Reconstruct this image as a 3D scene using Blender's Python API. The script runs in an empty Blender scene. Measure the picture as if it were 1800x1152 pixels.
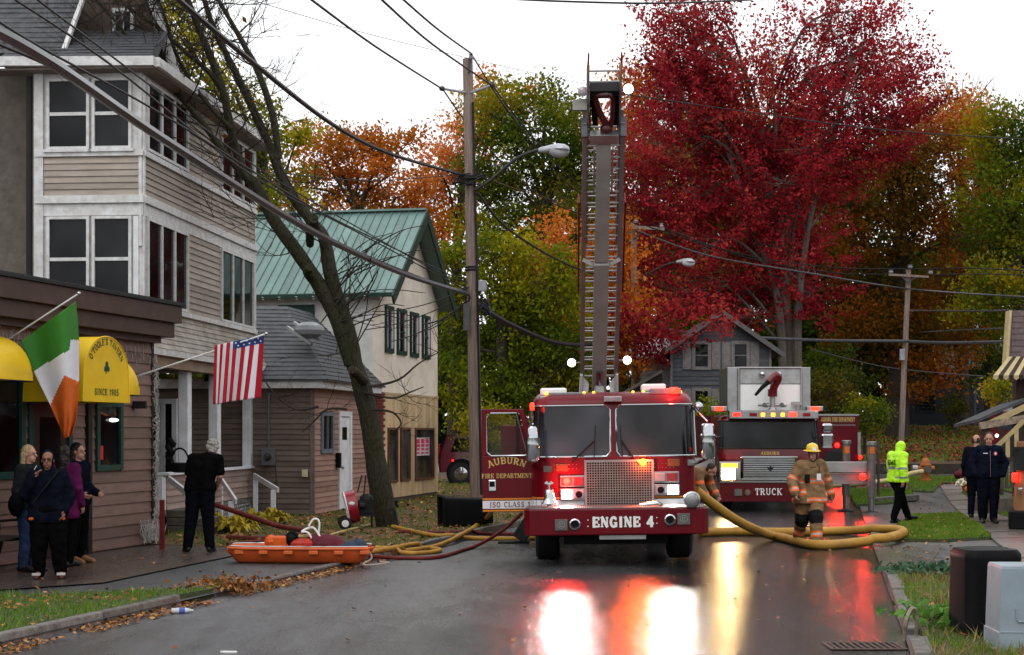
import bpy, bmesh, math, random
import numpy as np
from mathutils import Vector, Matrix, noise, Euler
S = bpy.context.scene
COL = S.collection
rnd = random.Random(7)
R_ = math.radians
# camera
CX, HY, F, CH = 900.0, 760.0, 2800.0, 1.93        # photo centre column, horizon row, focal length in photo pixels, eye height
cam_d = bpy.data.cameras.new('camera')
cam_d.sensor_width = 36.0
cam_d.lens = F / 1800.0 * 36.0
cam_d.shift_y = (HY - 576.0) / 1800.0
cam_d.clip_start = 0.5
cam_d.clip_end = 900.0
cam = bpy.data.objects.new('camera', cam_d)
COL.objects.link(cam)
cam.location = (0, 0, CH)
cam.rotation_euler = (R_(90), 0, 0)
S.camera = cam
# sky, sun, exposure
SUN_EL, SUN_AZ = 48.0, 205.0
w = bpy.data.worlds.new('World')
S.world = w
w.use_nodes = True
nt = w.node_tree
nt.nodes.clear()
wo = nt.nodes.new('ShaderNodeOutputWorld')
bg = nt.nodes.new('ShaderNodeBackground')
sky = nt.nodes.new('ShaderNodeTexSky')
sky.sky_type = 'NISHITA'
sky.sun_disc = False
sky.sun_elevation = R_(SUN_EL)
sky.sun_rotation = R_(SUN_AZ)
mixc = nt.nodes.new('ShaderNodeMix'); mixc.data_type = 'RGBA'
mixc.inputs[0].default_value = 0.93               # a closed deck of cloud over the clear sky
tc = nt.nodes.new('ShaderNodeTexCoord')
sep = nt.nodes.new('ShaderNodeSeparateXYZ')
mr = nt.nodes.new('ShaderNodeMapRange')
mr.inputs['From Min'].default_value = 0.0; mr.inputs['From Max'].default_value = 1.0
mr.inputs['To Min'].default_value = 10.5; mr.inputs['To Max'].default_value = 13.5
cmb = nt.nodes.new('ShaderNodeVectorMath'); cmb.operation = 'SCALE'
cmb.inputs[0].default_value = (0.985, 0.99, 1.0)
nt.links.new(tc.outputs['Generated'], sep.inputs[0])
nt.links.new(sep.outputs['Z'], mr.inputs['Value'])
nt.links.new(mr.outputs['Result'], cmb.inputs['Scale'])
nt.links.new(sky.outputs['Color'], mixc.inputs[6])
nt.links.new(cmb.outputs[0], mixc.inputs[7])
nt.links.new(mixc.outputs[2], bg.inputs['Color'])
bg.inputs['Strength'].default_value = 0.1
nt.links.new(bg.outputs[0], wo.inputs[0])
sun_d = bpy.data.lights.new('sun', 'SUN')
sun_d.energy = 0.6
sun_d.angle = R_(40)
sun_d.color = (1.0, 0.97, 0.93)
sun = bpy.data.objects.new('sun', sun_d)
COL.objects.link(sun)
sun.rotation_euler = (R_(90 - SUN_EL), 0, R_(180 - SUN_AZ))
S.view_settings.view_transform = 'Standard'
S.view_settings.look = 'None'
S.view_settings.gamma = 1.0
S.view_settings.exposure = 0.4
S.view_settings.use_curve_mapping = False
S.render.engine = 'CYCLES'
S.cycles.use_denoising = True
S.cycles.max_bounces = 6
S.cycles.transparent_max_bounces = 8
S.cycles.sample_clamp_indirect = 6.0
S.cycles.caustics_reflective = False
S.cycles.caustics_refractive = False
# photo pixel -> place
def P(px, py, D):
 return Vector(((px - CX) / F * D, D, CH - (py - HY) / F * D))
def sstep(a, b, x):
 t = min(1.0, max(0.0, (x - a) / (b - a)))
 return t * t * (3 - 2 * t)
def kerb_l(y): return -4.57 + 0.256 * (y - 14.2)
def kerb_r(y): return 3.61 + 0.202 * (y - 14.6)
def rise(x, y):
 if y < 37: return 0.0
 t = y - 37
 h = 0.0035 * t * t if t < 8 else 0.224 + 0.056 * (t - 8)
 if y > 80: h = 0.224 + 0.056 * 35 + 0.03 * (min(y, 120) - 80)
 return h * (0.12 + 0.88 * sstep(-1.5, 6.0, x))
VERGE = 0.08
def gz(x, y):
 """height of the walked-on ground"""
 b = rise(x, y)
 if kerb_l(y) < x < kerb_r(y): return b
 return b + VERGE
def G(px, py, dz=0.0):
 """the point of the ground seen at a photo pixel"""
 dx, dzr = (px - CX) / F, -(py - HY) / F
 D = 8.0
 while D < 140:
  if CH + dzr * D <= gz(dx * D, D): break
  D += 0.05
 return Vector((dx * D, D, gz(dx * D, D) + dz))
# objects
def setp(o, label=None, cat=None, group=None, kind=None):
 if label: o['label'] = label
 if cat: o['category'] = cat
 if group: o['group'] = group
 if kind: o['kind'] = kind
 return o
def thing(name, label, cat, loc=(0, 0, 0), rz=0.0, group=None):
 o = bpy.data.objects.new(name, None)
 o.empty_display_size = 0.2
 COL.objects.link(o)
 o.location = loc
 o.rotation_euler = (0, 0, rz)
 return setp(o, label, cat, group)
def root_of(o):
 while o.parent: o = o.parent
 return o
def me_obj(name, me, parent=None):
 o = bpy.data.objects.new(name, me)
 COL.objects.link(o)
 if parent: o.parent = parent
 return o
def inst(src, parent, loc=None, rot=None, scale=None):
 c = src.copy()
 COL.objects.link(c)
 c.parent = parent
 if loc is not None: c.location = loc
 if rot is not None: c.rotation_euler = rot
 if scale is not None: c.scale = scale
 return c
def dup(root, loc, rz=0.0, label=None, scale=None):
 r = root.copy(); COL.objects.link(r)
 r.location = loc; r.rotation_euler = (0, 0, rz)
 if scale: r.scale = scale
 if label: r['label'] = label
 for ch in list(root.children):
  c = ch.copy(); COL.objects.link(c); c.parent = r
  for g in list(ch.children):
   d = g.copy(); COL.objects.link(d); d.parent = c
 return r
def aslist(m): return list(m) if isinstance(m, (list, tuple)) else [m]
class MB:
 """collects simple shapes into one mesh"""
 def __init__(s): s.v = []; s.f = []; s.mi = []
 def add(s, vs, fs, mi=0):
  k = len(s.v)
  s.v += [Vector(q) for q in vs]
  for f in fs:
   s.f.append(tuple(k + i for i in f)); s.mi.append(mi)
  return s
 def hexa(s, c, mi=0):          # 8 corners: bottom ring then top ring
  return s.add(c, [(3, 2, 1, 0), (4, 5, 6, 7), (0, 1, 5, 4), (1, 2, 6, 5), (2, 3, 7, 6), (3, 0, 4, 7)], mi)
 def box(s, x0, x1, y0, y1, z0, z1, mi=0, M=None):
  c = [Vector(q) for q in ((x0, y0, z0), (x1, y0, z0), (x1, y1, z0), (x0, y1, z0), (x0, y0, z1), (x1, y0, z1), (x1, y1, z1), (x0, y1, z1))]
  if M: c = [M @ q for q in c]
  return s.hexa(c, mi)
 def bar(s, a, b, w, h=None, mi=0, up=(0, 0, 1)):   # square bar from a to b
  a = Vector(a); b = Vector(b); h = h or w
  d = (b - a).normalized(); u = Vector(up)
  if abs(d.dot(u)) > .97: u = Vector((0, 1, 0))
  x = d.cross(u).normalized(); z = x.cross(d)
  c = [p + x * (sx * w / 2) + z * (sz * h / 2) for p in (a, b) for sx, sz in ((-1, -1), (1, -1), (1, 1), (-1, 1))]
  return s.hexa(c, mi)
 def tube(s, pts, r, n=8, mi=0, caps=True):
  pts = [Vector(p) for p in pts]
  rs = r if isinstance(r, (list, tuple)) else [r] * len(pts)
  rings = []; x = None
  for i, p in enumerate(pts):
   d = (pts[min(i + 1, len(pts) - 1)] - pts[max(i - 1, 0)])
   d = d.normalized() if d.length > 1e-9 else Vector((0, 0, 1))
   if x is None:
    x = d.orthogonal().normalized()
   else:
    x = (x - d * x.dot(d))
    x = x.normalized() if x.length > 1e-6 else d.orthogonal().normalized()
   y = d.cross(x)
   rings.append([p + (x * math.cos(2 * math.pi * k / n) + y * math.sin(2 * math.pi * k / n)) * rs[i] for k in range(n)])
  vs = [q for ring in rings for q in ring]; fs = []
  for i in range(len(pts) - 1):
   for k in range(n):
    fs.append((i * n + k, i * n + (k + 1) % n, (i + 1) * n + (k + 1) % n, (i + 1) * n + k))
  if caps and n > 2:
   fs.append(tuple(range(n - 1, -1, -1))); fs.append(tuple((len(pts) - 1) * n + k for k in range(n)))
  return s.add(vs, fs, mi)
 def lathe(s, prof, n=16, M=None, mi=0):            # prof: (radius, height) about local z
  vs = []; fs = []
  for r, z in prof:
   for k in range(n):
    a = 2 * math.pi * k / n
    q = Vector((max(r, 1e-4) * math.cos(a), max(r, 1e-4) * math.sin(a), z))
    vs.append(M @ q if M else q)
  for i in range(len(prof) - 1):
   for k in range(n):
    fs.append((i * n + k, i * n + (k + 1) % n, (i + 1) * n + (k + 1) % n, (i + 1) * n + k))
  fs.append(tuple(range(n - 1, -1, -1))); fs.append(tuple((len(prof) - 1) * n + k for k in range(n)))
  return s.add(vs, fs, mi)
 def prism(s, poly, off, mi=0):                     # polygon of 3d points pushed along a vector
  n = len(poly); poly = [Vector(p) for p in poly]; off = Vector(off)
  vs = poly + [p + off for p in poly]
  fs = [tuple(range(n - 1, -1, -1)), tuple(range(n, 2 * n))] + [(i, (i + 1) % n, n + (i + 1) % n, n + i) for i in range(n)]
  return s.add(vs, fs, mi)
 def loft(s, rings, mi=0, closed=True, caps=True):
  n = len(rings[0]); vs = [q for r in rings for q in r]; fs = []
  m = n if closed else n - 1
  for i in range(len(rings) - 1):
   for k in range(m):
    fs.append((i * n + k, i * n + (k + 1) % n, (i + 1) * n + (k + 1) % n, (i + 1) * n + k))
  if caps and closed:
   fs.append(tuple(range(n - 1, -1, -1))); fs.append(tuple((len(rings) - 1) * n + k for k in range(n)))
  return s.add(vs, fs, mi)
 def ball(s, c, r, n=10, m=6, mi=0, M=None):
  c = Vector(c); r = Vector(r) if isinstance(r, (tuple, list, Vector)) else Vector((r, r, r))
  vs = []; fs = []
  for i in range(m + 1):
   t = math.pi * i / m
   for k in range(n):
    a = 2 * math.pi * k / n
    q = Vector((r.x * math.sin(t) * math.cos(a), r.y * math.sin(t) * math.sin(a), -r.z * math.cos(t)))
    vs.append(c + (M @ q if M else q))
  for i in range(m):
   for k in range(n):
    fs.append((i * n + k, i * n + (k + 1) % n, (i + 1) * n + (k + 1) % n, (i + 1) * n + k))
  return s.add(vs, fs, mi)
 def build(s, name, mats, parent=None, world=False, smooth=False, bevel=0.0, kind=None, recalc=True, solo=False):
  """world: points are in scene coordinates, parent's place is taken off. solo: top-level, origin put under the shape"""
  off = Vector((0, 0, 0))
  if world and parent is not None:
   q = parent
   while q: off += q.location; q = q.parent
  if solo:
   xs = [q.x for q in s.v]; ys = [q.y for q in s.v]; zs = [q.z for q in s.v]
   off = Vector(((min(xs) + max(xs)) / 2, (min(ys) + max(ys)) / 2, min(zs)))
  me = bpy.data.meshes.new(name)
  me.from_pydata([tuple(q - off) for q in s.v], [], s.f)
  for m in aslist(mats): me.materials.append(m)
  if any(s.mi): me.polygons.foreach_set('material_index', s.mi)
  if recalc:
   b = bmesh.new(); b.from_mesh(me)
   bmesh.ops.remove_doubles(b, verts=b.verts, dist=1e-5)
   bmesh.ops.recalc_face_normals(b, faces=b.faces); b.to_mesh(me); b.free()
  if smooth:
   me.polygons.foreach_set('use_smooth', [True] * len(me.polygons))
   try: me.set_sharp_from_angle(angle=R_(38))
   except Exception: pass
  me.update()
  o = me_obj(name, me, parent)
  if solo: o.location = off
  if bevel:
   md = o.modifiers.new('bevel', 'BEVEL'); md.width = bevel; md.segments = 2; md.limit_method = 'ANGLE'; md.angle_limit = R_(40)
  if kind: o['kind'] = kind
  return o
def spline(pts, n=6):
 """Catmull-Rom through the points"""
 pts = [Vector(p) for p in pts]; out = []
 for i in range(len(pts) - 1):
  p0 = pts[max(i - 1, 0)]; p1 = pts[i]; p2 = pts[i + 1]; p3 = pts[min(i + 2, len(pts) - 1)]
  for k in range(n):
   t = k / n
   out.append(.5 * ((2 * p1) + (p2 - p0) * t + (2 * p0 - 5 * p1 + 4 * p2 - p3) * t * t + (3 * p1 - p0 - 3 * p2 + p3) * t ** 3))
 out.append(pts[-1])
 return out
# materials
MATS = {}
def mat(name, c, rough=.6, metal=0.0, var=.18, scale=6.0, bump=0.0, bscale=60.0, bdist=.02, coat=0.0, spec=.2, c2=None, stretch=None, rvar=0.0, island=False):
 if name in MATS: return MATS[name]
 m = bpy.data.materials.new(name); m.use_nodes = True
 t = m.node_tree; b = t.nodes['Principled BSDF']
 b.inputs['Roughness'].default_value = rough; b.inputs['Metallic'].default_value = metal
 b.inputs['Coat Weight'].default_value = coat; b.inputs['Coat Roughness'].default_value = .06
 b.inputs['Specular IOR Level'].default_value = spec
 tx = t.nodes.new('ShaderNodeTexCoord'); mp = t.nodes.new('ShaderNodeMapping')
 t.links.new(tx.outputs['Object'], mp.inputs[0])
 if stretch: mp.inputs['Scale'].default_value = stretch
 n = t.nodes.new('ShaderNodeTexNoise'); n.inputs['Scale'].default_value = scale; n.inputs['Detail'].default_value = 5; n.inputs['Roughness'].default_value = .65
 t.links.new(mp.outputs[0], n.inputs['Vector'])
 r = t.nodes.new('ShaderNodeValToRGB')
 r.color_ramp.elements[0].position = .3; r.color_ramp.elements[1].position = .7
 d = c2 or tuple(max(0, q * (1 - 1.6 * var)) for q in c)
 r.color_ramp.elements[0].color = (*d, 1); r.color_ramp.elements[1].color = (*[q * (1 + var * .5) for q in c], 1)
 t.links.new(n.outputs['Fac'], r.inputs[0])
 col = r.outputs[0]
 if island:
  oi = t.nodes.new('ShaderNodeObjectInfo'); hs = t.nodes.new('ShaderNodeHueSaturation')
  mr_ = t.nodes.new('ShaderNodeMapRange'); mr_.inputs['To Min'].default_value = .78; mr_.inputs['To Max'].default_value = 1.14
  t.links.new(oi.outputs['Random'], mr_.inputs[0]); t.links.new(mr_.outputs[0], hs.inputs['Value'])
  t.links.new(col, hs.inputs['Color']); col = hs.outputs[0]
 t.links.new(col, b.inputs['Base Color'])
 if rvar:
  mr2 = t.nodes.new('ShaderNodeMapRange'); mr2.inputs['From Min'].default_value = .35; mr2.inputs['From Max'].default_value = .65
  mr2.inputs['To Min'].default_value = max(.02, rough - rvar); mr2.inputs['To Max'].default_value = min(1, rough + rvar)
  t.links.new(n.outputs['Fac'], mr2.inputs[0]); t.links.new(mr2.outputs[0], b.inputs['Roughness'])
 if bump:
  n2 = t.nodes.new('ShaderNodeTexNoise'); n2.inputs['Scale'].default_value = bscale; n2.inputs['Detail'].default_value = 4
  t.links.new(mp.outputs[0], n2.inputs['Vector'])
  bp = t.nodes.new('ShaderNodeBump'); bp.inputs['Strength'].default_value = min(1, bump); bp.inputs['Distance'].default_value = bdist
  t.links.new(n2.outputs['Fac'], bp.inputs['Height']); t.links.new(bp.outputs[0], b.inputs['Normal'])
 MATS[name] = m
 return m
def glow(name, c, strength):
 if name in MATS: return MATS[name]
 m = bpy.data.materials.new(name); m.use_nodes = True
 t = m.node_tree; b = t.nodes['Principled BSDF']
 b.inputs['Base Color'].default_value = (*[min(.8, q) for q in c], 1)
 b.inputs['Emission Color'].default_value = (*c, 1); b.inputs['Emission Strength'].default_value = strength
 b.inputs['Roughness'].default_value = .2
 MATS[name] = m
 return m
def glass(name, c=(.007, .008, .009), rough=.04, alpha=1.0, spec=.17):
 """a pane: dark gloss; alpha < 1 lets what stands behind show"""
 if name in MATS: return MATS[name]
 m = bpy.data.materials.new(name); m.use_nodes = True
 t = m.node_tree; b = t.nodes['Principled BSDF']
 oi = t.nodes.new('ShaderNodeObjectInfo'); cn = t.nodes.new('ShaderNodeTexNoise'); cn.inputs['Scale'].default_value = 1.1; cn.inputs['Detail'].default_value = 1
 c0 = t.nodes.new('ShaderNodeTexCoord'); va = t.nodes.new('ShaderNodeVectorMath'); t.links.new(c0.outputs['Object'], va.inputs[0]); t.links.new(oi.outputs['Random'], va.inputs[1])
 t.links.new(va.outputs[0], cn.inputs['Vector']); rp_ = t.nodes.new('ShaderNodeValToRGB'); rp_.color_ramp.elements[0].position = .35; rp_.color_ramp.elements[1].position = .72
 rp_.color_ramp.elements[0].color = (*[q * .3 for q in c], 1); rp_.color_ramp.elements[1].color = (*[q * 2.6 for q in c], 1); t.links.new(cn.outputs['Fac'], rp_.inputs[0])
 hv = t.nodes.new('ShaderNodeHueSaturation'); mo = t.nodes.new('ShaderNodeMapRange'); mo.inputs['To Min'].default_value = .5; mo.inputs['To Max'].default_value = 1.4
 t.links.new(oi.outputs['Random'], mo.inputs[0]); t.links.new(mo.outputs[0], hv.inputs['Value']); t.links.new(rp_.outputs[0], hv.inputs['Color']); t.links.new(hv.outputs[0], b.inputs['Base Color'])
 b.inputs['Roughness'].default_value = rough
 b.inputs['Specular IOR Level'].default_value = spec; b.inputs['Alpha'].default_value = alpha
 n = t.nodes.new('ShaderNodeTexNoise'); n.inputs['Scale'].default_value = 1.3
 bp = t.nodes.new('ShaderNodeBump'); bp.inputs['Strength'].default_value = .12; bp.inputs['Distance'].default_value = .06
 tx = t.nodes.new('ShaderNodeTexCoord'); t.links.new(tx.outputs['Object'], n.inputs['Vector'])
 t.links.new(n.outputs['Fac'], bp.inputs['Height']); t.links.new(bp.outputs[0], b.inputs['Normal'])
 MATS[name] = m
 return m
white_paint = mat('white_paint', (.7, .71, .73), .55, var=.14, scale=3, bump=.1)
old_white = mat('old_white', (.6, .61, .62), .6, c2=(.43, .415, .39), scale=7, bump=.15)
chrome = mat('chrome', (.45, .46, .48), .1, 1.0, var=.05)
steel = mat('steel', (.34, .34, .345), .33, 1.0, var=.15, scale=4)
alum = mat('aluminium', (.36, .35, .345), .42, .85, var=.12, scale=3, rvar=.1)
black_plastic = mat('black_plastic', (.008, .008, .009), .45, var=.2, spec=.06)
black_rubber = mat('black_rubber', (.016, .016, .016), .75, var=.2, bump=.2)
dark_iron = mat('dark_iron', (.02, .02, .021), .5, .4, var=.3)
engine_red = mat('engine_red', (.115, .0013, .0065), .28, 0, var=.15, scale=2, coat=.05)
glass_dark = glass('glass_dark')
glass_screen = glass('glass_screen', (.02, .022, .027), .05, spec=.3)
glass_clear = glass('glass_clear', (.03, .035, .03), .03, .25)
wood_grey = mat('wood_grey', (.27, .21, .175), .8, c2=(.12, .085, .07), scale=5, stretch=(6, 6, .35), bump=.5, bscale=24)
cable_black = mat('cable_black', (.02, .02, .022), .45, var=.2)
# lettering: strokes with slab serifs
def _arc(cx, cy, rx, ry, a0, a1, n=10):
 return [(cx + rx * math.cos(R_(a0 + (a1 - a0) * i / n)), cy + ry * math.sin(R_(a0 + (a1 - a0) * i / n))) for i in range(n + 1)]
K, N_ = 1.0, .55           # thick and thin strokes
GLYPH = {
 'A': (.8, [([(.06, 0), (.40, 1)], N_), ([(.40, 1), (.74, 0)], K), ([(.2, .32), (.6, .32)], N_)], [(.06, 0), (.74, 0)]),
 'B': (.72, [([(.15, 0), (.15, 1)], K), ([(.15, .96), (.4, .96)] + _arc(.4, .75, .2, .21, 90, -90) + [(.15, .54)], .8), ([(.15, .52)] + [(.42, .52)] + _arc(.42, .28, .22, .24, 90, -90) + [(.15, .04)], .8)], [(.1, 0), (.1, 1)]),
 'C': (.75, [(_arc(.4, .5, .3, .47, 50, 310, 16), .9), ([(.62, .72), (.62, .95)], N_)], []),
 'D': (.78, [([(.15, 0), (.15, 1)], K), ([(.15, .96), (.36, .96)] + _arc(.36, .5, .3, .46, 90, -90, 14) + [(.15, .04)], .8)], [(.1, 0), (.1, 1)]),
 'E': (.72, [([(.15, 0), (.15, 1)], K), ([(.05, .95), (.64, .95), (.64, .74)], .6), ([(.15, .5), (.48, .5)], .6), ([(.48, .38), (.48, .62)], N_), ([(.05, .05), (.66, .05), (.66, .28)], .6)], []),
 'F': (.68, [([(.15, 0), (.15, 1)], K), ([(.05, .95), (.62, .95), (.62, .74)], .6), ([(.15, .5), (.46, .5)], .6), ([(.46, .38), (.46, .62)], N_)], [(.15, 0)]),
 'G': (.8, [(_arc(.4, .5, .3, .47, 50, 300, 16), .9), ([(.62, .72), (.62, .95)], N_), ([(.62, .05), (.62, .42)], K), ([(.45, .42), (.74, .42)], .5)], []),
 'I': (.42, [([(.21, 0), (.21, 1)], K)], [(.21, 0), (.21, 1)]),
 'K': (.8, [([(.15, 0), (.15, 1)], K), ([(.66, 1), (.2, .42)], .6), ([(.32, .58), (.68, 0)], K)], [(.15, 0), (.15, 1), (.66, 1), (.68, 0)]),
 'L': (.66, [([(.15, 0), (.15, 1)], K), ([(.05, .05), (.6, .05), (.6, .3)], .6)], [(.15, 1)]),
 'M': (.95, [([(.12, 0), (.12, 1)], N_), ([(.12, 1), (.47, .1)], K), ([(.47, .1), (.82, 1)], N_), ([(.82, 1), (.82, 0)], K)], [(.12, 0), (.82, 0), (.08, 1), (.86, 1)]),
 'N': (.84, [([(.14, 0), (.14, 1)], N_), ([(.14, 1), (.68, .02)], K), ([(.68, 0), (.68, 1)], N_)], [(.14, 0), (.1, 1), (.68, 1)]),
 'O': (.8, [(_arc(.4, .5, .3, .47, 0, 360, 22), .9)], []),
 'P': (.7, [([(.15, 0), (.15, 1)], K), ([(.15, .95), (.4, .95)] + _arc(.4, .7, .22, .25, 90, -90) + [(.15, .45)], .8)], [(.15, 0), (.1, 1)]),
 'R': (.78, [([(.15, 0), (.15, 1)], K), ([(.15, .95), (.4, .95)] + _arc(.4, .73, .2, .22, 90, -90) + [(.15, .51)], .8), ([(.38, .5), (.64, 0)], K)], [(.15, 0), (.1, 1), (.66, 0)]),
 'S': (.66, [(_arc(.33, .73, .2, .23, 20, 270, 12) + _arc(.33, .27, .22, .23, 90, -160, 12), .85), ([(.54, .7), (.54, .95)], N_), ([(.1, .06), (.1, .3)], N_)], []),
 'T': (.74, [([(.37, 0), (.37, 1)], K), ([(.06, .72), (.06, .95), (.68, .95), (.68, .72)], .6)], [(.37, 0)]),
 'U': (.82, [([(.16, 1), (.16, .34)] + _arc(.4, .34, .24, .3, 180, 360, 10) + [(.64, 1)], .85)], [(.16, 1), (.64, 1)]),
 'V': (.8, [([(.06, 1), (.4, 0)], K), ([(.4, 0), (.74, 1)], N_)], [(.08, 1), (.72, 1)]),
 '0': (.68, [(_arc(.34, .5, .24, .47, 0, 360, 20), .85)], []),
 '1': (.48, [([(.08, .76), (.26, .96), (.26, 0)], K)], [(.26, 0)]),
 '4': (.76, [([(.5, 0), (.5, 1)], K), ([(.5, .98), (.06, .3), (.7, .3)], .7)], [(.5, 0)]),
 '5': (.68, [([(.56, .95), (.16, .95), (.14, .55)], .8), (_arc(.32, .32, .25, .28, 130, -150, 14), .85)], []),
 '9': (.68, [(_arc(.34, .67, .22, .29, 0, 360, 16), .85), ([(.56, .67), (.5, .25), (.2, .03)], .8)], []),
 "'": (.26, [([(.13, 1), (.11, .74)], .8)], []), ' ': (.42, [], []), '.': (.3, [([(.13, 0), (.13, .12)], K)], []),
}
def text_w(s, gap=.1): return sum(GLYPH[c][0] + gap for c in s) - gap
def lettering(name, s, fn, h, m, parent, th=.19, gap=.1, wx=1.0, centre=True, serif=True):
 """fn maps (x, y, lift) in metres to a point; letters h tall, each letter a part"""
 x0 = -text_w(s, gap) / 2 if centre else 0.0
 for c in s:
  wd, st, se = GLYPH[c]; mb = MB(); lift = 0.0
  quads = [(( x0 + a[0], a[1]), (x0 + b[0], b[1]), th * k) for pts, k in st for a, b in zip(pts, pts[1:])]
  if serif:
   quads += [((x0 + sx - .13, .045 if sy == 0 else .955), (x0 + sx + .13, .045 if sy == 0 else .955), .09) for sx, sy in se]
  for a, b, t in quads:
   dx, dy = b[0] - a[0], b[1] - a[1]; L = math.hypot(dx, dy) or 1
   nx, ny = -dy / L * t / 2, dx / L * t / 2; ex, ey = dx / L * t * .25, dy / L * t * .25
   lift += .00012
   q = [(a[0] - ex + nx, a[1] - ey + ny), (a[0] - ex - nx, a[1] - ey - ny), (b[0] + ex - nx, b[1] + ey - ny), (b[0] + ex + nx, b[1] + ey + ny)]
   mb.add([fn(u * h * wx, v * h, .003 + lift) for u, v in q], [(0, 1, 2, 3)])
  if quads: mb.build('letter', m, parent, recalc=False)
  x0 += wd + gap
# walls with boards and windows
class Wall:
 """upright wall from p0 to p1 (plan points); t runs along it, out is to the right hand of p0->p1 unless flipped"""
 def __init__(s, p0, p1, root, flip=False):
  s.p0 = Vector((p0[0], p0[1])); s.p1 = Vector((p1[0], p1[1])); s.root = root
  d = s.p1 - s.p0; s.L = d.length; s.d = d / s.L
  s.n = Vector((s.d.y, -s.d.x)) * (-1 if flip else 1)
  s.base = root.location.copy()
 def pt(s, t, z, o=0.0):
  q = s.p0 + s.d * t + s.n * o
  return Vector((q.x, q.y, z)) - s.base
 def slab(s, mb, t0, t1, z0, z1, o0, o1, mi=0):
  c = [s.pt(t0, z0, o0), s.pt(t1, z0, o0), s.pt(t1, z0, o1), s.pt(t0, z0, o1), s.pt(t0, z1, o0), s.pt(t1, z1, o0), s.pt(t1, z1, o1), s.pt(t0, z1, o1)]
  return mb.hexa(c, mi)
 def tp(s, px, D=None):
  """distance along the wall at photo column px"""
  k = (px - CX) / F
  return (k * s.p0.y - s.p0.x) / (s.d.x - k * s.d.y)
 def zp(s, t, py):
  y = (s.p0 + s.d * t).y
  return CH - (py - HY) / F * y
 def body(s, z0, z1, m, name='wall', t0=0.0, t1=None, thick=.2, o=0.0):
  mb = MB(); s.slab(mb, t0, s.L if t1 is None else t1, z0, z1, o - thick, o)
  return mb.build(name, m, s.root)
 def boards(s, z0, z1, step, m, holes=(), t0=0.0, t1=None, name='siding_board', join=False, o=.0, taper=None, lip=.026):
  t1 = s.L if t1 is None else t1
  n = max(1, round((z1 - z0) / step)); h = (z1 - z0) / n; mbj = MB()
  for i in range(n):
   a, b = z0 + i * h, z0 + (i + 1) * h
   segs = [(t0, t1)]
   if taper:
    k = taper((a + b) / 2); segs = [k]
   for (h0, h1, g0, g1) in holes:
    if g0 < b - h * .35 and g1 > a + h * .35:
     ns = []
     for (u, v) in segs:
      if h0 > u: ns.append((u, min(v, h0)))
      if h1 < v: ns.append((max(u, h1), v))
     segs = [q for q in ns if q[1] - q[0] > .03]
   for (u, v) in segs:
    if v - u < .03: continue
    mb = mbj if join else MB()
    j = rnd.uniform(0, .002)
    c = [s.pt(u, a, o + .001), s.pt(v, a, o + .001), s.pt(v, a, o + lip + j), s.pt(u, a, o + lip + j),
                     s.pt(u, b - .001, o + .001), s.pt(v, b - .001, o + .001), s.pt(v, b - .001, o + .005), s.pt(u, b - .001, o + .005)]
    mb.hexa(c)
    if not join: mb.build(name, m, s.root)
  if join:
   ob = mbj.build(name + 's' if False else name, m, s.root); ob['kind'] = 'stuff'; return ob
 def trim(s, name, t0, t1, z0, z1, m, o0=0.0, o1=.035):
  mb = MB(); s.slab(mb, t0, t1, z0, z1, o0, o1)
  return mb.build(name, m, s.root, bevel=.004)
 def window(s, t0, t1, z0, z1, fm, gm, fw=.06, cols=1, rows=2, sash=.035, o=.02, depth=.045, name='window', sill=None, mull=None):
  """frame as a part, each pane a sub-part"""
  mb = MB(); e = o + depth
  s.slab(mb, t0, t0 + fw, z0, z1, o - .03, e); s.slab(mb, t1 - fw, t1, z0, z1, o - .03, e)
  s.slab(mb, t0 + fw, t1 - fw, z1 - fw, z1, o - .03, e - .002); s.slab(mb, t0 + fw, t1 - fw, z0, z0 + fw, o - .03, e - .002)
  a0, a1, b0, b1 = t0 + fw, t1 - fw, z0 + fw, z1 - fw
  mw = mull or sash
  for i in range(1, cols):
   c = a0 + (a1 - a0) * i / cols; s.slab(mb, c - mw / 2, c + mw / 2, b0, b1, o - .03, e - .006)
  for i in range(1, rows):
   c = b0 + (b1 - b0) * i / rows; s.slab(mb, a0, a1, c - sash / 2, c + sash / 2, o - .03, e - .012)
  if sill: s.slab(mb, t0 - .05, t1 + .05, z0 - .05, z0, o - .03, e + sill)
  fr = mb.build(name, fm, s.root)
  for i in range(cols):
   for j in range(rows):
    g = MB()
    u0 = a0 + (a1 - a0) * i / cols + (mw / 2 if i else 0); u1 = a0 + (a1 - a0) * (i + 1) / cols - (mw / 2 if i < cols - 1 else 0)
    v0 = b0 + (b1 - b0) * j / rows + (sash / 2 if j else 0); v1 = b0 + (b1 - b0) * (j + 1) / rows - (sash / 2 if j < rows - 1 else 0)
    s.slab(g, u0, u1, v0, v1, o - .01, o + .002)
    g.build('pane', gm, fr)
  return fr

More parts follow.
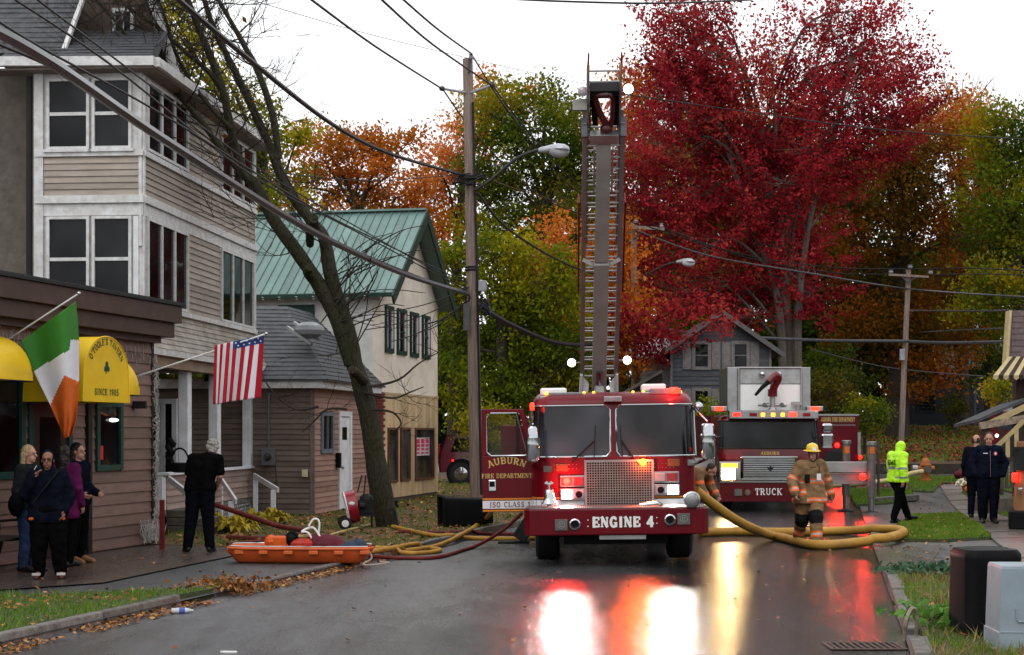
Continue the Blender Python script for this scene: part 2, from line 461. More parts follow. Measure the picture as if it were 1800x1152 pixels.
# GROUND
def wet_asphalt(name, base, rlo, rhi, bump=.35, fine=170., crack=True, med=9.0, wet=False):
 m = bpy.data.materials.new(name); m.use_nodes = True
 t = m.node_tree; b = t.nodes['Principled BSDF']; L = t.links.new
 tx = t.nodes.new('ShaderNodeTexCoord'); co = tx.outputs['Object']
 mp = t.nodes.new('ShaderNodeMapping'); mp.inputs['Rotation'].default_value = (0, 0, R_(13)); mp.inputs['Scale'].default_value = (1, .22, 1); L(co, mp.inputs[0])
 def nz(scale, det, v, rough=.6):
  n = t.nodes.new('ShaderNodeTexNoise'); n.inputs['Scale'].default_value = scale; n.inputs['Detail'].default_value = det; n.inputs['Roughness'].default_value = rough; L(v, n.inputs['Vector']); return n.outputs['Fac']
 def ramp(f, p0, c0, p1, c1):
  r = t.nodes.new('ShaderNodeValToRGB'); e = r.color_ramp.elements
  e[0].position = p0; e[0].color = (*c0, 1) if isinstance(c0, tuple) else (c0, c0, c0, 1)
  e[1].position = p1; e[1].color = (*c1, 1) if isinstance(c1, tuple) else (c1, c1, c1, 1); L(f, r.inputs[0]); return r.outputs[0]
 big = nz(.55, 6, mp.outputs[0]); small = nz(26, 3, co); fin = nz(fine, 2, co)
 c = ramp(big, .3, tuple(q * .6 for q in base), .7, base)
 mx = t.nodes.new('ShaderNodeMix'); mx.data_type = 'RGBA'; mx.blend_type = 'MULTIPLY'; mx.inputs[0].default_value = 1
 L(c, mx.inputs[6]); L(ramp(small, .3, .6, .75, 1.15), mx.inputs[7]); col = mx.outputs[2]
 hgt = fin
 if crack:
  v = t.nodes.new('ShaderNodeTexVoronoi'); v.feature = 'DISTANCE_TO_EDGE'; v.inputs['Scale'].default_value = .28
  wv = t.nodes.new('ShaderNodeVectorMath'); wv.operation = 'ADD'; n3 = t.nodes.new('ShaderNodeTexNoise'); n3.inputs['Scale'].default_value = 1.5; n3.inputs['Detail'].default_value = 6
  L(co, n3.inputs['Vector']); L(co, wv.inputs[0]); L(n3.outputs['Color'], wv.inputs[1]); L(wv.outputs[0], v.inputs['Vector'])
  cr = ramp(v.outputs['Distance'], 0.0, .6, .01, 1.0)
  m2 = t.nodes.new('ShaderNodeMix'); m2.data_type = 'RGBA'; m2.blend_type = 'MULTIPLY'; m2.inputs[0].default_value = 1
  L(col, m2.inputs[6]); L(cr, m2.inputs[7]); col = m2.outputs[2]
 wf = None
 if wet:      # standing water towards the right gutter
  sx = t.nodes.new('ShaderNodeSeparateXYZ'); L(co, sx.inputs[0]); mm = t.nodes.new('ShaderNodeMath'); mm.operation = 'MULTIPLY_ADD'; mm.inputs[1].default_value = -.23; L(sx.outputs[1], mm.inputs[0]); L(sx.outputs[0], mm.inputs[2])
  m3 = t.nodes.new('ShaderNodeMath'); m3.operation = 'MULTIPLY_ADD'; m3.inputs[1].default_value = 3.0; L(nz(.8, 4, mp.outputs[0]), m3.inputs[0]); L(mm.outputs[0], m3.inputs[2])
  wr_ = t.nodes.new('ShaderNodeMapRange'); wr_.interpolation_type = 'SMOOTHSTEP'; wr_.inputs['From Min'].default_value = -4.2; wr_.inputs['From Max'].default_value = -.6; L(m3.outputs[0], wr_.inputs['Value']); wf = wr_.outputs['Result']
  wc = t.nodes.new('ShaderNodeMix'); wc.data_type = 'RGBA'; wc.blend_type = 'MULTIPLY'; wc.inputs[7].default_value = (.3, .3, .3, 1); L(wf, wc.inputs[0]); L(col, wc.inputs[6]); col = wc.outputs[2]
 L(col, b.inputs['Base Color'])
 rr = ramp(big, .34, rlo, .62, rhi)
 rm = t.nodes.new('ShaderNodeMix'); rm.data_type = 'RGBA'; rm.blend_type = 'MULTIPLY'; rm.inputs[0].default_value = 1
 L(rr, rm.inputs[6]); L(ramp(nz(5, 4, mp.outputs[0]), .3, .75, .7, 1.1), rm.inputs[7])
 ro = rm.outputs[2]
 if wet:
  wc = t.nodes.new('ShaderNodeMix'); wc.data_type = 'RGBA'; wc.blend_type = 'MULTIPLY'; wc.inputs[7].default_value = (.42, .42, .42, 1); L(wf, wc.inputs[0]); L(ro, wc.inputs[6]); ro = wc.outputs[2]
 L(ro, b.inputs['Roughness'])
 b1 = t.nodes.new('ShaderNodeBump'); b1.inputs['Strength'].default_value = bump; b1.inputs['Distance'].default_value = .006; L(hgt, b1.inputs['Height'])
 b2 = t.nodes.new('ShaderNodeBump'); b2.inputs['Strength'].default_value = .55; b2.inputs['Distance'].default_value = .012; L(nz(med, 7, co, .75), b2.inputs['Height']); L(b1.outputs[0], b2.inputs['Normal'])
 L(b2.outputs[0], b.inputs['Normal'])
 b.inputs['Specular IOR Level'].default_value = .5
 return m
def ground_mix(name, c1, c2, c3, scale=2.2, rough=.85, bump=.6):
 m = bpy.data.materials.new(name); m.use_nodes = True
 t = m.node_tree; b = t.nodes['Principled BSDF']; L = t.links.new
 tx = t.nodes.new('ShaderNodeTexCoord')
 n = t.nodes.new('ShaderNodeTexNoise'); n.inputs['Scale'].default_value = scale; n.inputs['Detail'].default_value = 8; n.inputs['Roughness'].default_value = .75
 r = t.nodes.new('ShaderNodeValToRGB'); e = r.color_ramp.elements
 e[0].position = .36; e[0].color = (*c1, 1); e[1].position = .66; e[1].color = (*c3, 1); q = e.new(.5); q.color = (*c2, 1)
 n2 = t.nodes.new('ShaderNodeTexNoise'); n2.inputs['Scale'].default_value = 22; n2.inputs['Detail'].default_value = 5
 bp = t.nodes.new('ShaderNodeBump'); bp.inputs['Strength'].default_value = bump; bp.inputs['Distance'].default_value = .05
 L(tx.outputs['Object'], n.inputs['Vector']); L(tx.outputs['Object'], n2.inputs['Vector']); L(n.outputs['Fac'], r.inputs[0]); L(r.outputs[0], b.inputs['Base Color'])
 L(n2.outputs['Fac'], bp.inputs['Height']); L(bp.outputs[0], b.inputs['Normal']); b.inputs['Roughness'].default_value = rough
 return m
road_m = wet_asphalt('road_asphalt', (.1, .102, .108), .19, .46, .8, fine=40, med=5.5, wet=True)
lot_m = wet_asphalt('lot_asphalt', (.06, .062, .067), .3, .55, .5, crack=True)
drive_m = wet_asphalt('drive_asphalt', (.07, .068, .066), .22, .5, .6, fine=90)
conc_m = wet_asphalt('wet_concrete', (.15, .125, .11), .22, .5, .3, crack=False)
walk_m = wet_asphalt('left_walk_concrete', (.085, .062, .052), .2, .45, .3, crack=False)
soil_m = ground_mix('lawn_soil', (.02, .028, .008), (.034, .05, .012), (.06, .04, .018), 3)
leafy_m = ground_mix('leaf_strewn_soil', (.03, .045, .01), (.09, .042, .016), (.15, .06, .02), 2.4)
bank_m = ground_mix('bank_ground', (.022, .038, .008), (.075, .03, .012), (.12, .04, .015), .5)
kerb_m = mat('kerb_stone_grey', (.17, .16, .145), .55, c2=(.06, .055, .05), scale=9, bump=.5, bscale=50, island=True)
def sheet(name, poly, zoff, m, skirt=0.0, step=1.5, parent=None, kind='structure', wob=0.0):
 b = bmesh.new()
 vs = [b.verts.new((q[0], q[1], 0)) for q in poly]
 b.faces.new(vs)
 ys = [q[1] for q in poly]; xs = [q[0] for q in poly]
 y = math.floor(min(ys)) + step
 while y < max(ys):
  bmesh.ops.bisect_plane(b, geom=b.verts[:] + b.edges[:] + b.faces[:], plane_co=(0, y, 0), plane_no=(0, 1, 0)); y += step
 x = math.floor(min(xs)) + step
 while x < max(xs):
  bmesh.ops.bisect_plane(b, geom=b.verts[:] + b.edges[:] + b.faces[:], plane_co=(x, 0, 0), plane_no=(1, 0, 0)); x += step
 bmesh.ops.triangulate(b, faces=[f for f in b.faces if len(f.verts) > 4])
 for v in b.verts:
  v.co.z = rise(v.co.x, v.co.y) + zoff + (wob * noise.noise(v.co * .9) if wob else 0)
 bmesh.ops.recalc_face_normals(b, faces=b.faces)
 if sum(f.normal.z for f in b.faces) < 0: bmesh.ops.reverse_faces(b, faces=b.faces)
 if skirt:
  ed = [e for e in b.edges if e.is_boundary]
  r = bmesh.ops.extrude_edge_only(b, edges=ed)
  for v in [g for g in r['geom'] if isinstance(g, bmesh.types.BMVert)]: v.co.z -= skirt
  bmesh.ops.recalc_face_normals(b, faces=b.faces)
 me = bpy.data.meshes.new(name); b.to_mesh(me); b.free(); me.materials.append(m)
 o = me_obj(name, me, parent)
 if kind: o['kind'] = kind
 return o
def gxy(px, py):
 q = G(px, py); return (q.x, q.y)
b = bmesh.new()
xs = [-300, -150, -80, -50] + [i * 2.0 for i in range(-18, 31)] + [80, 130, 200, 320]
ys = [2 + i * 2.0 for i in range(62)] + [140, 180, 260, 420, 700]
vv = [[b.verts.new((x, y, rise(x, y) - .035)) for x in xs] for y in ys]
for j in range(len(ys) - 1):
 for i in range(len(xs) - 1):
  b.faces.new((vv[j][i], vv[j][i + 1], vv[j + 1][i + 1], vv[j + 1][i]))
me = bpy.data.meshes.new('terrain'); b.to_mesh(me); b.free(); me.materials.append(bank_m)
setp(me_obj('terrain', me), kind='structure')
yy = [3 + 1.5 * i for i in range(46)]
rp = [(kerb_l(y), y) for y in yy] + [(kerb_r(y), y) for y in reversed(yy)]
sheet('road', rp, 0.0, road_m, step=1.5)
cr = [(10.2, 47.5), (40, 51), (40, 57.5), (11.8, 55.5)]
sheet('cross_road', cr, .004, road_m, step=3)
lot = [(kerb_l(y), y) for y in (3, 8, 12, 16, 20, 24.4)] + [gxy(640, 972), gxy(420, 966), (-9.5, 27), (-9.5, 3)]
sheet('paved_lot', lot, .055, lot_m)
walk = [gxy(180, 1024), gxy(430, 972), gxy(405, 955), gxy(275, 950), (-9, 27.6), (-9.2, 19), gxy(-60, 1040)]
sheet('tavern_walk', walk, .075, walk_m, step=1.2)
back = [gxy(285, 958), gxy(420, 962), gxy(640, 976), gxy(700, 977), gxy(760, 955)] + [(kerb_l(y) - .12, y) for y in (28, 32, 36, 42, 50, 58)] + [(-2.6, 58), (-9, 58), (-9, 27.7)]
back_lawn = sheet('back_lawn', back, .085, leafy_m, .1, step=1.0, wob=.03)
front = [(kerb_l(y) - .14, y) for y in (10, 13, 15, 17.1)] + [gxy(430, 1036), gxy(330, 1040), gxy(180, 1044), gxy(60, 1050), gxy(-70, 1052), (-9, 17), (-9, 10)]
front_lawn = sheet('front_lawn', front, .1, soil_m, .12, step=.8, wob=.03)
right = [(kerb_r(y), y) for y in [3 + 2 * i for i in range(25)]] + [(40, 51), (40, 3)]
sheet('gravel_drive', right, .03, drive_m, step=2)
lawn_a = [(kerb_r(y) + .15, y) for y in (21.6, 19, 16, 13, 10)] + [(9, 10), (9.2, 21.2), gxy(1700, 1000)]
sheet('bin_lawn', lawn_a, .09, soil_m, .12, step=.8, wob=.03)
lawn_b = [gxy(1560, 948), gxy(1660, 949), gxy(1742, 944), gxy(1722, 925), gxy(1686, 904), gxy(1600, 906), gxy(1572, 930)]
sheet('middle_lawn', lawn_b, .085, soil_m, .08, step=.8, wob=.02)
lawn_c = [gxy(1505, 893), gxy(1560, 884), gxy(1612, 878), gxy(1600, 862), gxy(1490, 864)]
sheet('kerb_lawn', lawn_c, .085, soil_m, .08, step=.8)
lawn_d = [gxy(1600, 862), gxy(1640, 864), gxy(1655, 848), gxy(1720, 850), gxy(1810, 872), gxy(1900, 872), gxy(1900, 836), gxy(1720, 838), gxy(1590, 838)]
sheet('hydrant_lawn', lawn_d, .085, soil_m, .08, step=.8)
lawn_e = [gxy(1690, 866), gxy(1720, 888), gxy(1760, 905), gxy(1800, 918), gxy(1900, 940), gxy(1900, 880), gxy(1800, 876)]
sheet('porch_lawn', lawn_e, .085, soil_m, .08, step=.8)
sw = setp(bpy.data.objects.new('sidewalk', None), kind='structure'); COL.objects.link(sw)
A0, A1, B0, B1 = Vector(gxy(1652, 852)), Vector(gxy(1694, 850)), Vector(gxy(1745, 946)), Vector(gxy(1880, 940))
A0 = Vector((A0.x, A0.y)); ns = 13
C0 = B0 + (B0 - A0).normalized() * 6; C1 = B1 + (B1 - A1).normalized() * 6
for (s0, s1, e0, e1, n) in ((A0, A1, B0, B1, 11), (B0, B1, C0, C1, 4)):
 for i in range(n):
  u0, u1 = i / n + .004, (i + 1) / n - .004
  pl = [s0.lerp(e0, u0), s1.lerp(e1, u0), s1.lerp(e1, u1), s0.lerp(e0, u1)]
  tz = rnd.uniform(0, .012)
  q = [Vector((v.x, v.y, rise(v.x, v.y) + .07 + tz)) for v in pl]
  MB().prism(q, (0, 0, -.1)).build('sidewalk_slab', conc_m, sw)
kl = setp(bpy.data.objects.new('kerb', None), kind='structure'); COL.objects.link(kl)
y = 9.0
while y < 44:
 ln = rnd.uniform(1.1, 2.0); h = .12
 if 16.6 < y < 17.9 or 15.1 < y < 15.6: y += .8; continue
 if y > 17.9 and y < 26: h = .075
 x0, x1 = kerb_l(y), kerb_l(y + ln - .05); jt = rnd.uniform(-.02, .02)
 q = [Vector((x0 - .15 + jt, y, -.05)), Vector((x0 + jt, y, -.05)), Vector((x1 + jt, y + ln - .05, -.05)), Vector((x1 - .15 + jt, y + ln - .05, -.05))]
 h2 = h + rnd.uniform(-.02, .012)
 q += [q[0] + Vector((0.01, 0, h2 + .05)), q[1] + Vector((-.03, 0, h2 + .05)), q[2] + Vector((-.03, 0, h + .05)), q[3] + Vector((.01, 0, h + .05))]
 MB().hexa(q).build('kerb_stone', kerb_m, kl, bevel=.015)
 y += ln
kr = setp(bpy.data.objects.new('kerb', None), kind='structure'); COL.objects.link(kr)
for (ya, yb) in ((8.0, 14.3), (15.0, 21.8), (29.0, 30.5)):
 y = ya
 while y < yb - .3:
  ln = min(rnd.uniform(1.2, 2.2), yb - y)
  x0, x1 = kerb_r(y), kerb_r(y + ln - .04); h = .1 + rnd.uniform(-.02, .01)
  q = [Vector((x0, y, -.05)), Vector((x0 + .16, y, -.05)), Vector((x1 + .16, y + ln - .04, -.05)), Vector((x1, y + ln - .04, -.05))]
  q += [v + Vector((.02, 0, h + .05)) for v in q]
  MB().hexa(q).build('kerb_stone', kerb_m, kr, bevel=.015)
  y += ln
e0, e1 = G(1538, 884), G(1612, 878)
MB().bar(e0 + Vector((0, 0, .05)), e1 + Vector((0, 0, .05)), .16, .16).build('kerb_stone', kerb_m, kr, bevel=.015)
dr = thing('storm_drain', 'rusty iron storm drain grate in the wet road beside the kerb', 'drain', (kerb_r(14.2) - .37, 14.3, .004))
rust = mat('rusty_iron', (.085, .05, .035), .5, .3, c2=(.03, .02, .016), scale=14, bump=.4)
mb = MB(); mb.box(-.34, .34, -.24, -.2, .0, .012); mb.box(-.34, .34, .2, .24, .0, .012); mb.box(-.34, -.3, -.2, .2, .0, .012); mb.box(.3, .34, -.2, .2, .0, .012)
mb.build('frame', rust, dr)
for i in range(10):
 MB().box(-.27 + i * .06 - .013, -.27 + i * .06 + .013, -.2, .2, .0, .011).build('grate_bar', rust, dr)
MB().box(-.3, .3, -.2, .2, -.003, .001).build('drain_pit', mat('pit_black', (.004, .004, .004), .9), dr)
mb = MB(); q = [Vector((0, 0, 0)), Vector((.02, -.02, .2)), Vector((.08, 0, .3)), Vector((.13, .04, .22)), Vector((.12, .05, .02))]
mb.tube(spline(q, 4), .02, 6)
pk = mb.build('bent_kerb_iron', mat('pale_rusted_steel', (.42, .36, .28), .4, .3, c2=(.12, .08, .05), scale=12), solo=False)
pk.location = (kerb_r(14.8) - .02, 14.75, .0); setp(pk, 'bent pale metal kerb inlet standing up beside the storm drain', 'kerb iron')

# TAVERN
tav = thing('tavern', 'single storey brown clapboard tavern with deep fascia and green window frames', 'tavern', (-6.4, 24.5, 0))
brown_clap = mat('brown_clapboard', (.175, .11, .09), .5, c2=(.135, .083, .067), scale=2.5, stretch=(1, 1, 5), island=True)
fascia_m = mat('fascia_brown', (.07, .042, .035), .5, var=.2, scale=3)
green_m = mat('dark_green_paint', (.012, .05, .04), .4, var=.2)
TB = Vector((-5.96, 26.4)); td = Vector((.25, 1)).normalized()
TA = TB - td * 9.0
WT = Wall(TA, TB, tav)
WT.body(0, 3.9, fascia_m, o=-.005)
def tpo(Wl, px, o):
 k = (px - CX) / F; p = Wl.p0 + Wl.n * o
 return (k * p.y - p.x) / (Wl.d.x - k * Wl.d.y)
w1 = (WT.tp(-120), WT.tp(38)); w2 = (WT.tp(165), WT.tp(211)); dr_ = (WT.tp(48), WT.tp(122)); post_t = WT.tp(153)
w2z = (1.33, 2.42); w1z = (1.28, 2.75)
WT.boards(.1, 3.75, .17, brown_clap, holes=[(w1[0], w1[1], w1z[0], w1z[1]), (w2[0], w2[1], *w2z), (dr_[0], dr_[1], -.1, 2.4), (post_t - .09, post_t + .09, -1, 2.5)])
inside_m = mat('tavern_glass_back', (.02, .012, .012), .1)
WT.window(w1[0], w1[1], *w1z, green_m, glass_dark, fw=.1, cols=2, rows=1, sash=.05)
WT.window(w2[0], w2[1], *w2z, green_m, glass_dark, fw=.09, cols=1, rows=1)
WT.trim('corner_post', post_t - .06, post_t + .06, .0, 2.5, mat('dark_post', (.018, .014, .014), .5), 0, .06)
WT.trim('corner_board', WT.L - .08, WT.L + .004, .1, 3.75, mat('dark_post', (.018, .014, .014), .5), 0, .03)
dm = mat('tavern_door_brown', (.03, .018, .015), .35)
WT.trim('door_casing', dr_[0] - .02, dr_[0] + .09, .1, 2.4, green_m, 0, .05); WT.trim('door_casing', dr_[1] - .09, dr_[1] + .02, .1, 2.4, green_m, 0, .05)
mb = MB(); WT.slab(mb, dr_[0] + .09, dr_[1] - .09, .1, 2.35, 0, .02); door = mb.build('door', dm, tav)
mb = MB(); WT.slab(mb, dr_[0] + .3, dr_[1] - .3, 1.0, 2.15, .02, .026); mb.build('pane', glass_dark, door)
mb = MB(); a = WT.pt(dr_[0] + .18, 1.0, .03); mb.tube([a, a + Vector((.06, 0, 0)), a + Vector((.06, 0, .25)), a + Vector((0, 0, .25))], .012, 6); mb.build('handle', steel, door)
mb = MB(); WT.slab(mb, w2[0] + .13, w2[0] + .24, 1.5, 1.72, .025, .03); mb.build('window_card', mat('red_card', (.5, .02, .03), .5), tav)
mb = MB(); q = WT.pt((w2[0] + w2[1]) / 2 + .12, 2.12, .026); mb.ball(q, (.1, .1, .03), 12, 6); mb.build('window_lamp', glow('warm_lamp', (1, .95, .85), 2.5), tav)
for nm, o1, z0, z1, m in (('fascia_board', .40, 3.74, 4.02, fascia_m), ('fascia_board', .31, 3.50, 3.737, fascia_m), ('roof_edge', .44, 4.022, 4.08, mat('roll_roofing', (.016, .016, .017), .5))):
 mb = MB(); WT.slab(mb, -.5, WT.L + o1 - .12, z0, z1, .002, o1); mb.build(nm, m, tav, bevel=.006)
mb = MB(); WT.slab(mb, -.5, WT.L, 3.4, 3.498, .002, .16); mb.build('frieze_board', fascia_m, tav)
mb = MB(); WT.slab(mb, -.5, WT.L + .2, 4.081, 4.1, -6, .38); mb.build('flat_roof', mat('roll_roofing', (.016, .016, .017), .5), tav)
mb = MB(); WT.slab(mb, WT.L - .15, WT.L - .012, 0, 3.5, -6, -.21); mb.build('end_wall', brown_clap, tav)
yel = mat('yellow_canvas', (.72, .47, .015), .45, var=.1, scale=2)
yel_under = mat('yellow_canvas_lining', (.4, .27, .02), .7)
def arch_canopy(px0, px1, o1, zb, zt):
 t0, t1 = tpo(WT, px0, o1), tpo(WT, px1, o1); tc_, hw = (t0 + t1) / 2, (t1 - t0) / 2
 c = thing('door_canopy', 'yellow barrel canopy with green lettering over the tavern door', 'canopy', WT.pt(tc_, zb, o1) + tav.location)
 wl = Wall(TA, TB, c)
 prof = []
 for i in range(25):
  a = math.pi * i / 24
  prof.append((-math.cos(a) * hw * (1 - .0 * i), zb + .32 + math.sin(a) ** .85 * (zt - zb - .32)))
 prof = [(-hw * 1.04, zb)] + prof + [(hw * 1.04, zb)]
 mb = MB(); r0 = [wl.pt(tc_ + u, z, .004) for u, z in prof]; r1 = [wl.pt(tc_ + u, z, o1) for u, z in prof]
 mb.loft([r0, r1], closed=False); mb.build('canvas', [yel], c, smooth=True)
 mb = MB(); mb.add([wl.pt(tc_ + u, z, o1 - .001) for u, z in prof], [tuple(range(len(prof)))]); mb.build('front_panel', yel, c)
 mb = MB(); mb.tube([wl.pt(tc_ + u, z, o1) for u, z in prof], .012, 6); mb.build('piping', yel, c)
 lg = mat('letter_green', (.01, .05, .025), .5, var=.05)
 def arcfn(R0, zc, squash=1.0):
  def f(x, y, l):
   a = x / R0; r = R0 + y
   return wl.pt(tc_ + math.sin(a) * r * squash, zc + math.cos(a) * r, o1 + l)
  return f
 lettering('lettering', "O'TOOLE'S TAVERN", arcfn(.46, zb + .36, hw * .74 / .46), .095, lg, c, th=.19, gap=.11, wx=.82, serif=False)
 lettering('lettering', "SINCE 1905", lambda x, y, l: wl.pt(tc_ + x, zb + .1 + y, o1 + l), .09, lg, c, th=.2, gap=.16)
 mb = MB()
 for a in (90, 210, 330):
  q = (math.cos(R_(a)) * .045, math.sin(R_(a)) * .045)
  mb.add([wl.pt(tc_ + q[0] + math.cos(k * math.pi / 6) * .042, zb + .5 + q[1] + math.sin(k * math.pi / 6) * .042, o1 + .004 + a * 1e-6) for k in range(12)], [tuple(range(12))])
 mb.add([wl.pt(tc_ + u, zb + .5 + v, o1 + .0047) for u, v in ((-.01, 0), (.01, 0), (-.02, -.1), (-.035, -.095))], [(0, 1, 2, 3)])
 mb.build('shamrock', lg, c, recalc=False)
 return c
arch_canopy(147, 226, 1.0, 2.36, 3.3)
def hood_canopy(t0, t1, o1, zb, zt, label):
 c = thing('window_canopy', label, 'canopy', WT.pt((t0 + t1) / 2, zb, o1 / 2) + tav.location)
 wl = Wall(TA, TB, c)
 rings = []
 for j in range(9):
  a = math.pi / 2 * j / 8; o = math.sin(a) * o1; z = zb + .1 + (zt - zb - .1) * math.cos(a)
  k = min(.28, math.sin(math.pi / 2 - a * .999) * .3)
  rings.append([wl.pt(t0 + k * .9, z, .004)] + [wl.pt(t0 + k * .9 * (1 - s), z, o * s) for s in (.35, .7, .92)] + [wl.pt(t0 + k + .06, z, o)] + [wl.pt(t1 - k - .06, z, o)] + [wl.pt(t1 - k * .9 * (1 - s), z, o * s) for s in (.92, .7, .35)] + [wl.pt(t1 - k * .9, z, .004)])
 rings.append([Vector((q.x, q.y, q.z - .1)) for q in rings[-1]])
 MB().loft(rings, closed=False).build('canvas', yel, c, smooth=True)
 mb = MB(); mb.tube(rings[-1], .01, 5); mb.build('hem_bar', dark_iron, c)
 return c
hood_canopy(w2[0] - .3, tpo(WT, 249, .55), .55, 2.5, 3.12, 'small yellow dome canopy over the right tavern window behind the lettered canopy')
hood_canopy(w1[0], tpo(WT, 62, .62), .62, 2.62, 3.25, 'yellow dome canopy over the tavern window behind the green white orange flag')
sl = thing('string_lights', 'tangled white string lights hanging down the corner of the brown tavern', 'string lights', WT.pt(WT.L, 0.08, .05) + tav.location)
mb = MB(); rl = random.Random(3); tl_ = WT.L - .02
for k in range(5):
 pts = []; z = 3.2
 while z > .15:
  pts.append(WT.pt(tl_ + rl.uniform(-.07, .05), z, .05 + rl.uniform(0, .07)) + tav.location); z -= rl.uniform(.03, .09)
 mb.tube(pts, .005, 4)
for k in range(26):
 c = WT.pt(tl_ - rl.uniform(.0, .55), .09, .1) + tav.location
 pts = [c + Vector((rl.uniform(-.1, .1), rl.uniform(-.1, .1), rl.uniform(0, .42))) for _ in range(7)]
 mb.tube(pts, .005, 4)
for k in range(260):
 q = WT.pt(rl.uniform(WT.L - 5.5, WT.L), rl.uniform(3.1, 3.42), .03 + rl.uniform(0, .03)) + tav.location
 mb.bar(q, q + Vector((rl.uniform(-.02, .02), 0, rl.uniform(-.12, .02))), .005)
wm_ = mat('white_wire', (.5, .48, .45), .5)
mb.build('wire', wm_, sl, world=True, kind='stuff')
mb = MB()
for k in range(300):
 q = WT.pt(tl_ + rl.uniform(-.09, .07), rl.uniform(.15, 3.2), .05 + rl.uniform(0, .08)) + tav.location
 mb.bar(q, q + Vector((rl.uniform(-.03, .03), 0, rl.uniform(-.03, .03))), .008)
mb.build('bulb', wm_, sl, world=True, kind='stuff')
mb = MB(); q = WT.pt(WT.tp(234), 2.37, .12) + tav.location; mb.box(-.1, .1, -.06, .06, -.06, .06, M=Matrix.Translation(q)); mb.bar(q + Vector((-.12, 0, .03)), q, .04)
setp(mb.build('wall_lamp', dark_iron, solo=True), 'small dark wall lamp on the tavern clapboard under the yellow canopy', 'wall lamp')

# TALL HOUSE
hs = thing('tall_house', 'three storey grey clapboard house with white framed sun porches and a low front porch', 'house', (-6.6, 31, 0))
grey_clap = mat('grey_clapboard', (.34, .292, .25), .55, c2=(.26, .222, .19), scale=2, stretch=(1, 1, 4), island=True)
grey_dirty = mat('grey_clapboard_stained', (.42, .385, .35), .55, c2=(.22, .19, .14), scale=2.2, stretch=(1, 1, 2), island=True)
stucco = mat('grey_stucco', (.15, .13, .11), .9, c2=(.1, .088, .075), scale=4, bump=1.0, bscale=9)
shingle = mat('slate_shingle', (.075, .078, .086), .55, c2=(.035, .036, .042), scale=7, bump=.3, bscale=30, island=False)
brown_stucco = mat('brown_stucco', (.1, .075, .06), .85, bump=.4)
H0, H1 = Vector((-6.5, 28.0)), Vector((-5.76, 35.6))
WS = Wall(H0, H1, hs)
HF = Vector((-8.42, 28.16))
WF = Wall(HF, H0, hs)
WS.body(3.3, 8.35, old_white, o=-.003); WF.body(3.3, 8.35, old_white, o=-.003)
lw = WS.L
ta, tb, tcc, tdd = WS.tp(252), WS.tp(327), WS.tp(386), WS.tp(443)
def sunfront(z0, z1):
 WF.window(.22, .99, z0, z1, old_white, glass_dark, fw=.05, cols=1, rows=2, sash=.06, o=.03, sill=.03)
 WF.window(1.04, 1.75, z0, z1, old_white, glass_dark, fw=.05, cols=1, rows=2, sash=.06, o=.03, sill=.03)
for z0, z1 in ((6.91, 8.16), (4.22, 5.73)):
 sunfront(z0, z1)
 WS.window(ta + .1, tb, z0, z1, old_white, glass_dark, fw=.05, cols=3, rows=1, mull=.06, o=.02)
 WS.window(tcc, tdd - .02, z0, z1, old_white, glass_dark, fw=.05, cols=3, rows=1, mull=.06, o=.02)
 WS.boards(z0 - .02, z1 + .02, .115, grey_clap, t0=tb + .03, t1=tcc - .02)
WF.boards(6.10, 6.78, .113, grey_clap, t0=.16, t1=WF.L - .06, o=.01); WS.boards(6.10, 6.78, .113, grey_clap, t0=.06, t1=lw, o=.01)
for Wl in (WF, WS):
 Wl.trim('sill_band', 0.0, Wl.L + .03, 6.785, 6.885, old_white, 0, .07); Wl.trim('belt_course', 0, Wl.L + .04, 5.96, 6.095, old_white, 0, .08)
 Wl.trim('header_board', 0, Wl.L + .02, 5.745, 5.955, old_white, 0, .03)
WF.trim('corner_board', -.02, .15, 3.4, 8.35, old_white, 0, .05); WF.trim('corner_board', WF.L - .055, WF.L, 5.2, 8.2, old_white, 0, .04)
WS.trim('corner_board', .0, .07, 3.9, 8.2, old_white, 0, .04); WS.trim('corner_board', lw - .07, lw, 4.1, 8.2, old_white, 0, .045)
WF.trim('panel_board', 1.77, WF.L - .06, 3.5, 5.73, white_paint, 0, .03)
mb = MB(); mb.tube([WF.pt(-.1, z, .05) for z in (8.2, 6, 3.4)], .055, 8); mb.build('downspout', mat('downspout_black', (.015, .014, .014), .5), hs)
WS.trim('sill_band', 0, lw + .03, 4.12, 4.21, old_white, 0, .07)
n = 7
for i in range(n):
 za, zb_ = 3.42 + .1 * i, 3.42 + .1 * (i + 1); oa, ob_ = .26 * (1 - i / n) ** 1.6, .26 * (1 - (i + 1) / n) ** 1.6
 mb = MB(); mb.hexa([WS.pt(.0, za, 0), WS.pt(lw, za, 0), WS.pt(lw + oa * .4, za, oa + .02), WS.pt(0, za, oa + .02), WS.pt(0, zb_ - .002, 0), WS.pt(lw, zb_ - .002, 0), WS.pt(lw + ob_ * .4, zb_ - .002, ob_ + .006), WS.pt(0, zb_ - .002, ob_ + .006)])
 mb.build('siding_board', grey_dirty, hs)
rustwood = mat('rusty_board', (.2, .12, .08), .7, c2=(.3, .25, .2), scale=3)
mb = MB(); WS.slab(mb, -.3, lw + .1, 3.3, 3.415, -.1, .27); mb.build('porch_fascia', old_white, hs)
mb = MB(); WS.slab(mb, -.3, lw, 3.1, 3.297, -.08, .16); mb.build('porch_beam', rustwood, hs)
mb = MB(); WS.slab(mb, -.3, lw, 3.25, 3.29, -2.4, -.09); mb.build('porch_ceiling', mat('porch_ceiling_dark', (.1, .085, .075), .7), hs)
WB = Wall(H0 + Vector((-2.0, .1)), H1 + Vector((-2.0, .1)), hs)
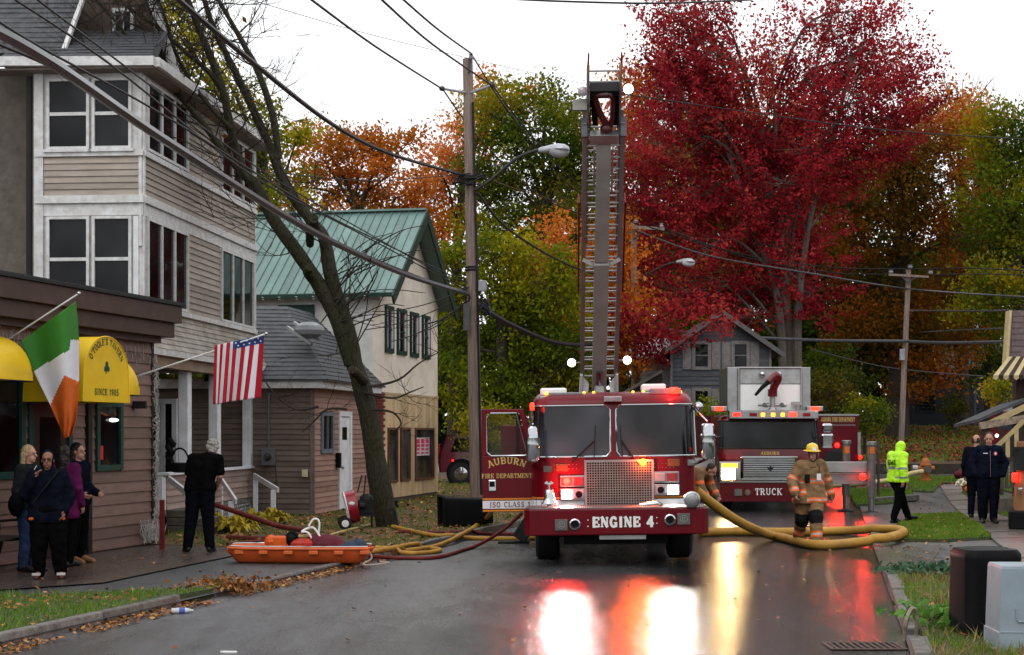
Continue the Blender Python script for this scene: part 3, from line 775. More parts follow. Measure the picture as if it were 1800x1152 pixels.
WB.body(.4, 3.25, mat('porch_wall_brown', (.06, .045, .038), .7, stretch=(8, 8, .3), scale=5), t1=6.3)
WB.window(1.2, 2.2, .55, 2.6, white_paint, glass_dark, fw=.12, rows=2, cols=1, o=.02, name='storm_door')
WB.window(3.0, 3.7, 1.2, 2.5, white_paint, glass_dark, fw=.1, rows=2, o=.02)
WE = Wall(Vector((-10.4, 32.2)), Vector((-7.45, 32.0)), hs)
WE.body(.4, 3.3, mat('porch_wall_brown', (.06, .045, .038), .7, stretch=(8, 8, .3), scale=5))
e0, e1 = WE.tp(293), WE.tp(312)
WE.window(e0 - .12, e1, .52, 2.6, white_paint, glass_dark, fw=.1, rows=2, cols=1, o=.02, name='storm_door')
e0, e1 = WE.tp(262), WE.tp(284)
WE.window(e0, e1, .52, 2.6, white_paint, glass_dark, fw=.1, rows=2, cols=1, o=.02, name='storm_door')
mb = MB(); WS.slab(mb, -.2, lw, .42, .5, -2.0, .0); mb.build('porch_floor', mat('porch_floor_grey', (.2, .19, .18), .6), hs)
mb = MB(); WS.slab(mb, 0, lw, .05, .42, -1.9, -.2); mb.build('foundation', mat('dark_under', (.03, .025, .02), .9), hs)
for px in (331, 383, 441):
 t = WS.tp(px); mb = MB(); WS.slab(mb, t - .13, t + .13, 1.14, 3.1, -.16, .03); mb.build('porch_post', white_paint, hs, bevel=.01)
hw0 = WS.tp(291); pinkish = mat('porch_siding', (.34, .25, .215), .55, c2=(.27, .2, .17), scale=2, island=True)
WS.body(.48, 1.13, old_white, 'half_wall', t0=hw0, t1=lw, thick=.1)
WS.boards(.5, 1.12, .125, pinkish, t0=hw0 + .03, t1=lw - .02)
mb = MB(); WS.slab(mb, hw0 - .05, lw + .05, 1.131, 1.18, -.16, .08); mb.build('rail_cap', white_paint, hs, bevel=.006)
mb = MB()
for i in range(46):
 t = hw0 + (lw - hw0) * i / 46; a = WS.pt(t, .1, -.02); b2 = WS.pt(t + .3, .46, -.02); mb.bar(a, b2, .02, .008)
 a = WS.pt(t + .3, .1, -.008); b2 = WS.pt(t, .46, -.008); mb.bar(a, b2, .02, .008)
o = mb.build('lattice', old_white, hs); o['kind'] = 'stuff'
mb = MB(); WS.slab(mb, hw0 - .3, hw0 - .24, .5, 1.13, -.05, .03); WS.slab(mb, hw0 - .24, hw0, .45, 1.1, -.03, .0); mb.build('gate_panel', white_paint, hs)
stone_step = mat('step_concrete', (.12, .105, .085), .6, c2=(.06, .05, .042), bump=.3)
for i, (h0, h1, o0, o1) in enumerate(((.05, .2, 0, 1.15), (.201, .35, 0, .75), (.351, .5, 0, .38))):
 mb = MB(); WS.slab(mb, hw0 + .05, hw0 + 1.15, h0, h1, o0, o1); mb.build('porch_step', stone_step, hs, bevel=.02)
def stair_rail(root, a, b, posts, lift=.0):
 mb = MB(); mb.bar(a, b, .045, .11); mb.build('stair_rail', white_paint, root, bevel=.004)
 for q, h in posts:
  mb = MB(); mb.box(-.05, .05, -.05, .05, 0, h, M=Matrix.Translation(q)); mb.build('rail_post', white_paint, root, bevel=.005)
L0 = hs.location
stair_rail(hs, P(297, 842, 28.6) - L0, P(345, 880, 27.4) - L0, [])
sr = WS.tp(452)
for dxp, Dp in ((0, 35.0), (-62, 33.0)):
 a = P(446 + dxp, 836, Dp) - L0; b2 = P(489 + dxp - (12 if dxp else 0), 862 + (20 if dxp else 0), Dp - 1.3) - L0
 f1 = b2 + Vector((-.12, .1, -1.3)); z_ = .08; ph = b2.z - z_
 stair_rail(hs, a, b2, [(Vector((b2.x - .12, b2.y + .12, z_)), ph), (Vector((a.x + .04, a.y, z_)), a.z - z_ + .02)])
def slope_shingles(root, e0, e1, r0, r1, rows, m=shingle, tabs=.3, th=.014, name='shingle_course', wob=True):
 """courses of shingles between eave e0-e1 and ridge r0-r1, one joined part of real tabs"""
 mb = MB(); e0, e1, r0, r1 = map(Vector, (e0, e1, r0, r1))
 nrm = (e1 - e0).cross(r0 - e0).normalized()
 if nrm.z < 0: nrm = -nrm
 if abs(nrm.z) < .02 and nrm.y > 0: nrm = -nrm
 for i in range(rows):
  u0, u1 = i / rows, (i + 1.06) / rows
  a0, a1 = e0.lerp(r0, u0), e1.lerp(r1, u0); b0, b1 = e0.lerp(r0, min(1, u1)), e1.lerp(r1, min(1, u1))
  L = (a1 - a0).length; n = max(1, int(L / tabs)); s0 = rnd.random() * .5
  for k in range(n + 1):
   f0, f1 = max(0, (k - s0) / n), min(1, (k + 1 - s0) / n - .006 / max(L / n, .1) * 1.0 / n * .2)
   if f1 <= f0: continue
   h = th * rnd.uniform(.8, 1.5)
   q = [a0.lerp(a1, f0) + nrm * h, a0.lerp(a1, f1) + nrm * h, b0.lerp(b1, f1) + nrm * .002, b0.lerp(b1, f0) + nrm * .002, a0.lerp(a1, f0), a0.lerp(a1, f1)]
   mb.add(q, [(0, 1, 2, 3), (4, 5, 1, 0)])
 o = mb.build(name, m, root, recalc=False); o['kind'] = 'stuff'
 return o
mb = MB(); mb.prism([Vector(q) - L0 for q in ((-8.9, 27.75, 8.42), (-6.3, 27.62, 8.42), (-6.3, 28.1, 8.42), (-6.35, 29.4, 9.3), (-8.9, 29.4, 9.3))], (0, 0, .03)); mb.build('skirt_roof', shingle, hs)
slope_shingles(hs, Vector((-8.9, 27.75, 8.46)) - L0, Vector((-6.25, 27.62, 8.46)) - L0, Vector((-8.9, 29.4, 9.34)) - L0, Vector((-6.45, 29.4, 9.34)) - L0, 9)
mb = MB(); mb.bar(Vector((-11, 27.86, 8.4)) - L0, Vector((-6.2, 27.6, 8.36)) - L0, .12, .16); mb.build('gutter', old_white, hs)
dsd = (H1 - H0).normalized()
ee0 = Vector((H0.x + .33, H0.y - .35, 8.36)); ee1 = Vector((H1.x + .36, H1.y + .25, 8.36))
mb = MB(); mb.bar(ee0 - L0, ee1 - L0, .1, .16); mb.build('gutter', old_white, hs)
mb = MB(); WS.slab(mb, -.35, lw + .25, 8.25, 8.29, -.1, .3); WF.slab(mb, -2, WF.L + .28, 8.252, 8.288, -.1, .36); mb.build('soffit', mat('soffit_brown', (.26, .22, .19), .7), hs)
g0 = Vector((H0.x + .28, 29.5, 8.44)); g1 = Vector((H0.x + .34, 30.2, 8.44)); up = Vector((-1.05, 0, 3.2))
mb = MB(); mb.prism([g0 - L0, g1 - L0, g1 + up - L0, g0 + up - L0], (-.1, .01, -.03)); mb.build('main_roof', shingle, hs)
slope_shingles(hs, g0 - L0 + Vector((.03, 0, 0)), g1 - L0 + Vector((.03, 0, 0)), g0 + up - L0 + Vector((.03, 0, 0)), g1 + up - L0 + Vector((.03, 0, 0)), 20)
mb = MB(); mb.bar(g0 - L0 + Vector((.04, -.06, 0)), g0 + up - L0 + Vector((.04, -.06, 0)), .06, .16); mb.build('rake_board', old_white, hs)
mb = MB(); q = [Vector((H0.x + .3, 29.6, 8.43)), Vector((H1.x + .33, H1.y + .2, 8.43)), Vector((H1.x - 3.5, H1.y + .2, 9.0)), Vector((H0.x - 3.5, 29.6, 9.0))]; mb.prism([v - L0 for v in q], (0, 0, .03)); mb.build('low_roof', shingle, hs)
WG = Wall(Vector((-9.0, 29.62)), Vector((-6.3, 29.6)), hs)
gp = [WG.pt(0.2, 8.6), WG.pt(WG.L, 8.6), WG.pt(WG.L - 1.0, 11.7), WG.pt(.9, 11.7)]
mb = MB(); mb.prism(gp, (0, .15, 0)); mb.build('gable_wall', brown_stucco, hs)
WG.window(1.58, 1.98, 8.98, 9.8, old_white, glass_dark, fw=.06, cols=2, rows=1, o=.02)
r_a, r_b = P(-60, 96, 28.2), P(112, 92, 28.2); r_c, r_d = P(150, -10, 29.3), P(-60, -10, 29.3)
mb = MB(); mb.prism([r_a - L0, r_b - L0, r_c - L0, r_d - L0], (0, .05, -.02)); mb.build('cross_roof', shingle, hs)
slope_shingles(hs, r_a - L0, r_b - L0, r_d - L0, r_c - L0, 12)
mb = MB(); mb.bar(r_b - L0 + Vector((.02, -.05, .03)), r_c - L0 + Vector((.02, -.05, .03)), .07, .07); mb.build('valley_flashing', old_white, hs)
WM = Wall(Vector((-11.5, 29.3)), Vector((-8.35, 29.2)), hs)
WM.body(3.0, 8.5, stucco, 'stucco_wall')

# LOW HOUSE with hipped roof
lh = thing('low_house', 'single storey tan clapboard house with dark hipped roof and white door', 'house', (-4.6, 37.5, 0))
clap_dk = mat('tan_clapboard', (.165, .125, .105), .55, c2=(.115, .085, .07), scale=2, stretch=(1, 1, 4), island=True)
clap_lit = mat('lit_tan_clapboard', (.32, .19, .15), .5, c2=(.25, .15, .12), scale=2, stretch=(1, 1, 4), island=True)  # same clapboard, lit tone of the street wall put into its colour
LC = Vector((-4.4, 35.2)); LE = Vector((-3.6, 40.0)); LL = Vector((-10.5, 35.9))
WLf = Wall(LL, LC, lh); WLs = Wall(LC, LE, lh)
WLf.body(.0, 3.0, clap_dk, o=-.002); WLs.body(0, 3.0, clap_lit, o=-.002)
WLf.boards(.12, 2.95, .118, clap_dk, t1=WLf.L - .07)
wa, wb = WLs.tp(562), WLs.tp(583); da, db = WLs.tp(594), WLs.tp(616)
WLs.boards(.12, 2.95, .118, clap_lit, t0=.08, holes=[(wa, wb, 1.45, 2.4), (da, db, 0, 2.3)])
WLs.window(wa, wb, 1.45, 2.4, mat('blue_grey_paint', (.14, .17, .2), .5), glass_dark, fw=.1, cols=2, rows=1)
WLs.trim('door_casing', da, da + .12, .12, 2.3, white_paint, 0, .05); WLs.trim('door_casing', db - .16, db, .12, 2.3, white_paint, 0, .05); WLs.trim('door_casing', da, db, 2.3, 2.42, white_paint, 0, .05)
mb = MB(); WLs.slab(mb, da + .12, db - .16, .12, 2.28, 0, .02); door = mb.build('door', white_paint, lh)
mb = MB(); WLs.slab(mb, da + .3, db - .4, 1.75, 2.05, .02, .026); mb.build('pane', glass_dark, door)
mb = MB(); mb.ball(WLs.pt(da + .2, 1.1, .06), .04, 8, 5); mb.build('handle', steel, door)
WLs.trim('corner_board', 0, .075, .1, 2.97, clap_dk, 0, .03); WLf.trim('corner_board', WLf.L - .065, WLf.L, .1, 2.97, clap_dk, 0, .03)
mb = MB(); WLs.slab(mb, .0, WLs.L + .2, 2.9, 3.1, .03, .3); mb.build('fascia', old_white, lh); mb = MB(); WLf.slab(mb, 0, WLf.L + .3, 2.9, 3.1, .03, .3); mb.build('fascia', old_white, lh)
l0 = lh.location
q = [Vector(v) for v in ((-6.8, 35.15, 3.08), (-4.02, 34.8, 3.08), (-3.2, 40.3, 3.08), (-5.4, 38.3, 4.95), (-6.9, 38.6, 5.0))]
slope_shingles(lh, q[0] - l0, q[1] - l0, q[4] - l0, q[3] - l0, 18, tabs=.35)
MB().prism([q[0] - l0, q[1] - l0, q[3] - l0, q[4] - l0], (0, 0, -.03)).build('roof', shingle, lh)
q5 = Vector((-5.1, 40.3, 4.95))
slope_shingles(lh, q[1] - l0, q[2] - l0, q[3] - l0, q5 - l0, 18, tabs=.35)
MB().prism([q[1] - l0, q[2] - l0, q5 - l0, q[3] - l0], (0, 0, -.03)).build('roof', shingle, lh)
mb = MB(); s0 = P(505, 575, 36.3) - l0; mb.bar(s0, s0 + Vector((.62, -.5, -.42)), .06); mb.bar(s0 + Vector((.12, .25, .12)), s0 + Vector((.74, -.25, -.3)), .06); sk = mb.build('skylight', steel, lh)
mb = MB(); mb.ball(s0 + Vector((.5, -.05, -.08)), (.36, .3, .2), 12, 6); mb.build('pane', glass('skylight_dome', (.2, .21, .22), .15), sk)
mb = MB(); WLs.slab(mb, da - .28, da - .12, 1.1, 1.45, .02, .12); mbx = mb.build('mailbox', black_plastic)
mbx.location = lh.location; setp(mbx, 'small black mailbox on the tan clapboard beside the white door', 'mailbox')
mt = thing('electric_meter', 'grey electric meter box with conduit on the tan clapboard wall', 'meter', P(472, 803, 35.15))
grey_metal = mat('meter_grey', (.12, .13, .14), .4, .3)
MB().box(-.15, .15, -.1, .04, -.19, .19).build('box', grey_metal, mt, bevel=.01)
mb = MB(); mb.lathe([(.085, 0), (.085, .05), (.06, .09), (.0, .1)], 16, Matrix.Translation((0, -.1, 0)) @ Matrix.Rotation(R_(90), 4, 'X')); mb.build('dial', glass('meter_glass', (.06, .065, .06), .08), mt)
MB().tube([(0, 0, .19), (0, 0, 1.4)], .028, 8).build('conduit', grey_metal, mt)
mb = MB(); mb.tube(spline([(.14, -.02, -.1), (.17, -.02, -.5), (.16, -.02, -.8), (.18, -.02, -1.15)], 5), .01, 5); mb.build('cable', cable_black, mt)
mb = MB(); mb.box(-.06, .06, -.05, .02, -.08, .08); mb.box(-.03, .03, -.062, -.05, -.04, .04)
o = mb.build('socket_box', mat('cream_plastic', (.6, .52, .36), .5)); o.location = P(536, 832, 35.1); setp(o, 'cream outdoor socket box on the tan clapboard wall', 'socket')

# GREEN ROOFED HOUSE
gh = thing('gable_house', 'two storey cream gable house with green metal roof and tan lower boards', 'house', (-3.0, 43, 0))
cream = mat('cream_stucco', (.68, .61, .53), .8, c2=(.56, .48, .39), scale=1.5, bump=.3)
white_wall = mat('white_stucco', (.6, .6, .58), .8, c2=(.42, .42, .4), scale=1.8, bump=.2)
tan_b = mat('tan_board', (.52, .38, .22), .65, c2=(.43, .31, .18), scale=3, stretch=(2, 2, .4), island=True)
grn_roof = mat('green_metal_roof', (.15, .235, .215), .4, .2, var=.12, scale=1.5, island=True)
grn_trim = mat('green_trim', (.014, .04, .03), .5)
G0, G1 = Vector((-3.355, 40.5)), Vector((-2.15, 46.0)); GL = G0 + Vector((-4.6, .9))
WGs = Wall(G0, G1, gh); WGf = Wall(GL, G0, gh); c0 = gh.location
zE, zR = 5.55, 7.9; mid = (G0 + G1) / 2
mb = MB(); mb.prism([WGs.pt(0, 2.9), WGs.pt(WGs.L, 2.9), WGs.pt(WGs.L, zE), WGs.pt(WGs.L / 2, zR - .05), WGs.pt(0, zE)], Vector((-WGs.n.x * .2, -WGs.n.y * .2, 0))); mb.build('gable_wall', cream, gh)
WGf.body(0, zE, white_wall, t1=WGf.L - .2)
WGs.body(.25, 2.9, mat('tan_back', (.3, .21, .11), .7), 'lower_wall', o=-.004)
mb = MB(); WGs.slab(mb, 0, WGs.L, 0, .25, -.2, -.03); mb.build('foundation', stone_step, gh)
wins = [(676, 690), (697, 713), (720, 734), (741, 754)]
for a, b2 in wins:
 t0, t1 = WGs.tp(a), WGs.tp(b2)
 fr = WGs.window(t0, t1, 3.98, 5.2, grn_trim, glass_dark, fw=.1, rows=2, cols=1, o=.01)
 mb = MB(); WGs.slab(mb, t0 + .1, t0 + .15, 4.1, 5.1, .012, .05); WGs.slab(mb, t1 - .15, t1 - .1, 4.1, 5.1, .012, .05); mb.build('sash', white_paint, fr)
holes = []
for a, b2, z0, z1 in ((680, 697, .62, 2.05), (703, 719, .62, 2.05), (728, 761, .6, 2.05)):
 t0, t1 = WGs.tp(a), WGs.tp(b2); holes.append((t0, t1, z0, z1))
 WGs.window(t0, t1, z0, z1, mat('red_brown_trim', (.12, .05, .035), .5), glass('shop_glass', (.03, .03, .03), .06), fw=.06, rows=1, cols=1, o=.01)
nb = 26
for i in range(nb):
 a, b2 = WGs.L * i / nb, WGs.L * (i + 1) / nb - .012
 zs = [(.22, 2.9)]
 for (h0, h1, z0, z1) in holes:
  if h0 < (a + b2) / 2 < h1: zs = [(.22, z0), (z1, 2.9)]
 for z0, z1 in zs:
  mb = MB(); WGs.slab(mb, a, b2, z0, z1, .0, .014); mb.build('wall_board', tan_b, gh)
WGs.trim('belt_board', 0, WGs.L, 2.9, 2.96, tan_b, 0, .03)
pt0, pt1 = WGs.tp(729), WGs.tp(753)
mb = MB(); WGs.slab(mb, pt0, pt1, 1.28, 1.78, .024, .03); po = mb.build('poster', mat('poster_white', (.7, .62, .64), .6), gh)
mb = MB()
for i in range(3):
 u = pt0 + (pt1 - pt0) * (i + .12) / 3; v = pt0 + (pt1 - pt0) * (i + .88) / 3
 for zz0, zz1 in ((1.62, 1.74), (1.52, 1.6), (1.43, 1.49), (1.33, 1.38)):
  WGs.slab(mb, u, v - (.03 if zz1 < 1.5 else 0), zz0, zz1, .0302, .032)
mb.build('poster_print', mat('poster_pink', (.6, .04, .14), .6), po)
ov = .45; rd = (WGf.p1 - WGf.p0).normalized()          # ridge direction (left to right)
nn = Vector((WGs.d.x, WGs.d.y))
def rp_(u, k, dz=0):                                    # u along ridge from the gable, k 0 eave .. 1 ridge, front slope
 e = G0 - nn * .35; m_ = mid
 q = e.lerp(m_, k) + rd * (-u)
 return Vector((q.x, q.y, (zE - .12) + (zR - zE + .12) * k + dz)) - c0
def rq_(u, k, dz=0):
 e = G1 + nn * .35; q = e.lerp(mid, k) + rd * (-u)
 return Vector((q.x, q.y, (zE - .12) + (zR - zE + .12) * k + dz)) - c0
u = -ov; pw = .23
while u < 4.6:
 mb = MB(); mb.hexa([rp_(u, 0, 0), rp_(u + pw, 0, 0), rp_(u + pw, 1, 0), rp_(u, 1, 0), rp_(u, 0, .03), rp_(u + pw, 0, .03), rp_(u + pw, 1, .03), rp_(u, 1, .03)])
 mb.bar(rp_(u + .012, 0, .045), rp_(u + .012, 1, .045), .02, .035)
 mb.build('roof_panel', grn_roof, gh); u += pw + .003
mb = MB(); mb.hexa([rq_(-ov, 0), rq_(4.6, 0), rq_(4.6, 1), rq_(-ov, 1), rq_(-ov, 0, .05), rq_(4.6, 0, .05), rq_(4.6, 1, .05), rq_(-ov, 1, .05)]); mb.build('roof_slope', grn_roof, gh)
mb = MB(); mb.bar(rp_(-ov, 1, .07), rp_(4.6, 1, .07), .22, .05); mb.build('ridge_cap', grn_roof, gh)
for f in (rp_, rq_):
 mb = MB(); mb.bar(f(-ov - .02, -.03, -.1), f(-ov - .02, 1.0, -.1), .05, .26); mb.build('rake_board', grn_trim, gh)
mb = MB(); mb.bar(rp_(-ov, 0, -.04), rp_(4.6, 0, -.04), .04, .1); mb.build('eave_board', grn_trim, gh)
for i in range(8):
 mb = MB(); mb.bar(rp_(.3 + i * .45, .0, -.09), rp_(.3 + i * .45, .12, -.1), .06, .09); mb.build('rafter_tail', white_paint, gh)
mb = MB(); WGs.slab(mb, WGs.L / 2 - .25, WGs.L / 2 + .1, 6.5, 7.1, .0, .04); lv = mb.build('louvre_vent', grn_trim, gh)
for i in range(5):
 mb = MB(); WGs.slab(mb, WGs.L / 2 - .22, WGs.L / 2 + .07, 6.55 + i * .11, 6.59 + i * .11, .04, .065); mb.build('slat', grn_trim, lv)
a, b2 = WGf.tp(490), WGf.tp(553)
fr = WGf.window(a, b2, 3.6, 5.2, grn_trim, mat('cream_blind', (.5, .42, .2), .5), fw=.28, cols=3, rows=2, sash=.03, mull=.03, o=.01)
br = thing('brick_pier', 'short red brick pier between the tan house and the cream house', 'brick pier', (-3.42, 40.2, 0))
bm_ = mat('red_brick', (.2, .055, .04), .8, c2=(.13, .035, .026), scale=4, bump=.3, island=True)
MB().box(-.18, .18, -.12, .12, 0, 2.95).build('mortar_core', mat('mortar', (.25, .22, .2), .9), br)
src = None
for i in range(36):
 for j in range(2):
  x = -.19 + j * .19 + (.05 if i % 2 else 0) - .002
  if src is None: src = MB().box(0, .175, -.135, .0, 0, .068).build('brick', bm_, br); src.location = (x, 0, .05 + i * .08)
  else: inst(src, br, (x, 0, .05 + i * .08))

# GREY HOUSE on the rise behind
bh = thing('shuttered_house', 'blue grey clapboard house with white shutters behind the red maple', 'house', (7.4, 58, rise(7.4, 58)))
bg_clap = mat('blue_grey_clapboard', (.075, .082, .094), .6, c2=(.05, .056, .065), scale=2, stretch=(1, 1, 4), island=True)
wh_clap = mat('white_clapboard', (.27, .285, .3), .6, island=True)
dull_white = mat('dull_white', (.2, .185, .18), .6, c2=(.12, .11, .105))
BL, BR = Vector(((1182 - 900) / F * 58, 58)), Vector(((1352 - 900) / F * 58, 58)); WBf = Wall(BL, BR, bh); gz0 = rise(7.4, 58)
b0 = bh.location
zEv = 4.95; zAp = 6.15
WBf.body(gz0 - .3, zEv, bg_clap, o=-.003)
MB().prism([WBf.pt(-.0, zEv, -.004), WBf.pt(WBf.L, zEv, -.004), WBf.pt(WBf.L / 2, zAp, -.004)], (0, .2, 0)).build('gable_wall', bg_clap, bh)
ws = [(WBf.tp(1222), WBf.tp(1244), 4.2, 5.25), (WBf.tp(1291), WBf.tp(1312), 4.2, 5.25), (WBf.tp(1222), WBf.tp(1244), 2.2, 3.55), (WBf.tp(1291), WBf.tp(1312), 2.2, 3.55)]
WBf.boards(1.2, zEv, .165, bg_clap, holes=[(a - .45, b + .45, z0, z1) for a, b, z0, z1 in ws])
n = 7
for i in range(n):
 z0, z1 = zEv + (zAp - zEv) * i / n, zEv + (zAp - zEv) * (i + 1) / n; k = (i + .5) / n * WBf.L / 2
 if i < 2: continue
 mb = MB(); WBf.slab(mb, k, WBf.L - k, z0, z1 - .01, 0, .015); mb.build('siding_board', bg_clap, bh)
for a, b, z0, z1 in ws:
 fr = WBf.window(a - .12, b + .12, z0, z1, dull_white, glass_dark, fw=.12, rows=2, o=.02)
 for s_ in (-1, 1):
  u0, u1 = (a - .46, a - .14) if s_ < 0 else (b + .14, b + .46)
  mb = MB(); WBf.slab(mb, u0, u1, z0 + .02, z1 - .04, .01, .05); WBf.slab(mb, u0 + .05, u1 - .05, z0 + .08, z0 + .5, .05, .06); WBf.slab(mb, u0 + .05, u1 - .05, z0 + .56, z1 - .1, .05, .06); mb.build('shutter', dull_white, bh)
WBf.trim('corner_board', -.08, .0, 1.2, zEv, dull_white, -.1, .03); WBf.trim('corner_board', WBf.L, WBf.L + .08, 1.2, zEv, dull_white, -.1, .03)
for s_ in (-1, 1):
 e = WBf.pt(WBf.L / 2 + s_ * (WBf.L / 2 + .5), zEv - .25); r = WBf.pt(WBf.L / 2, zAp + .12)
 mb = MB(); mb.prism([e + Vector((0, -.4, 0)), r + Vector((0, -.4, 0)), r + Vector((0, 8, 0)), e + Vector((0, 8, 0))], (0, 0, .08)); mb.build('roof', shingle, bh)
 mb = MB(); mb.bar(e + Vector((0, -.43, 0)), r + Vector((0, -.43, 0)), .05, .16); mb.build('rake_board', mat('dim_rake', (.1, .095, .095), .6), bh)
WBw = Wall(Vector(((1122 - 900) / F * 62, 62)), Vector(((1184 - 900) / F * 60, 60)), bh)
WBw.body(1.0, 4.6, wh_clap, 'wing_wall'); WBw.boards(1.3, 4.6, .16, wh_clap)
WBw.window(.65, 1.2, 2.9, 4.2, dull_white, glass_dark, fw=.1, rows=2)
e0, e1 = WBw.pt(-.5, 4.6, .3), WBw.pt(WBw.L + .2, 4.75, .3)
MB().prism([e0, e1, e1 + Vector((.2, 2.5, .9)), e0 + Vector((.2, 2.5, .9))], (0, 0, .08)).build('wing_roof', mat('wet_light_roof', (.2, .2, .22), .3), bh)
MB().bar(e0, e1, .1, .16).build('gutter', dull_white, bh)
lt = thing('lean_to', 'dark lean to shed with a sloping pale roof edge beside the grey house', 'shed', (4.2, 57, rise(4.2, 57)))
q0, q1 = P(1070, 706, 57) - lt.location, P(1164, 652, 57) - lt.location
MB().prism([Vector((q0.x, 0, 0)), Vector((q1.x, 0, 0)), Vector((q1.x, 0, q1.z)), Vector((q0.x, 0, q0.z))], (0, 2, 0)).build('wall', mat('lean_dark', (.03, .026, .022), .8), lt)
MB().bar(q0, q1, .3, .1).build('roof_edge', mat('lean_edge', (.16, .13, .12), .6), lt)
MB().bar(q0 + Vector((.3, -.1, -.35)), q1 + Vector((0, -.1, -.45)), .2, .06).build('handrail', mat('lean_edge', (.16, .13, .12), .6), lt)

# DARK HOUSE far behind the trees
dh = thing('dark_house', 'dark blue clapboard house far back between the trees', 'house', (24, 84, rise(24, 84)))
dk = mat('dark_blue_board', (.018, .02, .028), .6, stretch=(1, 1, 12), scale=3)
WD = Wall(Vector(((1585 - 900) / F * 84, 84)), Vector(((1790 - 900) / F * 84, 84)), dh)
WD.body(1.5, 5.2, dk)
WD.boards(2.2, 5.2, .17, dk, join=True)
MB().prism([WD.pt(-.4, 5.2, .4), WD.pt(WD.L + .4, 5.2, .4), WD.pt(WD.L, 6.6, -3), WD.pt(0, 6.6, -3)], (0, 0, .1)).build('roof', shingle, dh)
WD.trim('corner_board', WD.L * .62, WD.L * .62 + .12, 1.5, 5.2, mat('grey_post', (.06, .065, .07), .6), 0, .04)
WD.window(.8, 1.8, 3.0, 4.4, dk, glass_dark, rows=2)

# RIGHT HOUSE with striped awnings
rh = thing('awning_house', 'brown shingled house with striped awnings and a small porch', 'house', (13.4, 38.5, .05))
r0 = rh.location
sh_br = mat('brown_shingle_wall', (.07, .042, .036), .8, c2=(.045, .028, .024), scale=10, bump=.5)
cream_tr = mat('cream_trim', (.42, .33, .16), .6, c2=(.3, .24, .13), scale=6)
brown_st = mat('awning_brown', (.03, .018, .014), .7)
x0 = (1786 - 900) / F * 38; WR = Wall(Vector((x0, 38)), Vector((x0 + 5, 38.6)), rh)
WR.body(0, 3.4, sh_br)
for i in range(22):
 mb = MB(); z = .3 + i * .14
 k = 0.0
 while k < 1.6:
  wd_ = rnd.uniform(.12, .2); WR.slab(mb, k, k + wd_ - .008, z, z + .135, .002, .018 + rnd.uniform(0, .008)); k += wd_
 mb.build('shingle_course', sh_br, rh)
WR.window(.9, 2.2, 1.5, 2.7, cream_tr, glass_dark, rows=2)
a, b2 = P(1774, 662, 37.6) - r0, P(1779, 546, 38.4) - r0
rf = mat('brown_roof_shingle', (.1, .068, .066), .55, c2=(.05, .035, .035), scale=9)
MB().prism([a, a + Vector((5, 0, 0)), b2 + Vector((5, 0, 0)), b2], (0, .08, -.03)).build('roof', rf, rh)
slope_shingles(rh, a + Vector((.02, -.02, 0)), a + Vector((3, -.02, 0)), b2 + Vector((.02, -.02, 0)), b2 + Vector((3, -.02, 0)), 11, rf, tabs=.25)
MB().prism([a + Vector((-.07, .1, 0)), a + Vector((0, .1, 0)), b2, b2 + Vector((-.06, .0, 0))], (0, .3, 0)).build('rake_board', cream_tr, rh)
aw = thing('window_awning', 'brown and cream striped scalloped awning on the shingled house', 'awning', P(1775, 662, 37.4))
for i in range(8):
 u0 = i * .125; w0 = aw.location
 p0, p1 = P(1746 + i * 9.0, 660, 36.8) - w0, P(1746 + (i + 1) * 9.0, 660, 36.8) - w0
 t0_, t1_ = P(1773 + i * 7.0, 627, 37.7) - w0, P(1773 + (i + 1) * 7.0, 627, 37.7) - w0
 mb = MB(); mb.prism([p0, p1, t1_, t0_], (0, .015, -.01))
 mb.prism([p0, p1, p1 + Vector((0, 0, -.07)), (p0 + p1) / 2 + Vector((0, 0, -.11)), p0 + Vector((0, 0, -.07))], (0, .012, 0))
 mb.build('awning_stripe', cream_tr if i % 2 == 0 else brown_st, aw)
p0, p1 = P(1719, 742, 36.5) - r0, P(1806, 704, 36.5) - r0
MB().prism([p0, p1, p1 + Vector((0, 2, -.12)), p0 + Vector((0, 2, -.12))], (0, 0, .07)).build('porch_roof', shingle, rh)
MB().bar(p0 + Vector((.12, -.03, -.1)), p1 + Vector((0, -.03, -.12)), .05, .13).build('rake_board', cream_tr, rh)
MB().bar(P(1722, 749, 36.5) - r0, P(1806, 735, 36.5) - r0, .12, .16).build('porch_beam', mat('worn_beam', (.34, .27, .2), .7, c2=(.12, .08, .06), scale=12), rh)
for px in (1733, 1799):
 q = P(px, 744, 36.6) - r0; MB().box(q.x - .09, q.x + .09, q.y - .09, q.y + .09, 0, q.z).build('porch_post', mat('brown_post', (.045, .026, .02), .7), rh)
for i in range(7):                                    # slanted balusters of the porch stair, each a slat
 f = i / 6; px = 1748 + f * 46; top = 790 - f * 42
 q = P(px, top, 36.4) - r0; q2 = P(px, 806, 36.4) - r0
 MB().box(q.x - .05, q.x + .05, q.y - .02, q.y + .02, q2.z, max(q.z, q2.z + .05)).build('stair_slat', cream_tr if i % 2 else brown_st, rh)
MB().bar(P(1743, 794, 36.4) - r0, P(1800, 740, 36.4) - r0, .07, .09).build('stair_rail', cream_tr, rh)
q = P(1742, 808, 36.3) - r0; q2 = P(1806, 806, 36.3) - r0
MB().bar(q, q2, .06, .08).build('porch_rail', mat('brown_post', (.045, .026, .02), .7), rh)
bs = mat('baluster_brown', (.08, .065, .055), .7); src = None
for i in range(8):
 x = q.x + (q2.x - q.x) * i / 7
 if src is None: src = MB().box(-.03, .03, -.02, .02, 0, .62).build('baluster', bs, rh); src.location = (x, q.y, q.z - .62)
 else: inst(src, rh, (x, q.y, q.z - .62))
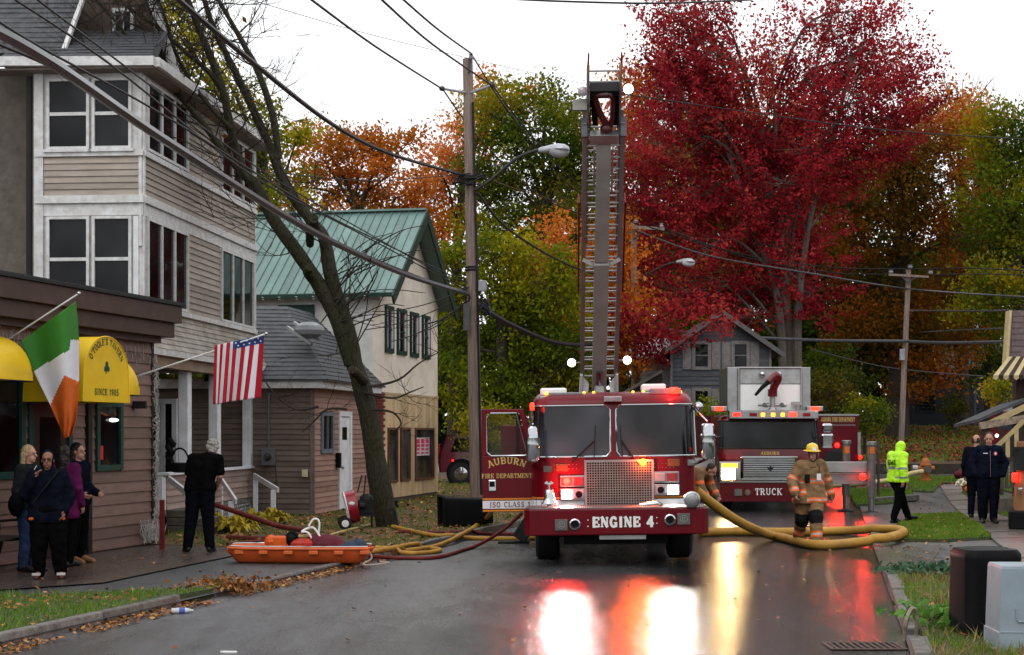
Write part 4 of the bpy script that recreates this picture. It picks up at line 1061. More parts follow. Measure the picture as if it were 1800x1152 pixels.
MB().bar(q + Vector((0, 0, -.64)), q2 + Vector((0, 0, -.64)), .06, .06).build('porch_rail', bs, rh)
MB().box(q.x, q.x + 3, q.y + .1, q.y + 1.6, 0, .35).build('porch_floor', stone_step, rh)

# FIRE ENGINE (nearest)
eng = thing('fire_engine', 'red ladder fire engine facing the camera with open cab door and raised ladder', 'fire engine', (1.49, 22.6, 0), -.035)
eng.rotation_euler = (0, -.014, -.035)
def bx(px): return (px - 1085) / 124.0
def bz(py): return 1.93 - (py - 760) / 124.0
def ex(px): return (px - 1081) / 119.0
def ez(py): return 1.93 - (py - 760) / 119.0
gold = mat('gold_leaf', (.55, .38, .13), .4, .3, var=.1)
letter_white = mat('letter_white', (.72, .72, .7), .4, var=.04)
stripe_white = mat('stripe_white', (.68, .68, .7), .35, var=.05)
stripe_orange = mat('stripe_orange', (.6, .2, .025), .35, var=.05)
maroon = mat('maroon_letter', (.15, .004, .012), .4, var=.05)
red_off = mat('red_lens_off', (.22, .01, .015), .15, coat=.5)
clear_off = mat('clear_lens_off', (.35, .3, .32), .12, .3)
amber_off = mat('amber_lens_off', (.16, .05, .008), .2, coat=.4)
red_on = glow('red_lamp_lit', (1, .006, .003), 7)
red_hot = glow('red_lamp_bright', (1, .012, .004), 8)
amber_on = glow('amber_lamp_lit', (1, .25, .012), 6)
head_warm = glow('headlamp_warm', (1, .7, .32), 60)
head_on = glow('headlamp_lit', (1, .97, .9), 30)
flood_on = glow('floodlamp_lit', (1, .9, .72), 9)
CR, CW, CY = .34, 1.22, .9
def cab_inset(z):
 if z < 1.56: return 0.0, 0.0
 if z < 2.36: return .10 * (z - 1.56) / .8, .02 * (z - 1.56) / .8
 k = (z - 2.36) / .17
 return .10 + .2 * k * k, .02 + .1 * k * k
def cabpt(a, z, o=0.0):
 fi, si = cab_inset(z); W = CW - si; s = 1 if a >= 0 else -1; u = abs(a); flat = W - CR
 if u <= flat: p, n = Vector((u, 0)), Vector((0, -1))
 elif u <= flat + CR * math.pi / 2:
  t = (u - flat) / CR; p = Vector((flat + CR * math.sin(t), CR * (1 - math.cos(t)))); n = Vector((math.sin(t), -math.cos(t)))
 else: p, n = Vector((W, CR + u - flat - CR * math.pi / 2)), Vector((1, 0))
 p += n * o
 return Vector((s * p.x, CY + fi + p.y, z))
AMAX = CW - CR + CR * math.pi / 2 + 2.1
def cab_rings(z):
 aa = [-AMAX, -1.6] + [-(CW - CR) - CR * math.pi / 2 * (1 - i / 5) for i in range(6)] + [0.0] + [(CW - CR) + CR * math.pi / 2 * i / 5 for i in range(6)] + [1.6, AMAX]
 return [cabpt(a, z) for a in aa]
mb = MB(); rings = [cab_rings(z) for z in (.86, 1.2, 1.56, 2.0, 2.36, 2.42, 2.48, 2.52)]
rings.append([Vector((q.x * .8, CY + .3 + (q.y - CY) * .8, 2.535)) for q in rings[-1]])
mb.loft(rings)
mb.build('cab', engine_red, eng, smooth=True)
mb = MB(); mb.box(-1.1, 1.1, .5, 3.2, .42, .858); mb.box(-.75, .75, .6, 3.4, .3, .45); mb.build('chassis', mat('chassis_black', (.006, .006, .007), .6), eng)
def panel(name, a0, a1, z0, z1, m, parent, o=.008, na=10, nz=3, rad=0.0):
 mb = MB(); g = [[cabpt(a0 + (a1 - a0) * i / na, z0 + (z1 - z0) * j / nz, o) for i in range(na + 1)] for j in range(nz + 1)]
 mb.loft(g, closed=False)
 return mb.build(name, m, parent, smooth=True)
chrome_trim = chrome
for s in (-1, 1):
 a0, a1 = (.045, 1.40)
 z0, z1 = 1.575, 2.33
 pane = panel('windshield', s * a0, s * a1, z0, z1, glass_screen, eng, .006, 16, 4)
 path = [cabpt(s * a, z1, .012) for a in np.linspace(a0 + .06, a1, 14)] + [cabpt(s * a, z0, .012) for a in np.linspace(a1, a0 + .06, 14)] + [cabpt(s * a0, z0 + .07, .012), cabpt(s * a0, z1 - .07, .012), cabpt(s * (a0 + .06), z1, .012)]
 MB().tube(path, .013, 6).build('window_trim', chrome, pane, smooth=True)
 MB().tube([cabpt(s * 1.13, z0 + .02, .012), cabpt(s * 1.11, z1 - .02, .012)], .016, 6).build('window_post', black_rubber, pane)
 piv = cabpt(s * .62, 1.5, .05); tip = cabpt(s * .27, 1.82, .05)
 if s > 0: piv = cabpt(.27, 1.46, .05); tip = cabpt(-.0 + .0, 1.5, .05); piv, tip = cabpt(.37, 1.44, .05), cabpt(.01 + .1 * 0 + .1, 1.82, .05)
 mb = MB(); mb.bar(piv, tip, .03, .02); mb.bar(tip + Vector((0, 0, .22)) + Vector((-.01 * s, 0, 0)), tip + Vector((.02 * s, -.01, -.26)), .014, .02); mb.build('wiper', dark_iron, eng)
mb = MB(); mb.box(-.13, .13, CY + .0, CY + .2, 2.38, 2.46); mb.build('scene_lamp', alum, eng, bevel=.008)
mb = MB(); mb.box(-.11, .11, CY - .012, CY - .002, 2.395, 2.445); mb.build('scene_lamp_lens', clear_off, eng)
gx0, gx1, gzb, gzt = ex(1033), ex(1147), ez(896), ez(812)
mb = MB(); mb.box(gx0, gx1, CY - .035, CY + .05, gzb, gzt); grille = mb.build('grille_back', mat('grille_dark', (.012, .008, .008), .6), eng)
mb = MB()
for i in range(26):
 x = gx0 + (gx1 - gx0) * i / 25; mb.box(x - .006, x + .006, CY - .052, CY - .04, gzb, gzt)
for i in range(20):
 z = gzb + (gzt - gzb) * i / 19; mb.box(gx0, gx1, CY - .0585, CY - .0525, z - .006, z + .006)
o = mb.build('grille_mesh', mat('grille_wire', (.3, .26, .24), .4, .7), eng); o['kind'] = 'stuff'
mb = MB(); mb.box(gx0 - .03, gx1 + .03, CY - .06, CY, gzt, gzt + .03); mb.box(gx0 - .03, gx0 - .002, CY - .06, CY, gzb, gzt - .001); mb.box(gx1 + .002, gx1 + .03, CY - .06, CY, gzb, gzt - .001); mb.build('grille_frame', alum, eng)
mb = MB(); mb.lathe([(.05, 0), (.05, .03), (.03, .045)], 14, Matrix.Translation((ex(1132), CY - .06, ez(813))) @ Matrix.Rotation(R_(90), 4, 'X')); mb.build('amber_flasher', amber_on, eng)
for s, a0, a1 in ((-1, abs(gx0) + .04, 1.6), (1, gx1 + .04, 1.45)):
 panel('white_stripe', s * a0, s * a1, ez(893), ez(878), stripe_white, eng, .004)
 panel('orange_stripe', s * a0, s * a1, ez(900), ez(896), stripe_orange, eng, .004)
 panel('orange_stripe', s * a0, s * a1, ez(876), ez(873), stripe_orange, eng, .004)
def cluster(x0, x1, z0, z1, lens, power=None):
 mb = MB(); y = CY - .05
 mb.box(x0, x1, y, CY + .04, z0, z1); h = mb.build('lamp_housing', mat('lamp_bezel', (.3, .29, .29), .3, .9), eng, bevel=.012)
 mid = (x0 + x1) / 2
 for k, m in enumerate(lens):
  u0, u1 = (x0 + .025, mid - .012) if k == 0 else (mid + .012, x1 - .025)
  g = MB(); g.box(u0, u1, y - .018, y - .001, z0 + .022, z1 - .022); q = g.build('lens', m, h, bevel=.012)
  if m is clear_off and z0 < ez(852):
   r = MB(); r.lathe([(.045, 0), (.05, .01), (.03, .014)], 12, Matrix.Translation(((u0 + u1) / 2, y - .018, (z0 + z1) / 2)) @ Matrix.Rotation(R_(90), 4, 'X')); r.build('reflector', black_plastic, h)
 return h
def lamp_light(name, parent, loc, power, col, spread, tilt, r=.06, blend=.6, pan=0):
 d = bpy.data.lights.new(name, 'SPOT'); d.energy = power; d.color = col; d.spot_size = R_(spread); d.spot_blend = blend; d.shadow_soft_size = r
 o = bpy.data.objects.new(name, d); COL.objects.link(o); o.parent = parent; o.location = loc; o.rotation_euler = (R_(90 - tilt), 0, R_(180 + pan)); return o
cl = cluster(ex(986), ex(1031), ez(855), ez(835), [red_on, red_off]); cl2 = cluster(ex(986), ex(1031), ez(878), ez(858), [head_on, clear_off])
cr_ = cluster(ex(1149), ex(1195), ez(850), ez(830), [clear_off, red_off]); cr2 = cluster(ex(1150), ex(1196), ez(872), ez(852), [clear_off, head_on])
HEADW = 120
def halo(parent, loc, power, col, r=.05):
 d = bpy.data.lights.new('lamp_spill', 'POINT'); d.energy = power; d.color = col; d.shadow_soft_size = r; o = bpy.data.objects.new('lamp_spill', d); COL.objects.link(o); o.parent = parent; o.location = loc
halo(eng, (ex(998), CY - .2, ez(845)), 22, (1, .03, .02)); halo(eng, (ex(1132), CY - .2, ez(813)), 18, (1, .12, .02)); halo(eng, (ex(1188), CY + .05, ez(683)), 8, (1, .03, .02)); halo(eng, (ex(939) - .06, CY - .02, ez(711)), 1.5, (1, .03, .02))
lamp_light('headlamp_light', eng, (ex(998), CY - .14, ez(868)), HEADW, (1, .96, .9), 70, 4)
lamp_light('headlamp_light', eng, (ex(1184), CY - .14, ez(862)), HEADW, (1, .98, .88), 70, 4)
lamp_light('flasher_light', eng, (ex(998), CY - .14, ez(845)), 35, (1, .05, .03), 120, 4)
lamp_light('flasher_light', eng, (ex(1132), CY - .16, ez(813)), 150, (1, .1, .012), 110, 14, r=.07)
for px, py in ((990, 821), (1186, 815)):
 x, z = ex(px), ez(py); MB().box(x - .09, x + .09, CY - .012, CY, z - .055, z + .055).build('marker_lamp', amber_off, eng, bevel=.006)
for px, py in ((968, 823), (1218, 815)):
 q = cabpt((px - 1081) / 119 * 1.02, ez(py), .012); MB().box(-.07, .07, -.012, .012, -.045, .045, M=Matrix.Translation(q) @ Matrix.Rotation(.5 * (1 if px > 1081 else -1), 4, 'Z')).build('side_badge', steel, eng)
mb = MB()
for s in (-1, 1):
 for i in range(7):
  for j in range(2): mb.ball((s * (.55 + i * .055), CY - .002, ez(816) + j * -.06), .006, 6, 4)
o = mb.build('rivet', steel, eng); o['kind'] = 'stuff'
mb = MB(); zt, zb = bz(894), bz(941)
pl = [(-1.31, .12), (-1.24, 0), (1.24, 0), (1.31, .1), (1.31, .85), (-1.31, .85)]
mb.prism([Vector((x, y, zb)) for x, y in pl], (0, 0, zt - zb)); mb.build('bumper', engine_red, eng, bevel=.02)
mb = MB(); mb.prism([Vector((x * .985, y * .97 + .015, zt + .001)) for x, y in pl], (0, 0, .012))
for i in range(80):
 x = -1.2 + i * .0305; mb.box(x - .006, x + .006, .03, .84, zt + .013, zt + .02)
o = mb.build('tread_plate', mat('tread_plate', (.3, .3, .3), .35, .9), eng); o['kind'] = 'stuff'
lettering('lettering', 'ENGINE 4', lambda x, y, l: Vector((bx(1097) + x, -l - .001, bz(926.5) + y)), .138, letter_white, eng, th=.3, gap=.13, wx=.98)
for px, py in ((1035, 914), (1035, 925), (1156, 911), (1156, 921)):
 MB().lathe([(.009, 0), (.009, .006)], 8, Matrix.Translation((bx(px), -.001, bz(py))) @ Matrix.Rotation(R_(90), 4, 'X')).build('bolt', letter_white, eng)
for px, py in ((988, 922), (1203, 914)):
 x, z = bx(px), bz(py); sp = MB().box(x - .09, x + .09, -.03, .0, z - .08, z + .08).build('siren_speaker', mat('speaker_grey', (.14, .13, .12), .5, .5), eng, bevel=.006)
 mb = MB()
 for k in range(24):
  a, b = 2 * math.pi * k / 24, 2 * math.pi * (k + 1) / 24
  mb.bar((x + .05 * math.cos(a), -.034, z + .05 * math.sin(a)), (x + .05 * math.cos(b), -.034, z + .05 * math.sin(b)), .008)
 mb.bar((x - .02, -.034, z - .03), (x - .02, -.034, z + .03), .01); mb.bar((x - .018, -.0345, z + .025), (x + .025, -.0345, z + .025), .01); mb.bar((x - .018, -.0345, z), (x + .02, -.0345, z), .009); mb.bar((x - .018, -.0345, z - .025), (x + .025, -.0345, z - .025), .01)
 mb.build('emblem', steel, sp)
for px, py in ((1012, 921), (1179, 915)):
 x, z = bx(px), bz(py); M = Matrix.Translation((x, 0, z)) @ Matrix.Rotation(R_(90), 4, 'X')
 h = MB().lathe([(.03, .0), (.075, .002), (.08, .03), (.062, .04), (.05, .02), (.02, .005)], 20, M).build('air_horn', chrome, eng, smooth=True)
 MB().lathe([(.05, .022), (.0, .024)], 14, M).build('horn_mouth', black_plastic, h)
M = Matrix.Translation((bx(967), .3, zt + .03))
bell = MB().lathe([(.03, 0), (.035, .02), (.10, .03), (.115, .035), (.09, .07), (.075, .13), (.068, .2), (.05, .235), (.0, .245)], 20, M).build('bell', chrome, eng, smooth=True)
mb = MB(); mb.tube([M @ Vector((0, 0, .24)), M @ Vector((0, 0, .3))], .018, 8); mb.ball(M @ Vector((0, 0, .31)), .025, 8, 5)
mb.prism([M @ Vector(q) for q in ((-.07, 0, .33), (-.03, 0, .36), (0, 0, .33), (.03, 0, .36), (.07, 0, .33), (0, 0, .3))], (0, .012, 0)); mb.build('bell_eagle', chrome, bell)
M = Matrix.Translation((bx(1218), -.02, bz(880))) @ Matrix.Rotation(R_(90), 4, 'X')
sr_ = MB().lathe([(.09, -.25), (.11, -.1), (.118, 0), (.118, .02), (.1, .035), (.05, .04), (.0, .045)], 24, M).build('mechanical_siren', steel, eng, smooth=True)
mb = MB()
for r in (.06, .09):
 mb.tube([M @ Vector((r * math.cos(k * math.pi / 12), r * math.sin(k * math.pi / 12), .042)) for k in range(25)], .004, 4)
mb.build('siren_ring', chrome, sr_)
MB().tube([(bx(1128), .3, zt + .03), (bx(1160), .25, zt + .06), (bx(1166), .2, zt + .03)], .03, 8).build('tow_eye', chrome, eng)
MB().box(bx(1055), bx(1137), .05, .08, bz(949), bz(942)).build('plate_bracket', alum, eng)
def light_bar(x0, x1, z0, lit):
 b = MB(); b.box(x0, x1, CY + .25, CY + .65, z0, z0 + .05); o = b.build('light_bar', alum, eng, bevel=.01)
 MB().box(x0 + .0, x0 + (x1 - x0) * .62, CY + .3, CY + .6, z0 + .052, z0 + .17).build('bar_cover', letter_white, o, bevel=.03)
 MB().box(x0 + .12, x1 - .0, CY + .24, CY + .52, z0 - .05 + .052, z0 + .1).build('bar_lens', mat('smoked_lens', (.2, .19, .2), .12), o, bevel=.015)
 if lit:
  MB().box(x1 - .17, x1 - .05, CY + .215, CY + .30, z0 + .01, z0 + .11).build('lit_lens', red_hot, o, bevel=.01)
 return o
zr = ez(700)
light_bar(ex(953), ex(1029), zr - .0, False); light_bar(ex(1133), ex(1203), zr + .04, True)
for px, py in ((964, 697), (1031, 698), (1048, 698), (1118, 695), (1136, 695), (1202, 691)):
 x = ex(px); M = Matrix.Translation((x, CY + .3, 2.50)); MB().lathe([(.022, 0), (.022, .03), (.01, .045)], 8, M).build('roof_marker', amber_on, eng)
x, z = ex(939), ez(713); bcn = MB().lathe([(.03, -.05), (.034, .0), (.03, .05), (.0, .06)], 10, Matrix.Translation((x, CY + .1, z))).build('beacon', red_hot, eng)
MB().tube([(x, CY + .1, z - .04), (x, CY + .12, z - .3)], .016, 6).build('beacon_stalk', chrome, eng)
lamp_light('flasher_light', eng, (x, CY - .05, z), 15, (1, .05, .03), 160, 0)
q = Vector((ex(1234), CY + .35, ez(717))); mb = MB(); mb.ball(q, (.075, .09, .075), 12, 8); mb.tube([q + Vector((0, .03, 0)), q + Vector((-.15, .1, .06))], .015, 6); mb.build('spot_lamp', chrome, eng, smooth=True)
for px, s in ((940, -1), (1245, 1)):
 x = ex(px); y = CY - .12
 arm = MB(); arm.tube([cabpt(s * 1.25, 1.44, .02), (x - s * .02, y, 1.52)], .024, 8); arm.tube([cabpt(s * 1.3, 2.3, .0), (x, y + .05, 2.07)], .014, 6); am = arm.build('mirror_arm', chrome, eng)
 rings = []
 for zz, hw, dp in ((1.52, .06, .05), (1.55, .105, .07), (1.78, .11, .08), (1.86, .105, .08), (1.865, .085, .07), (2.0, .075, .06), (2.03, .05, .05)):
  rings.append([Vector((x + hw * math.copysign(abs(math.cos(t)) ** .6, math.cos(t)), y + dp * math.copysign(abs(math.sin(t)) ** .6, math.sin(t)), zz)) for t in [2 * math.pi * k / 14 for k in range(14)]])
 MB().loft(rings).build('mirror', chrome, eng, smooth=True)
x, z = ex(1240), ez(790); MB().ball((x, CY + .2, z), .035, 8, 5).build('side_flasher', red_on, eng)
def wheel(parent, x, y, r, w_, m_rim=steel, name='wheel', z=None):
 M = Matrix.Translation((x, y, r if z is None else z)) @ Matrix.Rotation(R_(90), 4, 'Y')
 o = MB().lathe([(r * .55, -w_ / 2), (r * .9, -w_ / 2), (r, -w_ * .38), (r, w_ * .38), (r * .9, w_ / 2), (r * .55, w_ / 2)], 28, M).build(name, black_rubber, parent, smooth=True)
 MB().lathe([(r * .2, -w_ * .62), (r * .5, -w_ * .52), (r * .57, -w_ * .505), (r * .57, w_ * .505), (r * .5, w_ * .52), (r * .2, w_ * .62)], 18, M).build('rim', m_rim, o, smooth=True)
 return o
for x in (-1.0, 1.0): wheel(eng, x, 1.75, .53, .36)
for x in (-1.0, 1.0): wheel(eng, x, 8.0, .53, .4)
MB().box(-1.23, 1.23, 3.75, 10.2, .6, 2.3).build('pump_body', engine_red, eng, bevel=.02)
MB().box(-1.1, 1.1, 3.0, 3.76, .7, 2.2).build('pump_panel', steel, eng)
dy = CY + .72
dx0, dx1 = (843 - 900) / F * (22.6 + dy) - 1.49, ex(949)
def dzz(py): return 1.93 - (py - 760) / (F / (22.6 + dy))
x0, x1 = dx0, -1.17
zb, zt, wb, wt = dzz(898), dzz(717), dzz(799), dzz(724)
mb = MB(); cut = .17
mb.prism([Vector((x0, dy, zb)), Vector((x1, dy, zb)), Vector((x1, dy, wb)), Vector((x0, dy, wb))], (0, .06, 0))
mb.prism([Vector((x0, dy, wb)), Vector((x0 + .07, dy, wb)), Vector((x0 + .07, dy, zt)), Vector((x0, dy, zt))], (0, .06, 0))
mb.prism([Vector((x0 + .07, dy, wt)), Vector((x1 - cut - .06, dy, wt)), Vector((x1 - cut, dy, zt)), Vector((x0 + .07, dy, zt))], (0, .06, 0))
mb.prism([Vector((x1 - .1, dy, wb)), Vector((x1, dy, wb)), Vector((x1, dy, wb + .1)), Vector((x1 - cut, dy, zt)), Vector((x1 - cut - .06, dy, wt))], (0, .06, 0))
door = mb.build('cab_door', engine_red, eng, bevel=.008)
wpath = [Vector(q) for q in ((x0 + .08, dy - .004, wb + .05), (x0 + .08, dy - .004, wt - .06), (x0 + .14, dy - .004, wt), (x1 - cut - .11, dy - .004, wt), (x1 - .12, dy - .004, wb + .02), (x1 - .16, dy - .004, wb), (x0 + .14, dy - .004, wb), (x0 + .08, dy - .004, wb + .05))]
MB().tube(wpath, .014, 6).build('window_trim', chrome, door, smooth=True)
mb = MB(); mb.prism(wpath[:-1], (0, .01, 0)); pn = mb.build('pane', glass_clear, door); pn.location = (0, .03, 0)
MB().box(x1 - .29, x1 - .25, dy - .004, dy + .03, wb, wt).build('window_bar', black_rubber, door)
for za, zb2, m in ((dzz(892), dzz(878), stripe_white), (dzz(897), dzz(894), stripe_orange), (dzz(876.5), dzz(873.5), stripe_orange)):
 MB().box(x0, x1, dy - .003, dy - .0005, za, zb2).build('stripe', m, door)
cxd = (x0 + x1) / 2 - .03
def arc_t(R0, zc):
 def f(x, y, l):
  a = x / R0; r = R0 + y
  return Vector((cxd + math.sin(a) * r, dy - l, zc + math.cos(a) * r))
 return f
lettering('lettering', 'AUBURN', arc_t(.62, dzz(822) - .54), .098, gold, door, th=.2, gap=.12, wx=1.06)
lettering('lettering', 'FIRE DEPARTMENT', lambda x, y, l: Vector((cxd + x, dy - l, dzz(838) + y)), .066, gold, door, th=.21, gap=.13, wx=.92)
lettering('lettering', 'ISO CLASS 1', lambda x, y, l: Vector((cxd + .04 + x, dy - l - .004, dzz(889.5) + y)), .08, maroon, door, th=.17, gap=.14, wx=.95)
hx, hz = x0 + .15, dzz(851); hd = MB().box(hx - .06, hx + .06, dy - .03, dy, hz - .09, hz + .09).build('door_handle', chrome, door, bevel=.015)
MB().box(hx - .04, hx + .04, dy - .045, dy - .03, hz - .02, hz + .06).build('latch', black_plastic, hd)
MB().box(-1.75, -1.22, dy + 1.35, dy + 1.41, zb + .1, dzz(745)).build('crew_door', engine_red, eng, bevel=.01)
yb = 5.2; s_ = F / (22.6 + yb)
def kx(px): return (px - 900) / s_ - 1.49 - .035 * yb
def kz(py): return CH - (py - 760) / s_
mb = MB(); mb.bar((kx(945), yb, kz(896)), (kx(912), yb, kz(946)), .22, .26); mb.build('stabiliser_leg', mat('stabiliser_black', (.02, .02, .022), .45), eng, bevel=.01)
MB().box(kx(876), kx(930), yb - .3, yb + .3, .0, .05).build('stabiliser_pad', black_plastic, eng)
# ladder
TH = R_(48); LY, LZ = 8.5, 2.6; cT, sT = math.cos(TH), math.sin(TH)
def Lp(py): k = (760 - py) / F; return (k * 31.1 - .67) / (sT + cT * k)
LXC = -.06
def LP(u, L, n=0.0):           # n > 0: on the underside, towards the camera
 return Vector((LXC + .012 * L + u, LY - cT * L - sT * n, LZ + sT * L - cT * n))
Ltip = Lp(97); Lj = Lp(455)
lad_al = mat('ladder_aluminium', (.3, .29, .28), .45, .7, var=.15, scale=3)
lad = MB().box(-.45, .45, LY - .5, LY + .5, 2.3, 2.55).build('turntable', steel, eng)
def rails(name, L0_, L1_, hw_, n0, n1, w_=.075, m=lad_al):
 for s in (-1, 1):
  mb = MB(); mb.bar(LP(s * hw_, L0_, n0), LP(s * hw_, L1_, n0), .09, w_, up=(1, 0, 0)); mb.bar(LP(s * hw_, L0_, n1), LP(s * hw_, L1_, n1), w_ * .8, .05, up=(1, 0, 0))
  k = int((L1_ - L0_) / .42)
  mb.build(name, m, eng)
rails('ladder_rail', Lp(668), Lp(215), .325, 0, -.42)
rails('fly_rail', Lp(430), Ltip - .35, .27, -.06, -.3, .035)
src = None; n = 24
for i in range(n):
 L = Lp(660) + (Lp(235) - Lp(660)) * i / (n - 1)
 for nn_, dl in ((.01, 0), (-.12, .06)):
  if src is None:
   src = MB().tube([(-.32, 0, 0), (.32, 0, 0)], .017, 6).build('rung', alum, eng); src.location = LP(0, L + dl, nn_)
  else: inst(src, eng, LP(0, L + dl, nn_))
for py in (128, 147): inst(src, eng, LP(0, Lp(py), -.06), scale=(.86, 1, 1))
for s in (-1, 1):
 MB().bar(LP(s * .275, Ltip - .35, -.06), LP(s * .275, Ltip - .17, -.06), .035, .05).build('ladder_tip', mat('orange_tip', (.5, .2, .06), .4), eng)
 MB().bar(LP(s * .275, Ltip - .17, -.06), LP(s * .27, Ltip, -.06), .026, .04).build('ladder_tip', engine_red, eng)
 MB().bar(LP(s * .41, Lp(520), -.25), LP(s * .41, Lp(362), -.25), .3, .03, up=(1, 0, 0)).build('side_board', maroon, eng)
boom_m = mat('boom_grey', (.3, .29, .27), .5, .1, c2=(.23, .22, .2), scale=2)
a, b2 = Lp(688), Lj; h = .135
mb = MB(); mb.hexa([LP(-h, a, .02), LP(h, a, .02), LP(h, a, .2), LP(-h, a, .2), LP(-h, b2, .02), LP(h, b2, .02), LP(h, b2, .2), LP(-h, b2, .2)]); mb.build('boom', boom_m, eng, bevel=.01)
a, b2 = Lj + .03, Lp(238); h = .125
mb = MB(); mb.hexa([LP(-h, a, .02), LP(h, a, .02), LP(h, a, .16), LP(-h, a, .16), LP(-h, b2, .02), LP(h, b2, .02), LP(h, b2, .16), LP(-h, b2, .16)]); mb.build('inner_boom', boom_m, eng, bevel=.01)
for s in (-1, 1):
 MB().bar(LP(s * .12, Lj - .08, .1), LP(s * .34, Lj + .02, .05), .05, .07).build('boom_bracket', lad_al, eng)
 MB().bar(LP(s * .155, Lp(255), .1), LP(s * .155, Lp(330), .1), .03, .1).build('cable_cover', lad_al, eng)
mb = MB(); mb.hexa([LP(-.24, Lp(246), .0), LP(.24, Lp(246), .0), LP(.24, Lp(246), .17), LP(-.24, Lp(246), .17), LP(-.24, Lp(229), .0), LP(.24, Lp(229), .0), LP(.24, Lp(229), .17), LP(-.24, Lp(229), .17)]); mb.build('cross_plate', alum, eng, bevel=.006)
mb = MB(); A_, B_ = Lp(226), Lp(156)
for s in (-1, 1): mb.hexa([LP(s * .245, A_, -.25), LP(s * .225, A_, -.25), LP(s * .225, A_, .08), LP(s * .245, A_, .08), LP(s * .245, B_, -.25), LP(s * .225, B_, -.25), LP(s * .225, B_, .08), LP(s * .245, B_, .08)])
mb.hexa([LP(-.225, B_ - .1, -.2), LP(.225, B_ - .1, -.2), LP(.225, B_ - .1, .08), LP(-.225, B_ - .1, .08), LP(-.225, B_, -.2), LP(.225, B_, -.2), LP(.225, B_, .08), LP(-.225, B_, .08)])
mb.bar(LP(-.14, A_, -.1), LP(-.2, B_, -.1), .1, .03); mb.bar(LP(.17, A_, -.1), LP(.17, B_, -.1), .14, .03)
mb.build('nozzle_housing', black_plastic, eng)
pipe = mat('pipe_dark_red', (.06, .008, .01), .35, coat=.4)
L1_, L2_ = Lp(220), Lp(165)
mb = MB(); mb.tube(spline([LP(.06, L1_ - .1, .02), LP(.02, L1_ + .05, .02), LP(-.1, (L1_ + L2_) / 2, 0), LP(-.16, L2_ - .05, 0), LP(-.1, L2_, .04), LP(.06, L2_ + .01, .06)], 5), .06, 10); mb.tube(spline([LP(.06, L1_ - .1, .02), LP(.14, L1_ + .12, .02), LP(.15, L2_ - .1, 0), LP(.1, L2_, .05), LP(.06, L2_ + .01, .06)], 5), .05, 10); mb.ball(LP(.04, L1_ - .06, .03), .11, 10, 6); mb.build('water_monitor', pipe, eng, smooth=True)
def flood(u, py, on, n_=0.02, r=.085):
 c = LP(u, Lp(py), n_); M = Matrix.Translation(c) @ Matrix.Rotation(R_(90), 4, 'X')
 h_ = MB().lathe([(r * .5, -.08), (r, -.03), (r, .0), (r * .93, .012)], 16, M).build('flood_lamp', chrome, eng, smooth=True)
 MB().lathe([(r * .9, .013), (r * .5, .03), (0, .035)], 16, M).build('lens', flood_on if on else clear_off, h_, smooth=True)
 sg = -1 if u > 0 else 1
 MB().tube([c, c + Vector((sg * .17, .03, 0))], .014, 6).build('lamp_arm', alum, h_)
flood(-.53, 636, True); flood(.53, 633, True); flood(.40, 161, True, -.06, .09); flood(-.36, 163, False, -.06, .085)
c = LP(-.41, Lp(187), -.05); MB().box(-.12, .12, -.05, .05, -.09, .09, M=Matrix.Translation(c)).build('junction_box', boom_m, eng, bevel=.006)
for s in (-1, 1):
 q = LP(s * .33, Lp(220), 0); MB().box(-.05, .05, -.05, .05, -.2, .12, M=Matrix.Translation(q)).build('tip_bracket', mat('blue_grey_bracket', (.11, .12, .14), .4), eng, bevel=.006)
MB().tube([(LXC, LY - .9, 2.3), LP(0, Lp(668), .25)], .1, 14).build('lift_cylinder', boom_m, eng, smooth=True)
MB().tube([LP(0, Lp(668), .25), LP(0, Lp(640), .22)], .06, 12).build('cylinder_rod', chrome, eng)
for s in (-1, 1):
 mb = MB(); mb.prism([LP(s * .22, Lp(690), .3), LP(s * .36, Lp(690), .1), LP(s * .34, Lp(655), .05), LP(s * .2, Lp(665), .15)], (0, .06, 0)); mb.bar(LP(s * .36, Lp(692), .1), LP(s * .34, Lp(655), .05), .05, .08); mb.build('base_bracket', white_paint, eng)
MB().box(LXC - .02, LXC + .42, LY - 1.3, LY - 1.0, 2.52, 2.62).build('control_box', alum, eng)

# TOWER TRUCK behind
trk = thing('tower_truck', 'red tower ladder truck with silver platform above its cab parked behind the engine', 'fire truck', (6.24, 38.4, rise(6.2, 38.4)), -.02)
TS = F / 38.4
def tx(px): return (px - 1355) / TS
def tz(py): return CH - (py - 760) / TS - trk.location.z
truck_red = mat('truck_red', (.085, .002, .007), .28, 0, var=.1, scale=2, coat=.4)
prof = [(.95, 0, 0), (1.38, 0, 0), (1.45, .01, .0), (2.22, .16, .03), (2.3, .22, .06), (2.36, .4, .2)]
def trk_ring(z, fi, si):
 W = 1.23 - si; r = .2; pts = [(-W, 2.6)] + [(-W + r * (1 - math.cos(t)), .25 + fi + r * (1 - math.sin(t))) for t in np.linspace(0, math.pi / 2, 5)] + [(W - r * (1 - math.cos(t)), .25 + fi + r * (1 - math.sin(t))) for t in np.linspace(math.pi / 2, 0, 5)] + [(W, 2.6)]
 return [Vector((x, y, z)) for x, y in pts]
MB().loft([trk_ring(*q) for q in prof]).build('cab', truck_red, trk, smooth=True)
sc = MB(); g = []
for z, fi, si in ((tz(788), .012, .0), (2.2, .155, .03)):
 r = trk_ring(z, fi, si); g.append([Vector((q.x * 1.004, q.y - .015, q.z)) for q in r[2:-2]])
sc.loft(g, closed=False); ws_ = sc.build('windshield', glass_dark, trk, smooth=True)
MB().tube(g[0] + g[1][::-1] + [g[0][0]], .018, 6).build('window_trim', black_rubber, ws_)
MB().box(tx(1284), tx(1441), .2, .55, tz(736), tz(722)).build('visor', steel, trk, bevel=.01)
